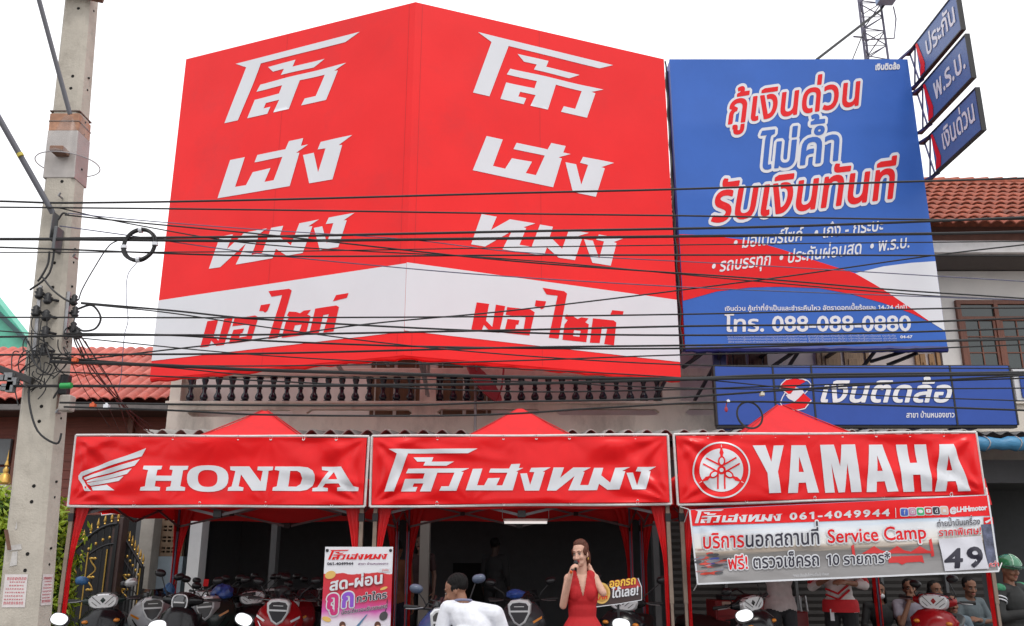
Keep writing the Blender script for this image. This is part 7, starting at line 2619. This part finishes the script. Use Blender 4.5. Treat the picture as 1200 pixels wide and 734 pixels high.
# fuse boxes and splice on the front face
mb = MB()
for (x0, y0, x1, y1, d_) in ((60, 250, 66, 283, .07), (64, 268, 72, 296, .09)):
    a, b = at(x0, y1, YPL - .16), at(x1, y0, YPL - .16)
    mb.box(a.x, b.x, YPL - .13 - d_, YPL - .11, a.z, b.z)
mb.build('splice_box', mat('dark_grey_casting', (0.11, 0.115, 0.12), 0.5, metal=0.4), pole, bevel=0.008)
mb = MB()
for k, (px, py) in enumerate(((46, 344), (42, 365), (56, 350), (54, 370), (53, 389), (51, 410))):
    c = at(px, py, YPL - .17)
    mb.lathe([(0.008, -.045), (0.02, -.04), (0.034, -.02), (0.02, -.012), (0.036, .008), (0.02, .014), (0.026, .03), (0.01, .045)], c, 14)
    mb.bar(c + V((0, 0, 0)), (c.x + 0.05, YPL - .1, c.z), 0.016)
for k, (px, py) in enumerate(((87, 352), (88, 366), (86, 384), (91, 391))):
    c = at(px, py, YPL - .05)
    mb.lathe([(0.008, -.045), (0.018, -.04), (0.03, -.02), (0.018, -.012), (0.032, .008), (0.018, .014), (0.024, .03), (0.01, .045)], c, 14)
    mb.bar(c, (c.x - 0.1, YPL, c.z), 0.016)
mb.build('insulator', BLK, pole, smooth=True)
mb = MB()
a, b = at(59, 342, YPL), at(52, 420, YPL)
mb.bar((a.x, YPL - .145, a.z), (b.x, YPL - .145, b.z), 0.025, 0.02)
a, b = at(84, 345, YPL), at(79, 395, YPL)
mb.bar((a.x + .01, YPL - .06, a.z), (b.x + .01, YPL - .06, b.z), 0.025, 0.02)
mb.build('insulator_rack', STEEL, pole)
mb = MB()
for (px, py) in ((71, 231), (88, 302), (68, 494 - 10)):
    c = at(px, py, YPL - .14)
    mb.tube([c + V((0, .03, 0)), c + V((0, -.03, 0)), c + V((0.015, -.035, 0.02))], 0.008, 8)
mb.build('bolt', STEEL, pole)
# thick sleeved stays coming in from above left
for (a, b, r_) in (((44, -6), (82, 134), 0.018), ((-6, 130), (62, 250), 0.022)):
    mb = MB(); mb.tube([at(a[0], a[1], YPL - 0.5), at(b[0], b[1], YPL - .14)], r_, 10); mb.build('stay_sleeve', mat('sleeve_grey', (0.13, 0.13, 0.15), 0.5), pole, smooth=True)
mb = MB(); mb.tube([at(22.6, 180, YPL - .36), at(24.5, 183.4, YPL - .355)], 0.024, 10); mb.build('yellow_tape', mat('tape_yellow', (0.5, 0.4, 0.06), 0.5), pole, smooth=True)
# black transformer arm at the left with a grey connector
mb = MB(); mb.bar(at(-20, 425, YPL - .2), at(38, 447, YPL - .16), 0.075, 0.05); mb.build('side_arm', mat('arm_dark', (0.03, 0.028, 0.028), 0.6), pole, bevel=0.006)
mb = MB()
for k in range(7):
    c = at(4 + q.uniform(-6, 14), 448 + q.uniform(-9, 9), YPL - .22)
    w_, h_ = q.uniform(.015, .04), q.uniform(.012, .03)
    mb.box(c.x - w_, c.x + w_, c.y - .02, c.y + .03, c.z - h_, c.z + h_)
mb.build('connector', mat('grey_aluminium', (0.2, 0.205, 0.21), 0.5, metal=0.5, var=0.4, scale=30), pole)
c = at(80, 472, YPL - .05); mb = MB(); mb.box(c.x - .04, c.x + .045, YPL - .12, YPL - .02, c.z - .07, c.z + .05); mb.build('lamp_box', mat('lamp_beige', (0.4, 0.36, 0.32), 0.5, var=0.15), pole, bevel=0.015)
c = at(78, 448, YPL - .05); mb = MB(); mb.box(c.x - .03, c.x + .03, YPL - .1, YPL - .03, c.z - .1, c.z + .05); mb.build('clamp_box', BLK, pole, bevel=0.008)
# tangle of jumper wires around the racks
mb = MB()
for k in range(30):
    x, y = 50 + q.gauss(0, 13), 425 + q.gauss(0, 20)
    pts = [at(x + q.gauss(0, 15), y + q.gauss(0, 17), YPL - .19 + q.uniform(-.05, .05)) for _ in range(4)]
    sm_ = []
    for t in np.linspace(0, 1, 14):
        w = 1 - t
        sm_.append(pts[0] * w ** 3 + pts[1] * 3 * w * w * t + pts[2] * 3 * w * t * t + pts[3] * t ** 3)
    mb.tube(sm_, 0.0042, 6)
for (pl) in ([(50, 325), (62, 340), (78, 352), (88, 354)], [(92, 362), (108, 358), (118, 372), (112, 385), (98, 388), (90, 384)], [(36, 442), (34, 470), (44, 505), (66, 520), (72, 508)], [(58, 295), (56, 310), (48, 325), (44, 330)], [(68, 258), (74, 250), (80, 252)], [(65, 280), (58, 320), (35, 340)]):
    P_ = [at(x, y, YPL - .2) for x, y in pl]
    sp_ = []
    for i in range(len(P_) - 1):
        for t in np.linspace(0, 1, 6)[:-1]:
            a = P_[max(i - 1, 0)]; b = P_[i]; c = P_[i + 1]; d_ = P_[min(i + 2, len(P_) - 1)]
            sp_.append(0.5 * ((2 * b) + (c - a) * t + (2 * a - 5 * b + 4 * c - d_) * t * t + (3 * b - a - 3 * c + d_) * t ** 3))
    sp_.append(P_[-1])
    mb.tube(sp_, 0.008, 6)
mb.build('jumper_wire', BLK, pole, smooth=True)
# paper notices pasted on
zn0, zn1 = at(30, 711, YPL).z, at(30, 673, YPL).z
PAPER = mat('notice_paper', (0.62, 0.57, 0.56), 0.8, var=0.08, scale=20)
PINK = mat('notice_pink_red', (0.52, 0.05, 0.08), 0.7)
def notice(xa, xb, ya, yb_, nrm, name):
    mb = MB()
    vs = []
    for (xx, zz) in ((xa, ya), (xb, ya), (xb, yb_), (xa, yb_)):
        c, hw, hd = psec(zz)
        vs.append((c.x + xx * hw, YPL - hd - 0.004, zz) if nrm == 'f' else (c.x + hw + 0.004, YPL + xx * hd, zz))
    mb.add(vs, [(0, 1, 2, 3)])
    o = mb.build(name, PAPER, pole, fixn=False)
    ink = MB()
    c, hw, hd = psec((ya + yb_) / 2)
    rr = random.Random(int(abs(xa) * 50) + 1)
    n_rows = 8
    for r_ in range(n_rows):
        h_ = (yb_ - ya) / (n_rows + 1.5)
        zz = yb_ - h_ * (r_ + 1.25)
        x = xa + 0.1 * (xb - xa) + (0.15 if 0 < r_ < 3 else 0)
        big = r_ in (0, n_rows - 1)
        while x < xb - 0.12 * (xb - xa):
            w_ = rr.uniform(.04, .09) * (1.3 if big else 1)
            a, b = x, min(x + w_, xb - .08)
            t0, t1 = zz - h_ * (.42 if big else .2), zz + h_ * (.38 if big else .2)
            for (u0, u1, s0, s1) in ((a, b, t1 - h_ * .1, t1), (a, a + .3 * (b - a), t0, t1), (b - .3 * (b - a), b, t0, t1)):
                if nrm == 'f':
                    ink.add([(c.x + q_ * hw, YPL - psec(z_)[2] - 0.006, z_) for q_, z_ in ((u0, s0), (u1, s0), (u1, s1), (u0, s1))], [(0, 1, 2, 3)])
                else:
                    ink.add([(psec(z_)[0].x + psec(z_)[1] + 0.006, YPL + q_ * hd, z_) for q_, z_ in ((u0, s0), (u1, s0), (u1, s1), (u0, s1))], [(0, 1, 2, 3)])
            x = b + .05
    ink.build('notice_print', PINK, o, fixn=False)
notice(-0.72, 0.42, zn0, zn1, 'f', 'paper_notice')
notice(-0.7, 0.5, zn0 + 0.01, zn1 - 0.0, 's', 'paper_notice')
mb = MB()
for (x0, y0, x1, y1) in ((22, 646, 33, 664), (22, 638, 37, 646), (28, 610, 32, 622)):
    a, b = at(x0, y1, YPL), at(x1, y0, YPL)
    hd = psec(a.z)[2]
    mb.add([(a.x, YPL - hd - .004, a.z), (b.x, YPL - hd - .004, a.z + .01), (b.x - .01, YPL - hd - .004, b.z), (a.x + .005, YPL - hd - .004, b.z - .01)], [(0, 1, 2, 3)])
mb.build('torn_paper', mat('torn_paper_grey', (0.5, 0.48, 0.46), 0.9, var=0.15, scale=30), pole, fixn=False)
a, b = at(21, 622, YPL), at(25, 645, YPL)
mb = MB(); mb.bar((a.x, YPL - .155, a.z), (b.x, YPL - .155, b.z), 0.03, 0.012); mb.build('rusty_strap', mat('rust_brown', (0.15, 0.075, 0.05), 0.8, var=0.3), pole)

# ---------------------------------------------------------------- overhead cables
WIREM = mat('cable_black', (0.012, 0.012, 0.013), 0.5)
WIREB = mat('cable_blue_grey', (0.10, 0.10, 0.17), 0.5)
WIRES = [
    ([(-80, 235), (0, 236), (75, 238), (300, 234.5), (600, 226.5), (790, 222), (1000, 215), (1200, 209), (1300, 205)], 2.2, 0),
    ([(-80, 243), (0, 243), (300, 246), (600, 250.5), (800, 253), (900, 254.7), (1100, 257.5), (1200, 257), (1300, 256)], 1.8, 0),
    ([(-80, 280), (60, 280), (90, 279.5), (300, 277.5), (480, 274), (600, 271.5), (900, 266), (1100, 259), (1200, 255), (1300, 251)], 2.6, 0),
    ([(-80, 280.5), (60, 280.5), (300, 282.5), (600, 279.5), (900, 276), (1100, 274), (1200, 272), (1300, 270)], 3.0, 0),
    ([(-80, 290), (0, 290), (300, 300), (600, 299.3), (900, 299), (1200, 300), (1300, 300)], 1.8, 0),
    ([(-80, 296), (0, 296), (300, 295), (560, 291), (600, 290), (900, 286), (1200, 283), (1300, 282)], 1.2, 0),
    ([(76, 252), (150, 260), (300, 274), (600, 306), (900, 327.5), (1050, 340), (1200, 350), (1300, 358)], 1.6, 0),
    ([(70, 244), (150, 262), (300, 286), (600, 304), (900, 331), (1080, 346), (1200, 352), (1300, 357)], 1.3, 0),
    ([(70, 265), (150, 276), (300, 297), (480, 315), (600, 324.5), (800, 336.5), (900, 341), (1200, 352), (1300, 356)], 1.1, 1),
    ([(80, 250), (160, 258), (300, 269), (480, 281), (600, 295), (900, 312), (1200, 330), (1300, 336)], 1.0, 1),
    ([(95, 355), (200, 364), (300, 374), (600, 389.5), (780, 393), (1000, 391), (1200, 385), (1300, 382)], 1.9, 0),
    ([(-80, 372), (0, 372), (300, 372.5), (600, 371), (800, 368.5), (1000, 364), (1115, 361.5), (1200, 361), (1300, 360)], 1.6, 0),
    ([(-80, 396), (0, 395), (140, 393), (300, 392.5), (600, 387), (800, 382.5), (1000, 380), (1200, 373), (1300, 370)], 2.0, 0),
    ([(95, 356), (200, 367), (300, 382), (450, 402), (600, 416), (760, 426), (900, 430), (1200, 432), (1300, 432)], 1.3, 0),
    ([(75, 424), (180, 412), (300, 398), (430, 380), (600, 364), (900, 327), (1090, 300), (1200, 287), (1300, 276)], 1.5, 0),
    ([(75, 391), (200, 393), (300, 399), (450, 405), (600, 408), (800, 408.5), (1000, 403), (1200, 396), (1300, 392)], 1.9, 0),
    ([(-80, 418), (0, 416), (300, 414.5), (600, 407.5), (800, 405), (1000, 402), (1200, 398), (1300, 396)], 2.0, 0),
    ([(60, 424), (180, 428), (300, 433.5), (450, 438), (600, 442), (800, 444), (900, 440.5), (1200, 437), (1300, 435)], 3.4, 0),
    ([(-80, 452.5), (30, 452.5), (300, 452.5), (600, 450), (760, 446), (900, 443), (1200, 438.5), (1300, 437)], 2.8, 0),
    ([(70, 472), (300, 475), (480, 475), (600, 471), (760, 468), (840, 463), (1000, 452), (1200, 440), (1300, 434)], 2.0, 0),
    ([(75, 477), (200, 481), (300, 486), (500, 487.5), (600, 485), (700, 478.5), (860, 471), (1000, 474), (1200, 481), (1300, 484)], 1.9, 0),
    ([(60, 420), (200, 431), (300, 440), (600, 447), (800, 455), (1000, 456), (1200, 455), (1300, 454)], 1.3, 0),
    ([(70, 436), (300, 446), (600, 459), (800, 456.5), (900, 453), (1000, 450), (1200, 443.5), (1300, 441)], 1.5, 0),
    ([(55, 418), (200, 428), (400, 428), (600, 423), (800, 416), (1000, 412), (1200, 404), (1300, 401)], 1.4, 0),
    ([(-80, 383), (0, 388), (60, 393), (300, 416), (600, 432), (800, 443), (1000, 462), (1200, 470), (1300, 474)], 1.2, 0),
]
ordn = ['first', 'second', 'third', 'fourth', 'fifth', 'sixth', 'seventh', 'eighth', 'ninth', 'tenth', 'eleventh', 'twelfth', 'thirteenth', 'fourteenth', 'fifteenth', 'sixteenth', 'seventeenth', 'eighteenth', 'nineteenth', 'twentieth', 'twenty-first', 'twenty-second', 'twenty-third', 'twenty-fourth', 'twenty-fifth', 'twenty-sixth', 'twenty-seventh']


def cat_spline(P_, m=8):
    out = []
    for i in range(len(P_) - 1):
        a, b, c, d_ = P_[max(i - 1, 0)], P_[i], P_[i + 1], P_[min(i + 2, len(P_) - 1)]
        ta, tb = (c - a), (d_ - b)
        L = (c - b).length
        ta = ta.normalized() * L if ta.length else ta
        tb = tb.normalized() * L if tb.length else tb
        for t in np.linspace(0, 1, m + 1)[:-1]:
            h1, h2, h3, h4 = 2 * t ** 3 - 3 * t * t + 1, t ** 3 - 2 * t * t + t, -2 * t ** 3 + 3 * t * t, t ** 3 - t * t
            out.append(b * h1 + ta * h2 + c * h3 + tb * h4)
    out.append(P_[-1])
    return out


def yat(w, x):
    for (a, b) in zip(w, w[1:]):
        if a[0] <= x <= b[0]:
            return a[1] + (b[1] - a[1]) * (x - a[0]) / (b[0] - a[0])
    return 0
order = sorted(range(len(WIRES)), key=lambda i: yat(WIRES[i][0], 640))
for i, (w, px, kind) in enumerate(WIRES):
    Yw = YPL - 0.17 - 0.012 * (i % 7)
    P_ = [at(x, y, Yw) for x, y in w]
    mb = MB()
    mb.tube(cat_spline(P_), 0.0037 * px, 6)
    o = mb.build('overhead_cable', WIREB if kind else WIREM, smooth=True)
    r_ = order.index(i)
    tag(o, 'overhead cable, %s from the top in front of the red billboard' % ordn[r_].replace('-', ' '), 'cable', 'overhead cables from the power pole')
# coiled spare cable hanging on the lines
def coil(px, py, r, n, rad, Y, label, name='cable_coil', ties=True, seed=0):
    c = at(px, py, Y)
    q = random.Random(seed)
    g = thing(name, (c.x, Y, c.z - r), label, 'cable coil')
    mb = MB()
    pts = []
    for k in range(n * 40):
        t = 2 * math.pi * k / 40
        rr = r + rad * 2.0 * math.sin(k * 0.31 + seed) * .5 + rad * math.sin(k * .05)
        pts.append((c.x + rr * math.cos(t), Y + rad * 1.6 * math.sin(k * 0.17), c.z + rr * math.sin(t)))
    mb.tube(pts, rad, 6)
    mb.build('coil', WIREM, g, smooth=True)
    if ties:
        mb = MB()
        for a in (0.05, 1.6, 3.3, 4.75):
            p = V((c.x + r * math.cos(a), Y, c.z + r * math.sin(a)))
            d_ = V((-math.sin(a), 0, math.cos(a)))
            mb.tube([p - d_ * .012, p + d_ * .012], rad * 3.1, 10)
        mb.build('tie', WHTB, g)
    return g
coil(163.3, 287, 0.118, 7, 0.0075, 6.28, 'thick black coil of spare cable with white ties beside the power pole')
coil(878.5, 486.5, 0.093, 3, 0.004, 6.28, 'thin black loop of spare cable hanging in front of the branch sign', ties=False, seed=4)
# loose drop wires
def drop(pl, r, label, m=WIREM, Y0=None, Y1=None, grp=None):
    n = len(pl)
    Ya, Yb = (Y0 or 6.32), (Y1 or Y0 or 6.32)
    P_ = [at(x, y, Ya + (Yb - Ya) * i / (n - 1)) for i, (x, y) in enumerate(pl)]
    mb = MB(); mb.tube(cat_spline(P_), r, 6)
    o = mb.build('drop_wire', m, smooth=True)
    tag(o, label, 'cable', grp)
drop([(140, 281), (128, 288), (110, 315), (96, 340), (92, 352)], 0.0045, 'thin wire curving from the cable coil down to the right side of the pole')
drop([(161, 307), (150, 322), (148, 350), (150, 376), (146, 392), (142, 440), (139, 458)], 0.0028, 'thin grey wire hanging straight down below the thick cable coil', WIREB)
bund = [[(86, 392), (96, 412), (108, 440), (130, 462), (142, 474), (165, 500), (180, 508)], [(90, 392), (104, 420), (118, 443), (134, 462), (146, 474), (175, 505)],
        [(92, 390), (112, 420), (128, 445), (140, 468), (150, 480), (178, 500)], [(84, 388), (92, 410), (112, 438), (128, 458), (140, 476), (146, 495), (150, 508)],
        [(78, 402), (86, 430), (98, 455), (108, 470), (128, 500)], [(100, 400), (118, 432), (132, 452), (143, 472), (160, 505)], [(94, 408), (100, 440), (112, 460), (126, 476), (140, 506)]]
for i, b_ in enumerate(bund):
    drop(b_, 0.0055 if i < 4 else 0.0035, 'black service wire in the bundle fanning down right of the pole, %s of seven' % ordn[i], Y0=6.35, Y1=10.5, grp='service wires fanning down from the pole')
# small clips and insulators on the lower cables
def clip(px, py, m, label, r=.018):
    c = at(px, py, 6.27)
    mb = MB(); mb.box(c.x - r, c.x + r, 6.25, 6.29, c.z - r * .5, c.z + r * .9); mb.box(c.x - r * .4, c.x + r * .5, 6.255, 6.285, c.z + r * .9 + .001, c.z + r * 1.5)
    o = mb.build('cable_clip', m, bevel=.003); tag(o, label, 'clip')
ORG = mat('clip_orange', (0.6, 0.1, 0.03), 0.4)
clip(109, 476, ORG, 'orange and white cable clip on the lower cables between pole and shophouse')
clip(125, 477, WHTB, 'white cable clip right of the orange clip on the lower cables')
clip(88, 423, ORG, 'small orange clip on the cable just right of the pole')
clip(893, 463, mat('clip_cream', (0.6, 0.55, 0.45), 0.5), 'cream insulator clip on the cable in front of the round emblem', .015)
clip(853, 471, WHTB, 'white clip at the left end of the branch sign above the wire loop', .011)
c = at(851, 480, 6.27); mb = MB(); mb.ell(c, (.012, .008, .02)); mb.tube([c + V((0, 0, .02)), c + V((.01, 0, .06))], .004, 6); o = mb.build('hanging_tag', mat('tag_dark_red', (0.35, 0.02, 0.04), 0.5), smooth=True); tag(o, 'dark red tag dangling from the cable before the branch sign', 'tag')
gt = at(76, 452.5, 6.25); mb = MB(); mb.tube([at(71, 452.5, 6.24), at(84, 452, 6.24)], .022, 10); o = mb.build('cable_sleeve', mat('sleeve_green', (0.02, 0.3, 0.07), 0.4), smooth=True); tag(o, 'green sleeve on the thick cable in front of the pole', 'sleeve')

# ------------------------------------------------------------------ small hardware: one part per piece
def split_islands(o, limit=60):
    me = o.data
    n = len(me.vertices)
    par = list(range(n))
    def find(i):
        while par[i] != i:
            par[i] = par[par[i]]
            i = par[i]
        return i
    for e in me.edges:
        a, b = find(e.vertices[0]), find(e.vertices[1])
        if a != b:
            par[a] = b
    groups = {}
    for p in me.polygons:
        groups.setdefault(find(p.vertices[0]), []).append(p)
    if not 1 < len(groups) <= limit:
        return
    co = [v.co.copy() for v in me.vertices]
    for k, (r_, ps) in enumerate(groups.items()):
        ids, vs, fs = {}, [], []
        for p in ps:
            f = []
            for v in p.vertices:
                if v not in ids:
                    ids[v] = len(vs)
                    vs.append(co[v])
                f.append(ids[v])
            fs.append(f)
        m2 = bpy.data.meshes.new(me.name)
        m2.from_pydata(vs, [], fs)
        for m_ in me.materials:
            m2.materials.append(m_)
        m2.polygons.foreach_set('use_smooth', [ps[0].use_smooth] * len(fs))
        q_ = o.copy()
        q_.data = m2
        COL.objects.link(q_)
    bpy.data.objects.remove(o)


for o in [o for o in COL.objects if o.type == 'MESH' and o.parent and not o.children]:
    if o.name.split('.')[0] in ('truss_joint', 'insulator', 'strut', 'tie', 'bolt', 'eyelet', 'torn_paper', 'rope_tie', 'splice_box', 'bracket', 'purlin', 'rafter', 'cord', 'hanger', 'guy_wire', 'steel_band', 'stay', 'shoe', 'insulator_rack'):
        split_islands(o)
